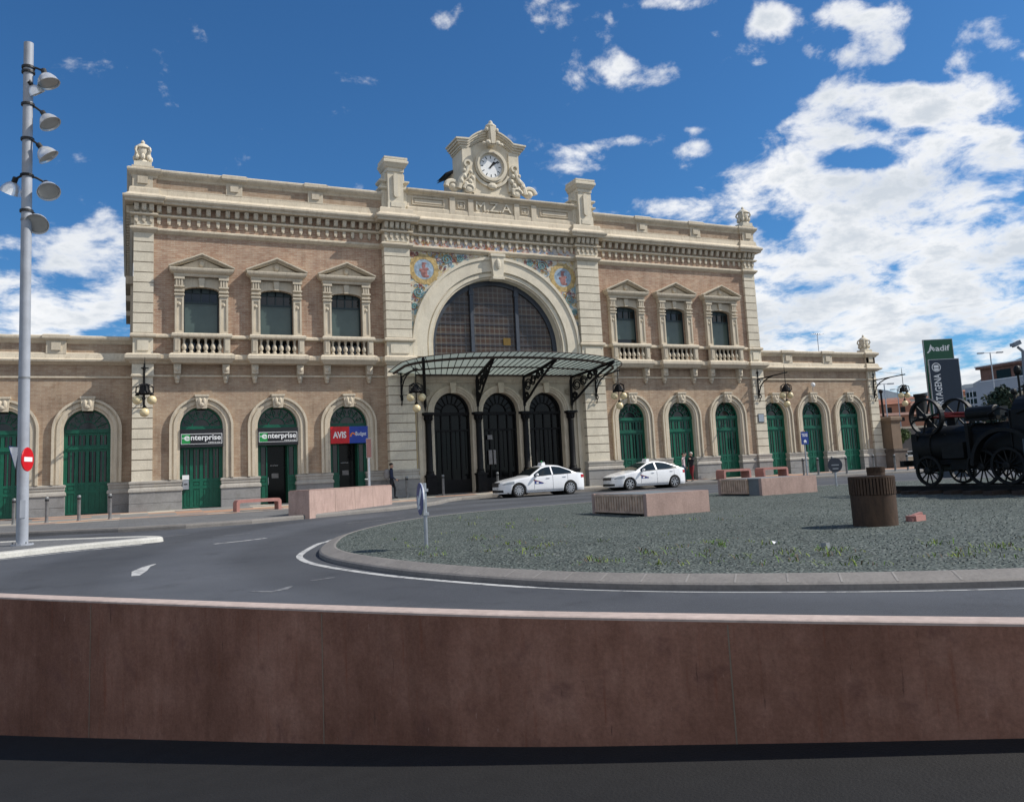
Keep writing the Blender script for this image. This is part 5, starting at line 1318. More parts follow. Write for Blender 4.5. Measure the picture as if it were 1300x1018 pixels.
# ------------------------------------------------------------------ wrought-iron wall lanterns
LAN = None
def make_lantern():
    t = empty('wall_lantern'); b = MB(); P = 2.55
    b.tube([(0,-.02,-1.25),(0,-.06,.25),(0,-.06,.45)], .045, 6); b.tube([(0,-.06,.02),(0,-P-.25,.12)], .04, 6)
    b.tube([(0,-.1,-.9),(0,-.25,-.5),(0,-.6,-.2),(0,-1.05,-.02),(0,-1.5,.06)], .04, 6)
    b.tube([(0,-.06,-1.0),(0,-.22,-1.05),(0,-.25,-1.2),(0,-.12,-1.28),(0,-.05,-1.5)], .035, 6)
    b.tube([(0,-.06,.42),(0,-.06,.75)], [.03,.008], 5); b.ball((0,-.06,.45), .08, 8); b.ball((0,-.06,-1.0), .09, 8); b.tube([(0,-.15,.0),(0,-.3,-.15),(0,-.15,-.3)], .03, 5)
    b.tube([(-.16,-P,.12),(.16,-P,.12)], .03, 5); b.tube([(0,-P,.12),(0,-P,.62)], [.03,.01], 5)
    b.tube([(0,-.06,.7),(0,-P*.95,.2)], .008, 4)
    b.build('bracket', M['black'], t)
    h = MB(); h.tube([(0,-P,.1),(0,-P,-.75)], .022, 6)
    h.lathe([(.03,0),(.10,-.05),(.22,-.22),(.30,-.42),(.27,-.45),(.12,-.30),(.03,-.2)], (0,-P,-.62), n=10)
    for k in range(6):
        a = k*PI/3; c_, s = math.cos(a), math.sin(a); h.tube([(.1*c_,-P+.1*s,-.6),(.34*c_,-P+.34*s,-.72),(.36*c_,-P+.36*s,-1.0),(.26*c_,-P+.26*s,-1.05)], .03, 5)
    h.tube([(0,-P,-.8),(0,-P,-1.75)], .022, 6)
    h.build('hanger', M['black'], t)
    for x, y, z in ((-.30,-P,-1.32),(.30,-P,-1.32),(0,-P,-1.88)):
        g_ = MB(); g_.ball((x,y,z), .205, 18); go = g_.build('globe', M['globe'], t, smooth=True)
        g_ = MB(); g_.lathe([(.07,0),(.10,.03),(.06,.09),(.03,.14)], (x,y,z+.2), n=10); g_.build('cap', M['black'], go)
    return t
for x, y, z, l in ((-18.6,-.15,6.30,'iron wall lantern with opal globes on the left corner pier, seen end-on'),(-6.0,-.5,6.3,'iron wall lantern with opal globes left of the glass canopy'),(6.0,-.5,6.3,'iron wall lantern with opal globes right of the glass canopy'),(18.6,-.15,6.3,'iron wall lantern with opal globes on the right corner pier of the main block'),(29.75,WY-.15,6.3,'iron wall lantern with opal globes at the far right corner of the station')):
    if LAN is None: LAN = o_ = make_lantern()
    else: o_ = copy_tree(LAN)
    o_.location = (x, y, z); tag(o_, l, 'lantern', 'iron wall lanterns')

# ------------------------------------------------------------------ cars
def lerp_tab(T, x):
    if x <= T[0][0]: return T[0][1]
    for (a, b), (c_, d) in zip(T, T[1:]):
        if x <= c_:
            t = (x-a)/(c_-a); return b+(d-b)*t
    return T[-1][1]
def smooth_tab(T, n=200):
    x0, x1 = T[0][0], T[-1][0]; V = [lerp_tab(T, x0+(x1-x0)*i/n) for i in range(n+1)]
    for _ in range(10): V = [V[0]]+[(V[i-1]+2*V[i]+V[i+1])/4 for i in range(1, n)]+[V[-1]]
    return lambda x: V[0] if x <= x0 else V[-1] if x >= x1 else (lambda f_: V[int(f_)]*(1-f_ % 1)+V[min(n, int(f_)+1)]*(f_ % 1))((x-x0)/(x1-x0)*n)
def make_car(name, top, belt, wid, L, xf, xr, label, glass_f, glass_r, ws, rg, plate_txt, grille):
    T, B, Wd = smooth_tab(top), smooth_tab(belt), smooth_tab(wid); RW = .325
    t = tag(empty(name), label, 'taxi', 'white taxis at the station kerb')
    roof_w = .60
    def half(x, z):
        w = Wd(x); zb, zt = B(x), T(x)
        if z <= zb or zt-zb < .05:
            k = (z-.55)/.45; return w*(1-.035*k*k-(.05 if z < .3 else 0)*(.3-z)/.1)
        k = min(1, (z-zb)/max(.05, 1.44-zb)); wr = min(w*.955, roof_w)
        return w*(1-.035*((zb-.55)/.45)**2)*(1-k)+wr*k-.02*k*(1-k)
    def crown(x, y): 
        w = half(x, T(x)-.02); return T(x)+.035*(1-min(1, (y/max(w, .1))**2))
    b = MB(); NX, NS, NT = 110, 16, 10; xs = [L*(.5-.5*math.cos(PI*i/NX))*1.0 if False else L*i/NX for i in range(NX+1)]
    xs[0] = .005; xs[-1] = L-.005
    rings = []
    for x in xs:
        zl = .19
        for xc in (xf, xr):
            d = RW+.055
            if abs(x-xc) < d: zl = max(zl, .32+math.sqrt(d*d-(x-xc)**2)*.98)
        zt = T(x)-.02; zl = min(zl, zt-.1); side = []
        for k in range(NS+1):
            z = zl+(zt-zl)*k/NS; side.append((half(x, z), z))
        tp = [(side[-1][0]*(1-2*k/NT), 0) for k in range(1, NT)]
        ring = [(x, -y, z) for y, z in side]+[(x, -y, crown(x, y)) for y, _ in tp]+[(x, y, z) for y, z in reversed(side)]
        rings.append(ring)
    n = len(rings[0]); vs = [p for r in rings for p in r]; fs = [(i*n+k, (i+1)*n+k, (i+1)*n+k+1, i*n+k+1) for i in range(NX) for k in range(n-1)]
    fs += [(i*n, i*n+n-1, (i+1)*n+n-1, (i+1)*n) for i in range(NX)]
    fs += [tuple(range(n)), tuple(NX*n+k for k in range(n-1, -1, -1))]
    b.add(vs, fs); body = b.build('body', M['carwhite'], t, smooth=True)
    def side_patch(mb, lo_, hi_, x0, x1, s, off=.006, nx=22, nz=6):
        """patch on the flank between curves lo(x) and hi(x)"""
        vs = []
        for i in range(nx+1):
            x = x0+(x1-x0)*i/nx; a, c_ = lo_(x), max(lo_(x)+.002, hi_(x))
            for k in range(nz+1): z = a+(c_-a)*k/nz; vs.append((x, s*(half(x, z)+off), z))
        m_ = nz+1; mb.add(vs, [(i*m_+k, (i+1)*m_+k, (i+1)*m_+k+1, i*m_+k+1) for i in range(nx) for k in range(nz)])
    def top_patch(mb, x0, x1, wf, off=.006, nx=14, ny=10):
        vs = []
        for i in range(nx+1):
            x = x0+(x1-x0)*i/nx; w = wf(x)
            for k in range(ny+1): y = -w+2*w*k/ny; vs.append((x, y, crown(x, y)+off))
        m_ = ny+1; mb.add(vs, [(i*m_+k, (i+1)*m_+k, (i+1)*m_+k+1, i*m_+k+1) for i in range(nx) for k in range(ny)])
    for s in (-1, 1):
        for a, c_, gl in ((glass_f[0], glass_f[1], 0), (glass_r[0], glass_r[1], 1)):
            mb = MB(); side_patch(mb, lambda x: B(x)+.03, lambda x: min(T(x)-.065, B(x)+.5), a, c_, s); mb.build('side_window', M['carglass'], t, smooth=True)
        mb = MB(); a, c_ = glass_f[0], glass_r[1]
        side_patch(mb, lambda x: B(x)+.012, lambda x: B(x)+.03, a-.03, c_+.03, s, .008, 30, 1); mb.build('belt_trim', M['carblack'], t)
        mb = MB()
        for x0, x1 in ((glass_f[0]-.02, B and glass_f[0]-.008),(glass_f[1]+.025, glass_f[1]+.037),(glass_r[1]-.25, glass_r[1]-.238)):
            side_patch(mb, lambda x: max(.28, .0), lambda x: B(x)-.01, x0, x1, s, .003, 1, 8)
        side_patch(mb, lambda x: .275, lambda x: .29, xf+.42, xr-.42, s, .003, 20, 1); mb.build('door_gap', M['carblack'], body)
        mb = MB(); side_patch(mb, lambda x: .20, lambda x: .262, xf+.44, xr-.44, s, .012, 20, 2); mb.build('sill', M['carwhite'], body)
        for x in (glass_f[1]-.22, glass_r[1]-.42): 
            mb = MB(); z = B(x)-.10; mb.obox((x, s*(half(x, z)+.02), z), (.09,0,0), (0,.012,0), (0,0,.014)); mb.build('door_handle', M['carwhite'], t)
        mb = MB(); mb.ball((glass_f[0]+.10, s*(half(glass_f[0]+.2, B(glass_f[0]))+.12), B(glass_f[0])+.10), (.07,.11,.075), 10); mb.obox((glass_f[0]+.12, s*(half(glass_f[0]+.2, .9)+.03), B(glass_f[0])+.04), (.03,0,0), (0,.06,0), (0,0,.02)); mb.build('door_mirror', M['carwhite'], t, smooth=True)
        mb = MB(); side_patch(mb, lambda x: .60+(x-.1)*.06, lambda x: min(T(x)-.05, .70+(x-.1)*.16), .10, .62, s, .006, 12, 4); mb.build('headlight', M['lamp'], t, smooth=True)
        mb = MB(); side_patch(mb, lambda x: .78, lambda x: .93, L-.34, L-.05, s, .006, 8, 3); mb.build('tail_light', M['tail'], t, smooth=True)
        mb = MB(); x0 = glass_f[0]-.05; side_patch(mb, lambda x: .74-(x-x0)*.22, lambda x: .80-(x-x0)*.32, x0, x0+.78, s, .006, 12, 2); mb.build('stripe', M['maroon'], t)
        mb = MB(); side_patch(mb, lambda x: .58+(x-x0)*.0, lambda x: .735-(x-x0)*.225, x0+.06, x0+.52, s, .006, 10, 2); mb.build('stripe', M['signblue'], t)
        mb = MB(); side_patch(mb, lambda x: .60, lambda x: .67, x0+.14, x0+.26, s, .009, 3, 2); mb.build('emblem', M['white'], t)
    mb = MB(); top_patch(mb, ws[0], ws[1], lambda x: half(x, T(x)-.02)-.045); mb.build('windscreen', M['carglass'], t, smooth=True)
    mb = MB(); top_patch(mb, rg[0], rg[1], lambda x: half(x, T(x)-.02)-.07); mb.build('rear_window', M['carglass'], t, smooth=True)
    # nose: grille, lower intake, plate
    def nose(mb, z0, z1, yw, off=.012, n=10):
        vs = []
        for i in range(n+1):
            y = -yw+2*yw*i/n
            # find x where half width reaches |y| near the front
            x = 0.
            while x < .6 and half(x, .5) < abs(y): x += .005
            for z in (z0, z1): vs.append((x-off, y, z))
        mb.add(vs, [(2*i, 2*i+2, 2*i+3, 2*i+1) for i in range(n)])
        mb.add([(v_[0]+.08, v_[1], v_[2]) for v_ in vs], [(2*i+1, 2*i+3, 2*i+2, 2*i) for i in range(n)])
    mb = MB(); nose(mb, grille[0], grille[1], grille[2]); mb.build('grille', M['carblack'], t)
    mb = MB()
    for k in range(3): z = grille[0]+(k+.5)*(grille[1]-grille[0])/3; nose(mb, z-.008, z+.008, grille[2]*.95, .018)
    mb.build('grille_bar', M['rim'], t)
    mb = MB(); nose(mb, .25, .36, .62); mb.build('air_intake', M['carblack'], t)
    mb = MB(); nose(mb, .38, .48, .25, .03); mb.build('number_plate', M['white'], t)
    # wheels
    for x in (xf, xr):
        for s in (-1, 1):
            w = Wd(x)-.02; mb = MB(); c0 = (x, s*w, .32)
            mb.lathe([(RW*.66,-.19),(RW*.9,-.2),(RW*.985,-.18),(RW,-.14),(RW,-.05),(RW*.985,-.01),(RW*.9,.008),(RW*.70,.0),(RW*.68,-.04),(RW*.66,-.19)], c0, (0,s,0), 30, caps=False)
            wo = mb.build('wheel', M['tyre'], t, smooth=True)
            mb = MB(); mb.lathe([(RW*.70,-.02),(RW*.72,.004),(RW*.66,.006),(RW*.62,-.05),(RW*.62,-.15)], c0, (0,s,0), 30, caps=False)
            for k in range(10 if 'sedan' in name else 7):
                a = 2*PI*k/(10 if 'sedan' in name else 7); d = Vector((math.cos(a),0,math.sin(a))); u_ = Vector((-d.z,0,d.x))
                mb.obox(Vector(c0)+Vector((0,s*-.012,0))+d*RW*.37, d*RW*.31, Vector((0,.012,0)), u_*.026)
            mb.lathe([(.055,-.02),(.05,.01),(.0,.012)], c0, (0,s,0), 14); mb.build('rim', M['rim'], wo)
            mb = MB(); mb.lathe([(RW*.62,-.13),(RW*.62,-.12)], c0, (0,s,0), 20); mb.build('brake_disc', M['carblack'], wo)
    mb = MB()
    for xc in (xf, xr): mb.lathe([(RW+.045,-.60),(RW+.045,.60)], (xc,0,.33), (0,1,0), 24)
    mb.box(.3, L-.35, -.72, .72, .17, .3); mb.build('underbody', M['carblack'], t)
    # roof sign
    x = ws[1]+.35; zt = T(x)+.03
    mb = MB(); mb.prism([(x-.08,zt),(x+.14,zt),(x+.11,zt+.14),(x-.03,zt+.14)], -.2, .2); ro = mb.build('roof_sign', M['white'], t); mb = MB(); mb.ball((x+.04,.0,zt+.17), (.04,.04,.05), 8); mb.build('beacon', M['siggreen'], ro)
    return t
CT = 1.08
car1 = make_car('taxi_sedan', [(0,.58),(.06,.66),(.25,.73),(.7,.84),(1.25,.93),(1.45,.97),(1.75,1.15),(2.12,1.35),(2.4,1.425),(2.8,1.44),(3.15,1.40),(3.6,1.23),(3.95,1.06),(4.1,1.03),(4.4,1.01),(4.52,.98),(4.6,.85)],
   [(0,.60),(.3,.70),(1.3,.88),(2.2,.94),(4.1,1.0),(4.6,.9)], [(0,.34),(.06,.54),(.2,.71),(.5,.83),(1.2,.885),(2.4,.895),(3.6,.885),(4.1,.84),(4.4,.74),(4.55,.6),(4.6,.46)], 4.6, .85, 3.61,
   'white taxi with thin-spoked wheels and a driver, in front of the right entrance arch', (1.66,2.62), (2.70,3.72), (1.46,2.14), (3.35,3.98), '', (.52,.72,.36))
car2 = make_car('taxi_hatchback', [(0,.58),(.06,.68),(.25,.77),(.7,.88),(1.15,.96),(1.35,1.0),(1.75,1.2),(2.15,1.38),(2.5,1.46),(2.9,1.47),(3.3,1.42),(3.8,1.26),(4.25,1.10),(4.5,1.07),(4.66,1.02),(4.75,.85)],
   [(0,.60),(.3,.72),(1.2,.90),(2.2,.96),(4.2,1.03),(4.75,.95)], [(0,.36),(.06,.56),(.2,.73),(.5,.84),(1.2,.905),(2.4,.915),(3.6,.90),(4.2,.85),(4.5,.75),(4.68,.62),(4.75,.46)], 4.75, .92, 3.78,
   'white taxi with a blunt black grille, parked beside the two standing people', (1.62,2.60), (2.70,4.02), (1.36,2.16), (3.55,4.32), '', (.56,.70,.42))
def place_car(t, x_front_wheel, xf, y, s, yaw=0.):
    t.scale = (s, s, s); t.rotation_euler = (0, 0, yaw); t.location = (x_front_wheel-xf*s, y, zr(y)+.005)
place_car(car1, -1.12, .85, -3.45, CT, .012); place_car(car2, 5.8, .92, -2.95-.1, CT*.955, .0)
# ------------------------------------------------------------------ people
def x_at(u, y, z=0.):
    lo_, hi_ = -40., 80.
    for _ in range(50):
        m_ = (lo_+hi_)/2
        if pix((m_, y, z))[0] < u: lo_ = m_
        else: hi_ = m_
    return lo_
def person(loc, rz, s, J, cloth, label, hair, hairm, extras=None):
    """J: joint positions (x right, y back, z up; facing -y) in metres for a 1.75 m figure"""
    t = tag(empty('person', loc, rz), label, 'person'); t.scale = (s,)*3
    Rr = dict(pelvis=.135, waist=.12, chest=.145, neckb=.085, neck=.055, head=.085, crown=.088, top=.05, nose=.02, shl=.07, shr=.07, ell=.045, elr=.045, wrl=.03, wrr=.03, hal=.038, har=.038, hil=.095, hir=.095, knl=.062, knr=.062, anl=.042, anr=.042, tol=.035, tor=.035)
    E_ = [('pelvis','waist'),('waist','chest'),('chest','neckb'),('neckb','neck'),('neck','head'),('head','crown'),('crown','top'),('head','nose'),('chest','shl'),('shl','ell'),('ell','wrl'),('wrl','hal'),('chest','shr'),('shr','elr'),('elr','wrr'),('wrr','har'),
          ('pelvis','hil'),('hil','knl'),('knl','anl'),('anl','tol'),('pelvis','hir'),('hir','knr'),('knr','anr'),('anr','tor')]
    P = {k: Vector(v) for k, v in J.items()}
    for sd in 'lr':      # five unequal curled fingers on each hand
        h, w_ = P['ha'+sd], P['wr'+sd]; d = (h-w_).normalized(); n_ = d.cross(Vector((0,1,0))); n_ = n_.normalized() if n_.length > .1 else Vector((1,0,0)); pal = d.cross(n_)
        for i, L in enumerate((.068,.078,.072,.056)):
            a, b = f'f{sd}{i}a', f'f{sd}{i}b'; off = pal*(.027-.018*i)
            P[a] = h+off+d*(.04+L*.4); P[b] = h+off+d*(.04+L*.9)+n_*.018; Rr[a], Rr[b] = .0095, .0075; E_ += [('ha'+sd, a), (a, b)]
        P[f't{sd}a'] = h+pal*.045+d*.01; P[f't{sd}b'] = h+pal*.055+d*.05+n_*.01; Rr[f't{sd}a'], Rr[f't{sd}b'] = .011, .009; E_ += [('ha'+sd, f't{sd}a'), (f't{sd}a', f't{sd}b')]
    keys = list(P); me = bpy.data.meshes.new('skeleton'); me.from_pydata([P[k] for k in keys], [(keys.index(a), keys.index(b)) for a, b in E_], [])
    ob = bpy.data.objects.new('skeleton', me); COL.objects.link(ob)
    md = ob.modifiers.new('Skin', 'SKIN'); md.use_smooth_shade = True
    for k, sv in zip(keys, me.skin_vertices[0].data): sv.radius = (Rr[k], Rr[k]*(.78 if k in ('pelvis','waist','chest') else 1)); sv.use_root = k == 'pelvis'
    ob.modifiers.new('Sub', 'SUBSURF').levels = 1; ob.modifiers['Sub'].render_levels = 1
    dg = bpy.context.evaluated_depsgraph_get(); dg.update(); m2 = bpy.data.meshes.new_from_object(ob.evaluated_get(dg)); bpy.data.objects.remove(ob)
    m2.name = 'body'; lab = {}
    for a, b in E_:
        k = a+b
        lab[(a, b)] = 0 if any(q in ('head','crown','top','nose','neck','hal','har') or q[0] in 'ft' and len(q) == 3 and q not in ('tol','tor','top') for q in (a, b)) and a != 'neckb' else 3 if 'tol' in k or 'tor' in k else 2 if any(q in k for q in ('hil','hir','knl','knr','anl','anr')) else 1
    for mm in (M['skin'], cloth[0], cloth[1], cloth[2]): m2.materials.append(mm)
    for f in m2.polygons:
        c_ = f.center; best = None
        for (a, b), li in lab.items():
            A_, B_ = P[a], P[b]; ab = B_-A_; tt = max(0, min(1, (c_-A_).dot(ab)/max(1e-9, ab.length_squared))); dd = (c_-A_-ab*tt).length-(Rr[a]*(1-tt)+Rr[b]*tt)
            if best is None or dd < best[0]: best = (dd, li)
        f.material_index = best[1]; f.use_smooth = True
    o_ = bpy.data.objects.new('body', m2); COL.objects.link(o_); o_.parent = t
    hd = P['crown']; h = MB(); n = 14; vs = []
    for i in range(8):
        a = PI/2-1.75*i/7
        for k in range(n):
            ph = 2*PI*k/n; cut = -.012 if math.sin(ph) < -.3 and a < .25 else 0
            aa = max(a, .30) if math.sin(ph) < -.35 else a
            vs.append((hd.x+.098*math.cos(aa)*math.cos(ph), hd.y+.012+.108*math.cos(aa)*math.sin(ph), hd.z+.0+.105*math.sin(aa)))
    h.add(vs, [(i*n+k, (i+1)*n+k, (i+1)*n+(k+1) % n, i*n+(k+1) % n) for i in range(7) for k in range(n)]); h.build('hair', hairm, t, smooth=True)
    h = MB()
    for sx in (-1, 1): h.ball((hd.x+sx*.033, hd.y-.083, hd.z-.03), (.011,.008,.008), 6)
    h.build('eye', M['carblack'], t)
    h = MB(); h.ball((hd.x, P['head'].y-.082, P['head'].z-.02), (.025,.008,.007), 6); h.build('mouth', M['maroon'], t)
    h = MB()
    for sx in (-1, 1): h.ball((hd.x+sx*.092, hd.y+.01, hd.z-.045), (.012,.022,.032), 6)
    h.build('ear', M['skin'], t)
    return t
def base(**kw):
    J = dict(pelvis=(0,0,.94), waist=(0,.0,1.08), chest=(0,.01,1.30), neckb=(0,.01,1.42), neck=(0,0,1.49), head=(0,-.015,1.56), crown=(0,-.005,1.64), top=(0,0,1.70), nose=(0,-.115,1.575),
             shl=(.18,.01,1.38), shr=(-.18,.01,1.38), ell=(.25,.03,1.10), elr=(-.25,.03,1.10), wrl=(.25,-.05,.87), wrr=(-.25,-.05,.87), hal=(.25,-.07,.80), har=(-.25,-.07,.80),
             hil=(.09,0,.88), hir=(-.09,0,.88), knl=(.10,-.02,.48), knr=(-.10,-.02,.48), anl=(.10,.03,.08), anr=(-.10,.03,.08), tol=(.11,-.14,.035), tor=(-.11,-.14,.035))
    J.update(kw); return J
y = -1.35; x = x_at(498, y, -.1)
pz_ = person((x, y, pz(x, y)+.005), R_(70), 1.06, base(knl=(.10,-.14,.50), anl=(.10,-.12,.09), tol=(.10,-.28,.05), knr=(-.10,.05,.48), anr=(-.10,.26,.12), tor=(-.10,.14,.035), elr=(-.26,-.02,1.10), wrr=(-.24,-.20,.93), har=(-.24,-.26,.90)),
       (M['navy'], M['darkcloth'], M['carblack']), 'person in dark navy jacket walking at the end of the long pink block', None, M['hair_d'])
b = MB(); n = 10
b.lathe([(.02,0),(.13,.03),(.16,.18),(.15,.36),(.09,.46),(.02,.48)], (0,.21,.98), (0,0,1), 12); o_ = b.build('backpack', M['grey'], None, smooth=True); o_.location = (x, y, pz(x, y)); o_.rotation_euler = (0,0,R_(70)); o_.scale = (1.06,)*3
tag(o_, 'grey backpack on the back of the walking person by the pink block', 'backpack')
y = -1.35; x = x_at(869.5, y, -.05)
person((x, y, pz(x, y)+.005), R_(35), 1.0, base(elr=(-.34,-.10,1.30), wrr=(-.26,-.20,1.52), har=(-.22,-.22,1.60)), (M['paleshirt'], M['jeans'], M['carblack']), 'person in pale pink shirt raising an arm beside the parked taxi', None, M['hair_d'])
x = x_at(879.5, -1.5, -.05)
person((x, -1.5, pz(x, -1.5)+.005), R_(-65), 1.02, base(ell=(.26,-.24,1.28), wrl=(.22,-.48,1.34), hal=(.21,-.55,1.35), shr=(-.18,.02,1.37), knl=(.10,-.16,.50), anl=(.10,-.18,.08), tol=(.10,-.34,.05), knr=(-.10,.06,.48), anr=(-.10,.30,.13), tor=(-.10,.18,.035)),
       (M['darkcloth'], M['maroon'], M['carblack']), 'grey-haired person in black jacket and maroon trousers behind the parked taxi', None, M['hair_w'])
# driver in the left taxi
dv = person((car1.location.x+2.02*CT, car1.location.y-.34*CT, car1.location.z+(-.40)*CT), R_(-90), .98, base(knl=(.12,-.42,.92), anl=(.12,-.62,.60), tol=(.12,-.74,.56), knr=(-.12,-.42,.92), anr=(-.12,-.62,.60), tor=(-.12,-.74,.56), ell=(.27,-.15,1.15), wrl=(.20,-.38,1.20), hal=(.18,-.45,1.22), elr=(-.27,-.15,1.15), wrr=(-.2,-.38,1.2), har=(-.18,-.45,1.22)), (M['white'], M['navy'], M['carblack']), 'taxi driver in a white shirt sitting inside the left taxi', None, M['hair_d'])

# ------------------------------------------------------------------ old steam engine on a length of track
ea = Vector((.0,-1.,0)).normalized(); eb = Vector((-ea.y, ea.x, 0))    # along the engine, across it (away from the camera)
e0 = gp(1182, 616.5, .36); zrail = e0.z
# wheel contact point near side at local (0,-.72,0)
org = Vector((e0.x, e0.y, 0))+eb*.72; org.z = zrail
rzE = math.atan2(ea.y, ea.x)
TRK = tag(empty('railway_track', (org.x, org.y, org.z-.19), rzE), 'short length of black railway track on sleepers carrying the old steam engine', 'railway track')
for yy in (-.72,.72):
    b = MB(); b.box(-1.35,7.5,yy-.07,yy+.07,.06,.085); b.box(-1.35,7.5,yy-.02,yy+.02,.085,.16); b.box(-1.35,7.5,yy-.045,yy+.045,.155,.19); b.build('rail', M['engine'], TRK)
for i in range(13):
    b = MB(); xx = -1.1+i*.68; b.box(xx-.13,xx+.13,-1.25-.1*(i%3),1.2,-.05,.065); b.build('sleeper', mat('dark_sleeper_%d' % (i % 2), (.035,.026,.022), .9, .4, 6) if i < 2 else bpy.data.materials['dark_sleeper_%d' % (i % 2)], TRK)
ENG = tag(empty('steam_engine', org, rzE), 'black portable steam engine with big flywheels and spoked wheels displayed on the gravel', 'steam engine')
def wheel(x, y, z, r, n, name='wheel', rimw=.10, rimt=.07, mtl='engine'):
    b = MB(); y0, y1 = y-rimw/2, y+rimw/2
    b.archband(x, z, r-rimt, r, y0, y1, 0, 360, 36)
    for k in range(n):
        a = 2*PI*k/n+.2; b.tube([(x+.08*math.cos(a), y, z+.08*math.sin(a)), (x+(r-rimt*.6)*math.cos(a), y, z+(r-rimt*.6)*math.sin(a))], .022 if n > 7 else .028, 6)
    b.lathe([(.06,-.14),(.11,-.12),(.11,.12),(.06,.14)], (x,y,z), (0,1,0), 14)
    return b.build(name, M[mtl], ENG)
for x in (0., 1.75):
    for y in (-.72,.72): wheel(x, y, .44 if x < 1 else .50, .44 if x < 1 else .50, 12)
for y in (-.78,.78): wheel(4.6, y, .72, .72, 12)
b = MB()
for x, z in ((0,.44),(1.75,.50),(4.6,.72)): b.tube([(x,-.78,z),(x,.78,z)], .05, 10)
b.build('axle', M['engine'], ENG)
b = MB()
n = 28; b.lathe([(.05,-.62),(.50,-.62),(.55,-.60),(.62,-.58),(.62,.0),(.60,.01),(.60,2.6),(.62,2.6),(.62,2.72)], (0,0,1.14), (1,0,0), n)
b.lathe([(.63,-.05),(.64,-.05),(.64,.03),(.63,.03)], (0,0,1.14), (1,0,0), n); b.lathe([(.63,1.2),(.635,1.2),(.635,1.28),(.63,1.28)], (0,0,1.14), (1,0,0), n)
b.build('boiler', M['engine'], ENG, smooth=True)
b = MB(); b.lathe([(.05,-.70),(.40,-.68),(.44,-.62),(.44,-.60)], (0,0,1.14), (1,0,0), 24); b.obox((-.70,.0,1.14), (.02,0,0), (0,.4,0), (0,0,.03)); b.obox((-.70,.0,1.14), (.02,0,0), (0,.03,0), (0,0,.2)); b.build('smokebox_door', M['engine'], ENG)
b = MB(); b.lathe([(.24,0),(.20,.10),(.17,.14),(.17,.75),(.20,.76),(.20,.84),(.15,.84)], (-.66,.05,1.95), n=18); b.build('chimney', M['engine'], ENG, smooth=True)
b = MB(); b.box(-.62,2.6,-.50,-.34,.60,.74); b.box(-.62,2.6,.34,.50,.60,.74); b.box(-.95,-.80,-.8,.8,.58,.76); b.box(-.8,-.6,-.5,.5,.60,.74); b.box(-.2,.2,-.34,.34,.44,.75); b.box(1.5,2.0,-.5,.5,.5,.74); b.box(.6,1.2,-.55,-.2,.45,.74); b.box(-.62,-.42,-.60,.60,.50,1.55); b.box(.55,1.25,-.80,-.60,.78,1.22); b.box(1.32,1.42,-.74,-.58,.6,1.75); b.build('frame', M['engine'], ENG)
b = MB(); b.box(2.7,4.1,-.72,.72,.35,2.0); b.lathe([(.72,0),(.72,1.4)], (2.7,0,1.72), (1,0,0), 28); b.box(2.66,2.70,-.75,.75,.3,2.0); b.box(4.1,4.14,-.75,.75,.3,2.0); b.build('firebox', M['engine'], ENG)
# curved splasher over the near rear wheel
for y in (-.86,.80): b = MB(); b.archband(2.55, .55, .90, 1.0, y-.12, y+.12, 0, 180, 24); b.box(3.42,3.55,y-.12,y+.12,.25,.58); b.build('splasher', M['engine'], ENG)
for y in (-.80,.80): wheel(2.55, y, .52, .50, 12)
b = MB(); b.tube([(.05,-1.0,2.0),(.05,1.0,2.0)], .05, 10); b.tube([(.05,-.1,2.0),(.05,-.1,2.18),(.05,.1,2.18),(.05,.1,2.0)], .05, 8)
for y in (-.45,.45): b.obox((.05,y,1.9), (.14,0,0), (0,.07,0), (0,0,.18))
b.build('crankshaft', M['engine'], ENG)
for y in (-.66,.66): wheel(.05, y, 2.02, .56, 6, 'flywheel', .15, .065)
b = MB(); b.obox((1.55,.12,2.02), (.42,0,0), (0,.17,0), (0,0,.16)); b.lathe([(.17,-.44),(.2,-.42),(.2,.42),(.17,.44)], (1.55,-.22,2.02), (1,0,0), 18); b.obox((1.55,-.05,1.86), (.5,0,0), (0,.3,0), (0,0,.05)); b.build('cylinder_block', M['engine'], ENG, smooth=False)
b = MB(); b.tube([(.05,0,2.12),(1.15,-.22,2.04)], .04, 8); b.tube([(.1,-.3,2.08),(1.2,.12,1.98)], .03, 8); b.tube([(.1,-.5,2.0),(.75,-.5,1.98),(1.4,-.3,1.95)], .028, 8); b.obox((-.1,-.62,1.98),(.12,0,0),(0,.02,0),(0,0,.03)); b.build('connecting_rod', M['enginered'], ENG)
b = MB(); b.lathe([(.30,0),(.32,.06),(.30,.14),(.16,.24),(.05,.27)], (2.75,.1,2.28), n=20); b.build('dome', M['brass'], ENG, smooth=True)
b = MB(); b.lathe([(.2,0),(.2,.12),(.1,.2)], (2.3,0,1.86), n=14); b.tube([(2.35,-.1,1.95),(2.6,-.15,2.2),(2.9,-.1,2.1)], .035, 6)
for x, h in ((3.3,.55),(3.55,.35),(3.85,.6)): b.tube([(x,-.2,2.35),(x,-.2,2.35+h)], .05, 8); b.ball((x,-.2,2.38+h), .08, 8)
b.box(3.2,4.0,-.4,.3,2.3,2.5); b.tube([(3.2,-.75,1.5),(3.2,-.75,2.6),(3.35,-.75,2.75)], .03, 6); b.tube([(2.9,-.76,1.9),(3.9,-.76,2.25)], .03, 6); b.lathe([(.16,-.02),(.16,.02)], (3.75,-.76,2.1), (0,1,0), 14)
for y in (-.60,.60): b.tube([(-.5,y,1.50),(.4,y*1.02,1.52),(2.6,y,1.52)], .02, 6)
for x in (-.4,.5,1.4,2.3):
    for y in (-.60,.60): b.tube([(x,y*.85,1.46),(x,y*1.02,1.51)], .018, 5)
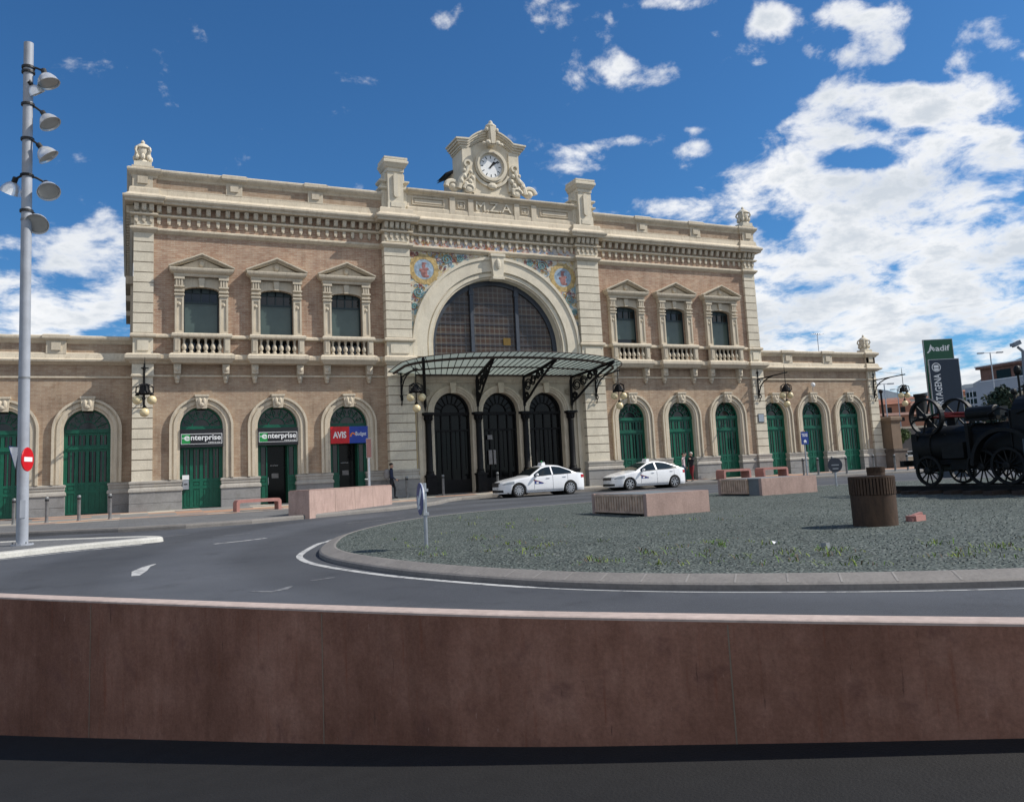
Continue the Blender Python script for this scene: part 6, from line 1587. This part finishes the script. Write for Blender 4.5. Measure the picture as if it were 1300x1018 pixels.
b.tube([(.9,-.58,1.05),(1.4,-.66,.9),(2.4,-.66,.9),(2.7,-.7,1.1)], .03, 7); b.tube([(1.9,-.3,1.66),(1.9,-.5,1.95),(2.3,-.55,2.1),(2.7,-.5,1.95)], .028, 7)
b.tube([(2.2,.3,1.6),(2.2,.3,2.5)], .04, 8); b.ball((2.2,.3,2.55), .09, 8); b.tube([(2.95,-.55,2.35),(2.95,-.55,3.0)], .03, 7); b.ball((2.95,-.55,3.05), (.10,.10,.14), 10)
for k in range(20):
    a = 2*PI*k/20
    for x in (-.60,.0,2.62): b.ball((x-.0,.565*math.cos(a)*(1.0 if x > -.5 else .9),1.14+.565*math.sin(a)*(1.0 if x > -.5 else .9)), .022, 5)
for x in (2.68,4.12):
    for k in range(9): b.ball((x,-.73,.45+k*.17), .02, 5)
b.build('fittings', M['engine'], ENG, smooth=False)
b = MB(); b.box(4.14,4.5,-.7,.7,.55,.62); b.box(4.14,4.2,-.5,.5,.62,1.3); b.tube([(4.45,-.65,.6),(4.45,-.65,1.35),(4.2,-.65,1.4)], .025, 6); b.build('footplate', M['engine'], ENG)
b = MB(); b.obox((3.35,-.80,.95),(.32,0,0),(0,.03,0),(0,0,.26)); b.build('side_plate', mat('grey_blue_plate', (.07,.095,.115), .4), ENG)
# half brick and litter on the gravel
p = gp(1163, 661, .135); b = MB(); b.obox((0,0,.05), (.16,.03,0), (-.03,.09,0), (0,0,.05)); b.obox((.1,.04,.09), (.08,-.02,.02), (.02,.05,0), (0,.01,.04)); b.obox((-.15,-.03,.03), (.05,.02,0), (0,.05,.01), (.01,0,.03))
tag(b.build('broken_brick', M['coral'], loc=p), 'broken red brick lying on the gravel right of the rusty bin', 'brick')
p = gp(985, 690, .135); b = MB(); b.add([(-.06,-.03,.0),(.0,-.05,.05),(.06,-.02,.01),(.05,.04,.03),(-.01,.05,.0),(-.05,.03,.045),(.0,.0,.03)], [(0,1,6),(1,2,6),(2,3,6),(3,4,6),(4,5,6),(5,0,6)]); tag(b.build('crumpled_paper', M['white'], loc=p), 'scrap of crumpled white paper on the gravel', 'litter')
p = gp(1048, 695, .135); b = MB(); b.obox((0,0,.035), (.045,.01,0), (-.01,.04,0), (0,0,.035)); tag(b.build('drink_carton', M['lamp'], loc=p), 'small pale carton on the gravel below the rusty bin', 'litter')

# ------------------------------------------------------------------ totem signs behind the engine
def totem(u0, u1, vt, dep, label, mtl, name='totem_sign'):
    pl_, pr = at(u0, vt, dep), at(u1, vt, dep); zt = (pl_.z+pr.z)/2; w_ = (pr-pl_).length; c_ = (pl_+pr)/2
    zb = zr(c_.y); rz = math.atan2(_r.y, _r.x)
    t = tag(empty(name, (c_.x, c_.y, zb), rz), label, 'totem sign', 'station totem signs'); H = zt-zb
    b = MB(); b.box(-w_/2, w_/2, -.04, .04, 0, H); b.build('panel', mtl, t)
    b = MB()
    for x0, x1, z0, z1 in ((-w_/2-.03,-w_/2,0,H+.03),(w_/2,w_/2+.03,0,H+.03),(-w_/2,w_/2,H,H+.03)): b.box(x0,x1,-.05,.05,z0,z1)
    b.build('edge', M['galv'], t)
    return t, w_, H
t, w_, H = totem(1171.5, 1207.5, 431.5, 44., 'tall green station totem sign with white lettering behind the dark blue one', mat('deep_green_panel', (.008,.085,.042), .35, .1))
b = MB(); x0 = -w_/2
put_text(b, 'adif', x0+w_*.39, x0+w_*.90, H-.60, H-.30, -.041, .004, bold=.02)
b.prism([(x0+w_*.14,H-.60),(x0+w_*.24,H-.22),(x0+w_*.34,H-.60),(x0+w_*.27,H-.52),(x0+w_*.24,H-.42),(x0+w_*.20,H-.52)], -.046, -.041); b.archband(x0+w_*.28, H-.5, .08, .13, -.047, -.0415, -60, 200, 10); b.prism([(x0+w_*.08,H-.66),(x0+w_*.2,H-.5),(x0+w_*.24,H-.54),(x0+w_*.12,H-.70)], -.046, -.041)
b.build('lettering', M['white'], t)
t, w_, H = totem(1178.5, 1215.8, 456.5, 42.5, 'tall dark blue station totem sign with vertical white station name', mat('dark_blue_panel', (.012,.026,.048), .4, .1))
b = MB(); x0 = -w_/2
fr_ = lambda p: (x0+.26-(p[2]-0), p[1], H-4.62+p[0])     # turned a quarter, reading upwards
put_text(b, 'CARTAGENA', .0, 2.0, -.18, .18, -.041, .004, bold=.015, frame=lambda p: (x0+.34-p[2], p[1], H-2.72+p[0]))
cx_, cz_ = x0+.34, H-.38
b.archband(cx_, cz_, .19, .23, -.046, -.041, 0, 360, 20); b.box(cx_-.12,cx_+.12,-.046,-.041,cz_-.03,cz_+.11); b.box(cx_-.12,cx_+.12,-.046,-.041,cz_-.13,cz_-.06); b.prism([(cx_-.14,cz_-.17),(cx_+.14,cz_-.17),(cx_+.10,cz_-.13),(cx_-.10,cz_-.13)], -.046, -.041)
b.build('lettering', M['white'], t)

# ------------------------------------------------------------------ gate pillars, low wall, things beyond
def brick_pillar(u, y, ub, vt, label):
    x = x_at(u, y, -.1); z0 = -.2; zt = z_at(x, y, vt); w_ = ub
    t = tag(empty('gate_pillar', (x, y, z0)), label, 'pillar', 'brick gate pillars'); H = zt-z0
    b = MB(); b.box(-w_*.9,w_*.9,-w_*.9,w_*.9,0,H*.36); b.box(-w_*.98,w_*.98,-w_*.98,w_*.98,H*.36,H*.40); b.build('base', mat('dark_stone_base', (.10,.082,.07), .9, .3, 3), t) if 'dark_stone_base' not in bpy.data.materials else b.build('base', bpy.data.materials['dark_stone_base'], t)
    b = MB(); b.box(-w_*.62,w_*.62,-w_*.62,w_*.62,H*.40,H*.90)
    b.build('shaft', PILM, t); b = MB(); b.sweep([(0,H*.88),(.05,H*.90),(.12,H*.93),(.12,H*.98),(.0,H)], [(-w_*.62,w_*.62),(-w_*.62,-w_*.62),(w_*.62,-w_*.62),(w_*.62,w_*.62),(-w_*.62,w_*.62)]); b.box(-w_*.62,w_*.62,-w_*.62,w_*.62,H*.9,H*.985); b.build('cap', PILM, t); return x, y, H
PILM = stained('brown_pillar_stone', (.19,.135,.095), (.10,.07,.05), .6)
brick_pillar(1136.5, .2, .72, 529, 'square brown brick gate pillar beyond the right corner of the station')
brick_pillar(1302, -2.0, .9, 527, 'brown brick gate pillar at the right edge behind the steam engine')
def wall_run(p0, p1, z0, z1, th, mtl, name, label, cat='wall', cap=None):
    d = (Vector(p1)-Vector(p0)); L = d.length; a = math.atan2(d.y, d.x); t = tag(empty(name, (p0[0], p0[1], z0), a), label, cat)
    b = MB(); b.box(0,L,0,th,-.4,z1-z0); b.build('body', mtl, t)
    if cap: b = MB(); b.box(-.02,L+.02,-.08,th+.08,z1-z0,z1-z0+cap); b.build('coping', M['stone'], t)
    return t
wall_run((36,6),(110,-28),-.15,.62,.4,M['stone'],'low_wall','long low pale stone wall behind the steam engine and gate pillar',cap=.14)
EMB = mat('weedy_bank', (.085,.08,.068), .95, .35, .25)
g = MB()
rows = []
for i in range(41):
    s = i/40; x, y = 50+90*s, 40-62*s; rows.append([(x, y, -.2), (x+6, y+9, 3.2+.6*math.sin(i*1.3)*.4), (x+40, y+55, 4.2), (x+120, y+160, 4.6)])
vs = [p for r in rows for p in r]; g.add(vs, [(i*4+k,(i+1)*4+k,(i+1)*4+k+1,i*4+k+1) for i in range(40) for k in range(3)])
struct(g.build('embankment', EMB))
wall_run((54,37),(142,-23),1.0,4.0,.5,mat('grey_retaining_wall', (.13,.12,.112), .9, .25, .4),'retaining_wall','long grey retaining wall behind the engine, below the town',cap=.25)
# parked blue car seen behind the gate pillar
pc_ = gp(1122, 590, .0)
def far_car(x, y, rz, mtl, label):
    t = tag(empty('parked_car', (x, y, -.14), rz), label, 'car'); b = MB()
    b.prism([(-2.1,.35),(-2.05,.75),(-1.3,.92),(-.8,1.38),(.7,1.42),(1.5,.98),(2.05,.85),(2.1,.35)], -.82, .82); b.build('body', mtl, t)
    b = MB(); b.prism([(-1.18,.95),(-.74,1.32),(.64,1.36),(1.32,.98)], -.83, .83); b.build('window', M['carglass'], t)
    for x_ in (-1.3,1.3):
        for y_ in (-.8,.8): b = MB(); b.lathe([(.2,-.1),(.33,-.1),(.33,.1),(.2,.1)], (x_,y_,.33), (0,1,0), 18); b.build('wheel', M['tyre'], t)
far_car(x_at(1126, 7, 0), 7, .3, mat('blue_car_paint', (.02,.07,.22), .25, .05, 2, coat=.5), 'blue car parked behind the gate pillar')
far_car(x_at(1154, 24, 0), 24, -.5, M['carwhite'], 'white car parked further back, right of the gate pillar')
# street lamps
def street_lamp(u, vb, vt, dep, label, arm=.9, r=.06):
    p = at(u, vb, dep); q = at(u, vt, dep); t = tag(empty('street_lamp', p), label, 'street lamp', 'far street lamps'); H = q.z-p.z
    b = MB(); b.tube([(0,0,-1),(0,0,H)], [r*1.4,r], 8); b.build('pole', M['galv'], t)
    b = MB(); b.tube([_r*-arm+Vector((0,0,H)), _r*arm+Vector((0,0,H))], r*.8, 6); b.build('arm', M['galv'], t)
    for s in (-1,1): b = MB(); b.obox(_r*s*arm+Vector((0,0,H-.02)), _r*.35, Vector((_fx,_fy,0))*.16, Vector((0,0,.07))); b.build('head', M['galv'], t)
street_lamp(1272.5, 575, 445, 95, 'tall thin double-armed street lamp in front of the brick office building', 1.1)
street_lamp(1131, 570, 486, 100, 'thin street lamp left of the gate pillar', .8)
street_lamp(1146, 560, 493, 140, 'thin distant street lamp above the gate pillar', .8)
p0_ = at(1126, 566, 62); t = tag(empty('lamp_post', p0_), 'dark leaning lamp post beside the far right corner of the station', 'lamp post')
q0 = at(1118, 497, 62)-p0_; b = MB(); b.tube([(0,0,-1.), q0], [.10,.07], 8); b.build('post', M['black'], t); b = MB(); b.ball(q0, .16, 8); b.build('finial', M['black'], t)
# white information board on a post at the right edge
p = at(1292, 590, 34); p.z = zr(p.y); t = tag(empty('info_board', p, math.atan2(_r.y, _r.x)), 'small white notice board on a post at the right edge behind the engine', 'sign'); H = z_at(p.x, p.y, 543)-p.z
b = MB(); b.tube([(0,0,0),(0,0,H)], .04, 8); b.build('post', M['galv'], t); b = MB(); b.box(-.16,.16,-.06,-.03,H-.75,H); b.build('panel', M['white'], t); b = MB(); b.box(-.17,.17,-.03,-.015,H-.77,H+.02); b.box(-.10,.10,-.064,-.06,H-.4,H-.36); b.build('backing', M['signblue'], t)

# ------------------------------------------------------------------ town and hills in the distance
bm_ = brick('office_brick', (.22,.10,.07), (.28,.14,.10), (.25,.2,.17), (.18,.08,.06))
def office():
    d0 = 130; pL = at(1231, 545, d0); pR = at(1420, 545, d0-22); rz = math.atan2((pR-pL).y, (pR-pL).x); L = (pR.xy-pL.xy).length; z0 = 1.0
    t = tag(empty('office_building', (pL.x, pL.y, z0), rz), 'brick and white office building with strip windows at the right', 'building')
    k = d0/CF; zt = lambda v, u=1231: at(u, v, d0).z-z0
    zT = zt(465); z1 = zt(489); z2 = zt(480); zw = zt(517); 
    b = MB(); b.box(0,L,3.5,26,0,zT-.4); b.box(-.4,L,3.0,26,zT-.4,zT); b.box(.2,L,.8,3.5,0,zw); b.build('wall', bm_, t)
    b = MB(); b.box(0,2.2,0,3.5,0,z1-.4); b.box(2.2,13.0,.0,3.5,zw+.01,z1+.2); b.box(13.0,18.5,-.3,3.5,2.4,z1-.2); b.build('white_volume', mat('pale_render', (.42,.43,.46), .8, .1, .3), t)
    for i in range(5): b = MB(); x = 3.0+i*3.2; b.box(x,x+2.5,3.42,3.5,zT-2.6,zT-.9); b.build('window', M['blackglass'], t) if i != 4 else None
    b = MB(); x = 20.5; b.box(x,x+3.,3.42,3.5,zT-2.6,zT-.9); b.build('window', M['blackglass'], t)
    for i in range(2): b = MB(); x = 4.4+i*4.1; b.box(x,x+3.0,-.05,.0,zw+.4,zw+1.7); w_ = b.build('window', M['blackglass'], t); b = MB(); b.box(x+1.45,x+1.55,-.08,-.05,zw+.4,zw+1.7); b.box(x,x+3,-.08,-.05,zw+1.0,zw+1.07); b.build('frame', M['white'], w_)
    b = MB()
    for i in range(8): b.box(.2,2.0,-.04,.0,.8+i*(z1-1.6)/8,.8+(i+.7)*(z1-1.6)/8)
    w_ = b.build('stair_window', M['blackglass'], t)
    b = MB(); b.box(.75,.85,-.08,-.04,.5,z1-.8); b.box(1.35,1.45,-.08,-.04,.5,z1-.8); b.build('frame', M['white'], w_)
    b = MB(); b.box(13.4,18.2,-.32,-.3,2.6,z1-3.2); b.build('dark_screen', mat('dark_green_glass', (.010,.022,.022), .3), t)
    b = MB(); b.box(-.5,L,2.9,3.0,zT-.05,zT+.1); b.box(3,19,-.06,.0,z1+.2,z1+.35); b.build('parapet', M['white'], t)
office()
hill_m = mat('far_hill', (.10,.125,.15), 1., .2, .01); hill_n = mat('near_hill', (.13,.115,.09), 1., .3, .03)  # blue of distance haze is mixed into the far hill colour
def hills(name, dep, prof, mtl, thick):
    g = MB(); vs = []
    for u, v in prof:
        p = at(u, v, dep); q = at(u, v, dep+thick*1.0); vs += [(p.x-ray(u,v).x*thick*.8, p.y-ray(u,v).y*thick*.8, -2), (p.x, p.y, p.z), (q.x, q.y, -2)]
    g.add(vs, [(i*3+k, (i+1)*3+k, (i+1)*3+k+1, i*3+k+1) for i in range(len(prof)-1) for k in range(2)]); return struct(g.build(name, mtl))
rnd = random.Random(5)
def ridge(P):
    out = []
    for (a, b), (c_, d) in zip(P, P[1:]):
        n = max(2, int(abs(c_-a)/8))
        for i in range(n): t = i/n; out.append((a+(c_-a)*t, b+(d-b)*t+rnd.uniform(-1,1)*1.0))
    return out+[P[-1]]
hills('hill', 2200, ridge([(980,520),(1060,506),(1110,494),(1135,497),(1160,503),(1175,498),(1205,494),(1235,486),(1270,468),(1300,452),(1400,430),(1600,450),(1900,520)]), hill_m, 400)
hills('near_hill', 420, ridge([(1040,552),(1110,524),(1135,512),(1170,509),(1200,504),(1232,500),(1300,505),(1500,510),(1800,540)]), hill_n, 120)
def house(u, vb, vt, dep, w, wallm, roofm, label, rz=0., k=0):
    p = at(u, vb, dep); H = at(u, vt, dep).z-p.z; t = tag(empty('town_house', (p.x, p.y, p.z), math.atan2(_r.y,_r.x)+rz), label, 'house', 'houses on the hillside')
    b = MB(); b.box(-w/2,w/2,-4,4,-8,H*.75); b.build('wall', wallm, t)
    b = MB(); b.add([(-w/2-.3,-4.4,H*.74),(w/2+.3,-4.4,H*.74),(w/2+.3,4.4,H*.74),(-w/2-.3,4.4,H*.74),(-w/2-.3,0,H),(w/2+.3,0,H)], [(0,1,5,4),(2,3,4,5),(0,4,3),(1,2,5),(0,3,2,1)]); b.build('roof', roofm, t)
    for i in range(max(1, int(w/3.2))):
        b = MB(); x = -w/2+1.2+i*3.1; b.box(x,x+1.1,-4.04,-3.99,H*.30,H*.58); b.build('window', M['blackglass'], t)
hw = [mat('cream_render', (.42,.33,.24), .9, .1, .3), mat('terracotta_render', (.36,.17,.11), .9, .1, .3), mat('white_render', (.50,.46,.42), .9, .1, .3), mat('pink_render', (.40,.24,.19), .9, .1, .3)]
hr = [mat('clay_tiles', (.25,.10,.06), .9, .2, .5), mat('brown_tiles', (.20,.11,.08), .9, .2, .5)]
HS = [(1112,534,509,215,16,1,0,'terracotta house half hidden by the station corner'),(1126,524,506,300,13,0,1,'cream hillside house just right of the station corner'),(1141,530,512,250,14,3,0,'pink hillside house above the gate pillar'),(1160,529,511,240,13,1,1,'terracotta hillside house left of the chimney of the engine'),(1151,516,504,380,15,2,0,'small white hillside house high on the slope'),(1170,513,503,390,17,2,0,'white hillside house with red roof beside the green totem'),(1187,522,508,330,16,0,0,'cream hillside house behind the green totem'),(1221,506,495,400,20,1,0,'terracotta hillside house right of the blue totem'),(1228,521,507,300,14,3,1,'pink hillside house against the brick office building'),(1134,541,524,190,15,1,1,'low terracotta house at the foot of the slope'),(1163,541,525,195,12,0,0,'low cream house at the foot of the slope'),(1240,512,502,350,12,2,1,'white house behind the brick office building')]
for u, vb, vt, dep, w, a, b_, l in HS: house(u, vb, vt, dep, w, hw[a], hr[b_], l, rnd.uniform(-.35,.35))
# grey-blue floodlight head on a bent post at the right edge
p = at(1301, 470, 70); t = tag(empty('far_floodlight', (p.x, p.y, zr(p.y))), 'grey-blue lamp head on a bent post at the right edge of the sky', 'street lamp')
o3 = Vector((p.x, p.y, zr(p.y))); Pp = lambda u, v: at(u, v, 70)-o3
b = MB(); b.tube([(0,0,0), Pp(1301,470), Pp(1299,446), Pp(1292,440.5)], [.22,.17,.15,.11], 10); b.build('post', mat('blue_grey_post', (.16,.20,.25), .5), t)
b = MB(); a_, c_ = Pp(1291,435.5), Pp(1287,438); b.obox(Pp(1290,436.5), _r*.30+Vector((0,0,.13)), Vector((_fx,_fy,0))*.22, _r*-.06+Vector((0,0,.16))); b.obox(Pp(1286,437.5), _r*.16+Vector((0,0,.03)), Vector((_fx,_fy,0))*.2, Vector((0,0,.13))); b.build('head', bpy.data.materials['blue_grey_post'], t)
# trees
def tree(u, vb, vt, dep, w, label, dark=False):
    p = at(u, vb, dep); H = at(u, vt, dep).z-p.z; t = tag(empty('tree', p), label, 'tree')
    b = MB(); b.tube([(0,0,-2),(.05*H,0,H*.25),(0,.03*H,H*.6),(.02*H,0,H*.9)], [H*.04,H*.03,H*.02,H*.006], 7)
    for k in range(7):
        a = k*.9; b.tube([(0,0,H*(.2+.07*k)), (w*.22*math.cos(a), w*.22*math.sin(a), H*(.35+.07*k)), (w*.4*math.cos(a), w*.4*math.sin(a), H*(.45+.07*k))], [H*.014,H*.01,H*.004], 5)
    b.build('trunk', mat('bark', (.07,.05,.035), .9) if 'bark' not in bpy.data.materials else bpy.data.materials['bark'], t)
    r_ = random.Random(int(u*7)); c = MB(); cl = []
    for k in range(16): a, zz = r_.random()*6.28, r_.uniform(.32,.9); rr = w*.34*math.sqrt(max(.05, 1-((zz-.58)/.42)**2))*r_.uniform(.5,1.05); cl.append((rr*math.cos(a), rr*math.sin(a), zz*H, r_.uniform(.11,.19)*w))
    for cx_, cy_, cz_, cr in cl:
        for _ in range(190):
            d = Vector((r_.gauss(0,1), r_.gauss(0,1), r_.gauss(0,1))).normalized()*cr*r_.uniform(.45,1.05); q = Vector((cx_,cy_,cz_))+d; s = r_.uniform(.02,.045)*w
            e1 = Vector((r_.gauss(0,1), r_.gauss(0,1), r_.gauss(0,1))).normalized(); e2 = e1.cross(Vector((r_.gauss(0,1), r_.gauss(0,1), r_.gauss(0,1)))).normalized()
            c.add([q-e1*s, q+e2*s*.5, q+e1*s, q-e2*s*.5], [(0,1,2,3)], r_.choice((0,0,1)))
    gm = [mat('leaf_dark_a', (.012,.028,.018), .8, .3, 2), mat('leaf_dark_b', (.02,.042,.024), .8, .3, 2)] if dark else [mat('leaf_a', (.05,.085,.025), .8, .3, 2), mat('leaf_b', (.085,.12,.035), .8, .3, 2)]
    c.build('crown', gm, t)
tree(1293, 552, 488, 80, 6.5, 'dark dense tree in front of the brick office building', True)
tree(1223, 530, 505, 150, 4.6, 'small light green tree beside the brick office building')
tree(1140, 566, 545, 85, 4.0, 'low green bushy tree behind the gate pillar')
tree(1200, 560, 540, 100, 5.0, 'green bushy tree behind the totem signs', True)

# ------------------------------------------------------------------ sun, sky with clouds, camera
sd = Vector((2.1,-.9,2.12)).normalized()
SUN_EL = math.asin(sd.z); SUN_AZ = math.atan2(sd.x, sd.y)
l = bpy.data.lights.new('sun', 'SUN'); l.energy = 4.7; l.angle = R_(.5); l.color = (1,.94,.85)
so = bpy.data.objects.new('sun', l); COL.objects.link(so); so.rotation_euler = sd.to_track_quat('Z','Y').to_euler(); so.location = (60,-30,60)
Wd_ = bpy.data.worlds.new('World'); S.world = Wd_; Wd_.use_nodes = True; nt = Wd_.node_tree
bg = nt.nodes['Background']; STR = .082; bg.inputs['Strength'].default_value = STR
sky = N(nt, 'ShaderNodeTexSky', sky_type='NISHITA', sun_disc=False, sun_elevation=SUN_EL, sun_rotation=SUN_AZ, altitude=50, air_density=1.0, dust_density=.45, ozone_density=3.2)
def math_(op, a, b=None, c=None, clamp=False):
    n = N(nt, 'ShaderNodeMath', operation=op); n.use_clamp = clamp
    for i, v in enumerate((a, b, c)):
        if v is None: continue
        if hasattr(v, 'links'): nt.links.new(v, n.inputs[i])
        else: n.inputs[i].default_value = v
    return n.outputs[0]
tc = N(nt, 'ShaderNodeTexCoord'); D = tc.outputs['Generated']
def dot(vec):
    n = N(nt, 'ShaderNodeVectorMath', operation='DOT_PRODUCT'); nt.links.new(D, n.inputs[0]); n.inputs[1].default_value = vec; return n.outputs['Value']
fz_ = math_('MAXIMUM', dot(CAMF), .12); ta = math_('DIVIDE', dot(CAMR), fz_); tb = math_('DIVIDE', dot(CAMU), fz_)     # bearing and height across the sky, as tangents
sp = N(nt, 'ShaderNodeSeparateXYZ'); nt.links.new(D, sp.inputs[0])
hz = math_('ADD', math_('MAXIMUM', sp.outputs[2], 0.), .16)
# cloud texture: even high up, drawn out sideways towards the horizon
lz = math_('LOGARITHM', hz, 2.718)
cb = N(nt, 'ShaderNodeCombineXYZ'); nt.links.new(sp.outputs[0], cb.inputs[0]); nt.links.new(sp.outputs[1], cb.inputs[1]); nt.links.new(math_('MULTIPLY', lz, .85), cb.inputs[2])
def blob(u, v, su, sv, w):
    a0, b0 = (u-650)/CF, (465-v)/CF
    x = math_('MULTIPLY', math_('SUBTRACT', ta, a0), CF/su); y = math_('MULTIPLY', math_('SUBTRACT', tb, b0), CF/sv)
    r2 = math_('ADD', math_('MULTIPLY', x, x), math_('MULTIPLY', y, y))
    return math_('MULTIPLY', math_('POWER', 2.718, math_('MULTIPLY', r2, -1.)), w)
BL = [(55,335,130,58,1.0),(20,410,200,60,.75),(133,272,16,11,.5),(150,330,50,40,.45),
      (770,92,66,34,.9),(560,25,26,13,.48),(400,92,10,5,.3),(610,8,70,10,.25),(840,4,55,14,.8),(975,25,28,24,.7),(972,80,24,9,.5),(905,42,16,7,.45),(1075,22,75,20,.85),(1060,70,45,14,.5),
      (885,190,36,16,.8),(880,165,18,6,.42),(735,186,40,12,.62),(800,180,30,11,.6),(745,213,48,11,.55),(850,266,62,20,.8),(905,275,35,20,.7),(455,235,16,8,.4),(690,42,20,6,.25),
      (1000,180,60,34,.62),(1110,120,80,40,.7),(1160,180,110,50,.72),(1240,120,70,50,.62),(955,230,60,28,.75),(1050,250,120,36,.8),(1250,250,120,90,.85),(1180,310,160,55,.75),(1150,430,290,110,1.15),(1210,475,300,60,.7),(1290,60,60,22,.5),(1215,75,30,14,.35),(1130,55,40,16,.35),(1020,320,70,50,.6),(1060,150,60,30,.4),
      (1108,158,34,14,-.75),(1170,165,20,12,-.55),(1095,202,70,17,-.8),(1255,150,50,16,-.5),(1130,95,60,12,-.6),(985,290,26,18,-.7),(1165,255,26,20,-.65),(1220,268,55,14,-.6),(1060,285,40,12,-.5),(30,418,90,7,-.35)]
cov = None
for b_ in BL: q = blob(*b_); cov = q if cov is None else math_('ADD', cov, q)
# sky behind the photographer: unseen white cloud added to warm the ambient light
cov = math_('MINIMUM', cov, .76)
bk = math_('MULTIPLY', math_('MULTIPLY_ADD', dot(CAMF), -3., -.1, True), .75); cov = math_('ADD', math_('MULTIPLY', cov, math_('MULTIPLY_ADD', dot(CAMF), 4., .2, True)), bk)
def wnoise(vec, scale, det, rough, dist=0.):
    n = N(nt, 'ShaderNodeTexNoise', Scale=scale, Detail=det, Roughness=rough, Distortion=dist); nt.links.new(vec, n.inputs['Vector']); return n.outputs['Fac']
n1 = wnoise(cb.outputs[0], 13., 9, .62, .2); n2 = wnoise(cb.outputs[0], 7.5, 5, .6)
dn = math_('ADD', math_('ADD', math_('MULTIPLY', cov, .80), math_('MULTIPLY', math_('SUBTRACT', n1, .5), 1.95)), math_('MULTIPLY', math_('SUBTRACT', n2, .5), 1.0))
mr = N(nt, 'ShaderNodeMapRange', interpolation_type='SMOOTHSTEP'); nt.links.new(dn, mr.inputs[0]); mr.inputs[1].default_value = .27; mr.inputs[2].default_value = .74
dens = math_('MULTIPLY', mr.outputs[0], .97)
# thicker parts have greyer undersides
gy = N(nt, 'ShaderNodeMapRange', interpolation_type='SMOOTHSTEP'); nt.links.new(math_('ADD', dn, math_('MULTIPLY', math_('SUBTRACT', wnoise(cb.outputs[0], 7., 7, .6), .5), .9)), gy.inputs[0]); gy.inputs[1].default_value = .45; gy.inputs[2].default_value = 1.0
def wmix(f, a, b):
    m_ = N(nt, 'ShaderNodeMix', data_type='RGBA')
    for i, v in ((0, f), (6, a), (7, b)):
        if hasattr(v, 'links'): nt.links.new(v, m_.inputs[i])
        else: m_.inputs[i].default_value = v if i == 0 else (*v, 1)
    return m_.outputs[2]
CLW = .92/STR
cc_ = wmix(gy.outputs[0], (CLW*1.0, CLW*1.0, CLW*1.0), (CLW*.62, CLW*.67, CLW*.73))
skt = N(nt, 'ShaderNodeMix', data_type='RGBA', blend_type='MULTIPLY'); skt.inputs[0].default_value = 1; nt.links.new(sky.outputs[0], skt.inputs[6]); skt.inputs[7].default_value = (.43,.86,1.20,1)
nt.links.new(wmix(dens, skt.outputs[2], cc_), bg.inputs['Color'])
Wd_.cycles.sampling_method = 'MANUAL'; Wd_.cycles.sample_map_resolution = 512

cam = bpy.data.cameras.new('camera'); co = bpy.data.objects.new('camera', cam); COL.objects.link(co); S.camera = co
cam.sensor_width = 36; cam.lens = 36*CF/1300; cam.shift_y = -44/1300; cam.clip_start = .05; cam.clip_end = 6000
mw = Matrix.Identity(4)
for i in range(3): mw[i][0] = CAMR[i]; mw[i][1] = CAMU[i]; mw[i][2] = -CAMF[i]; mw[i][3] = CAM[i]
co.matrix_world = mw
S.view_settings.view_transform = 'Standard'; S.view_settings.look = 'None'; S.view_settings.gamma = 1; S.view_settings.exposure = .18
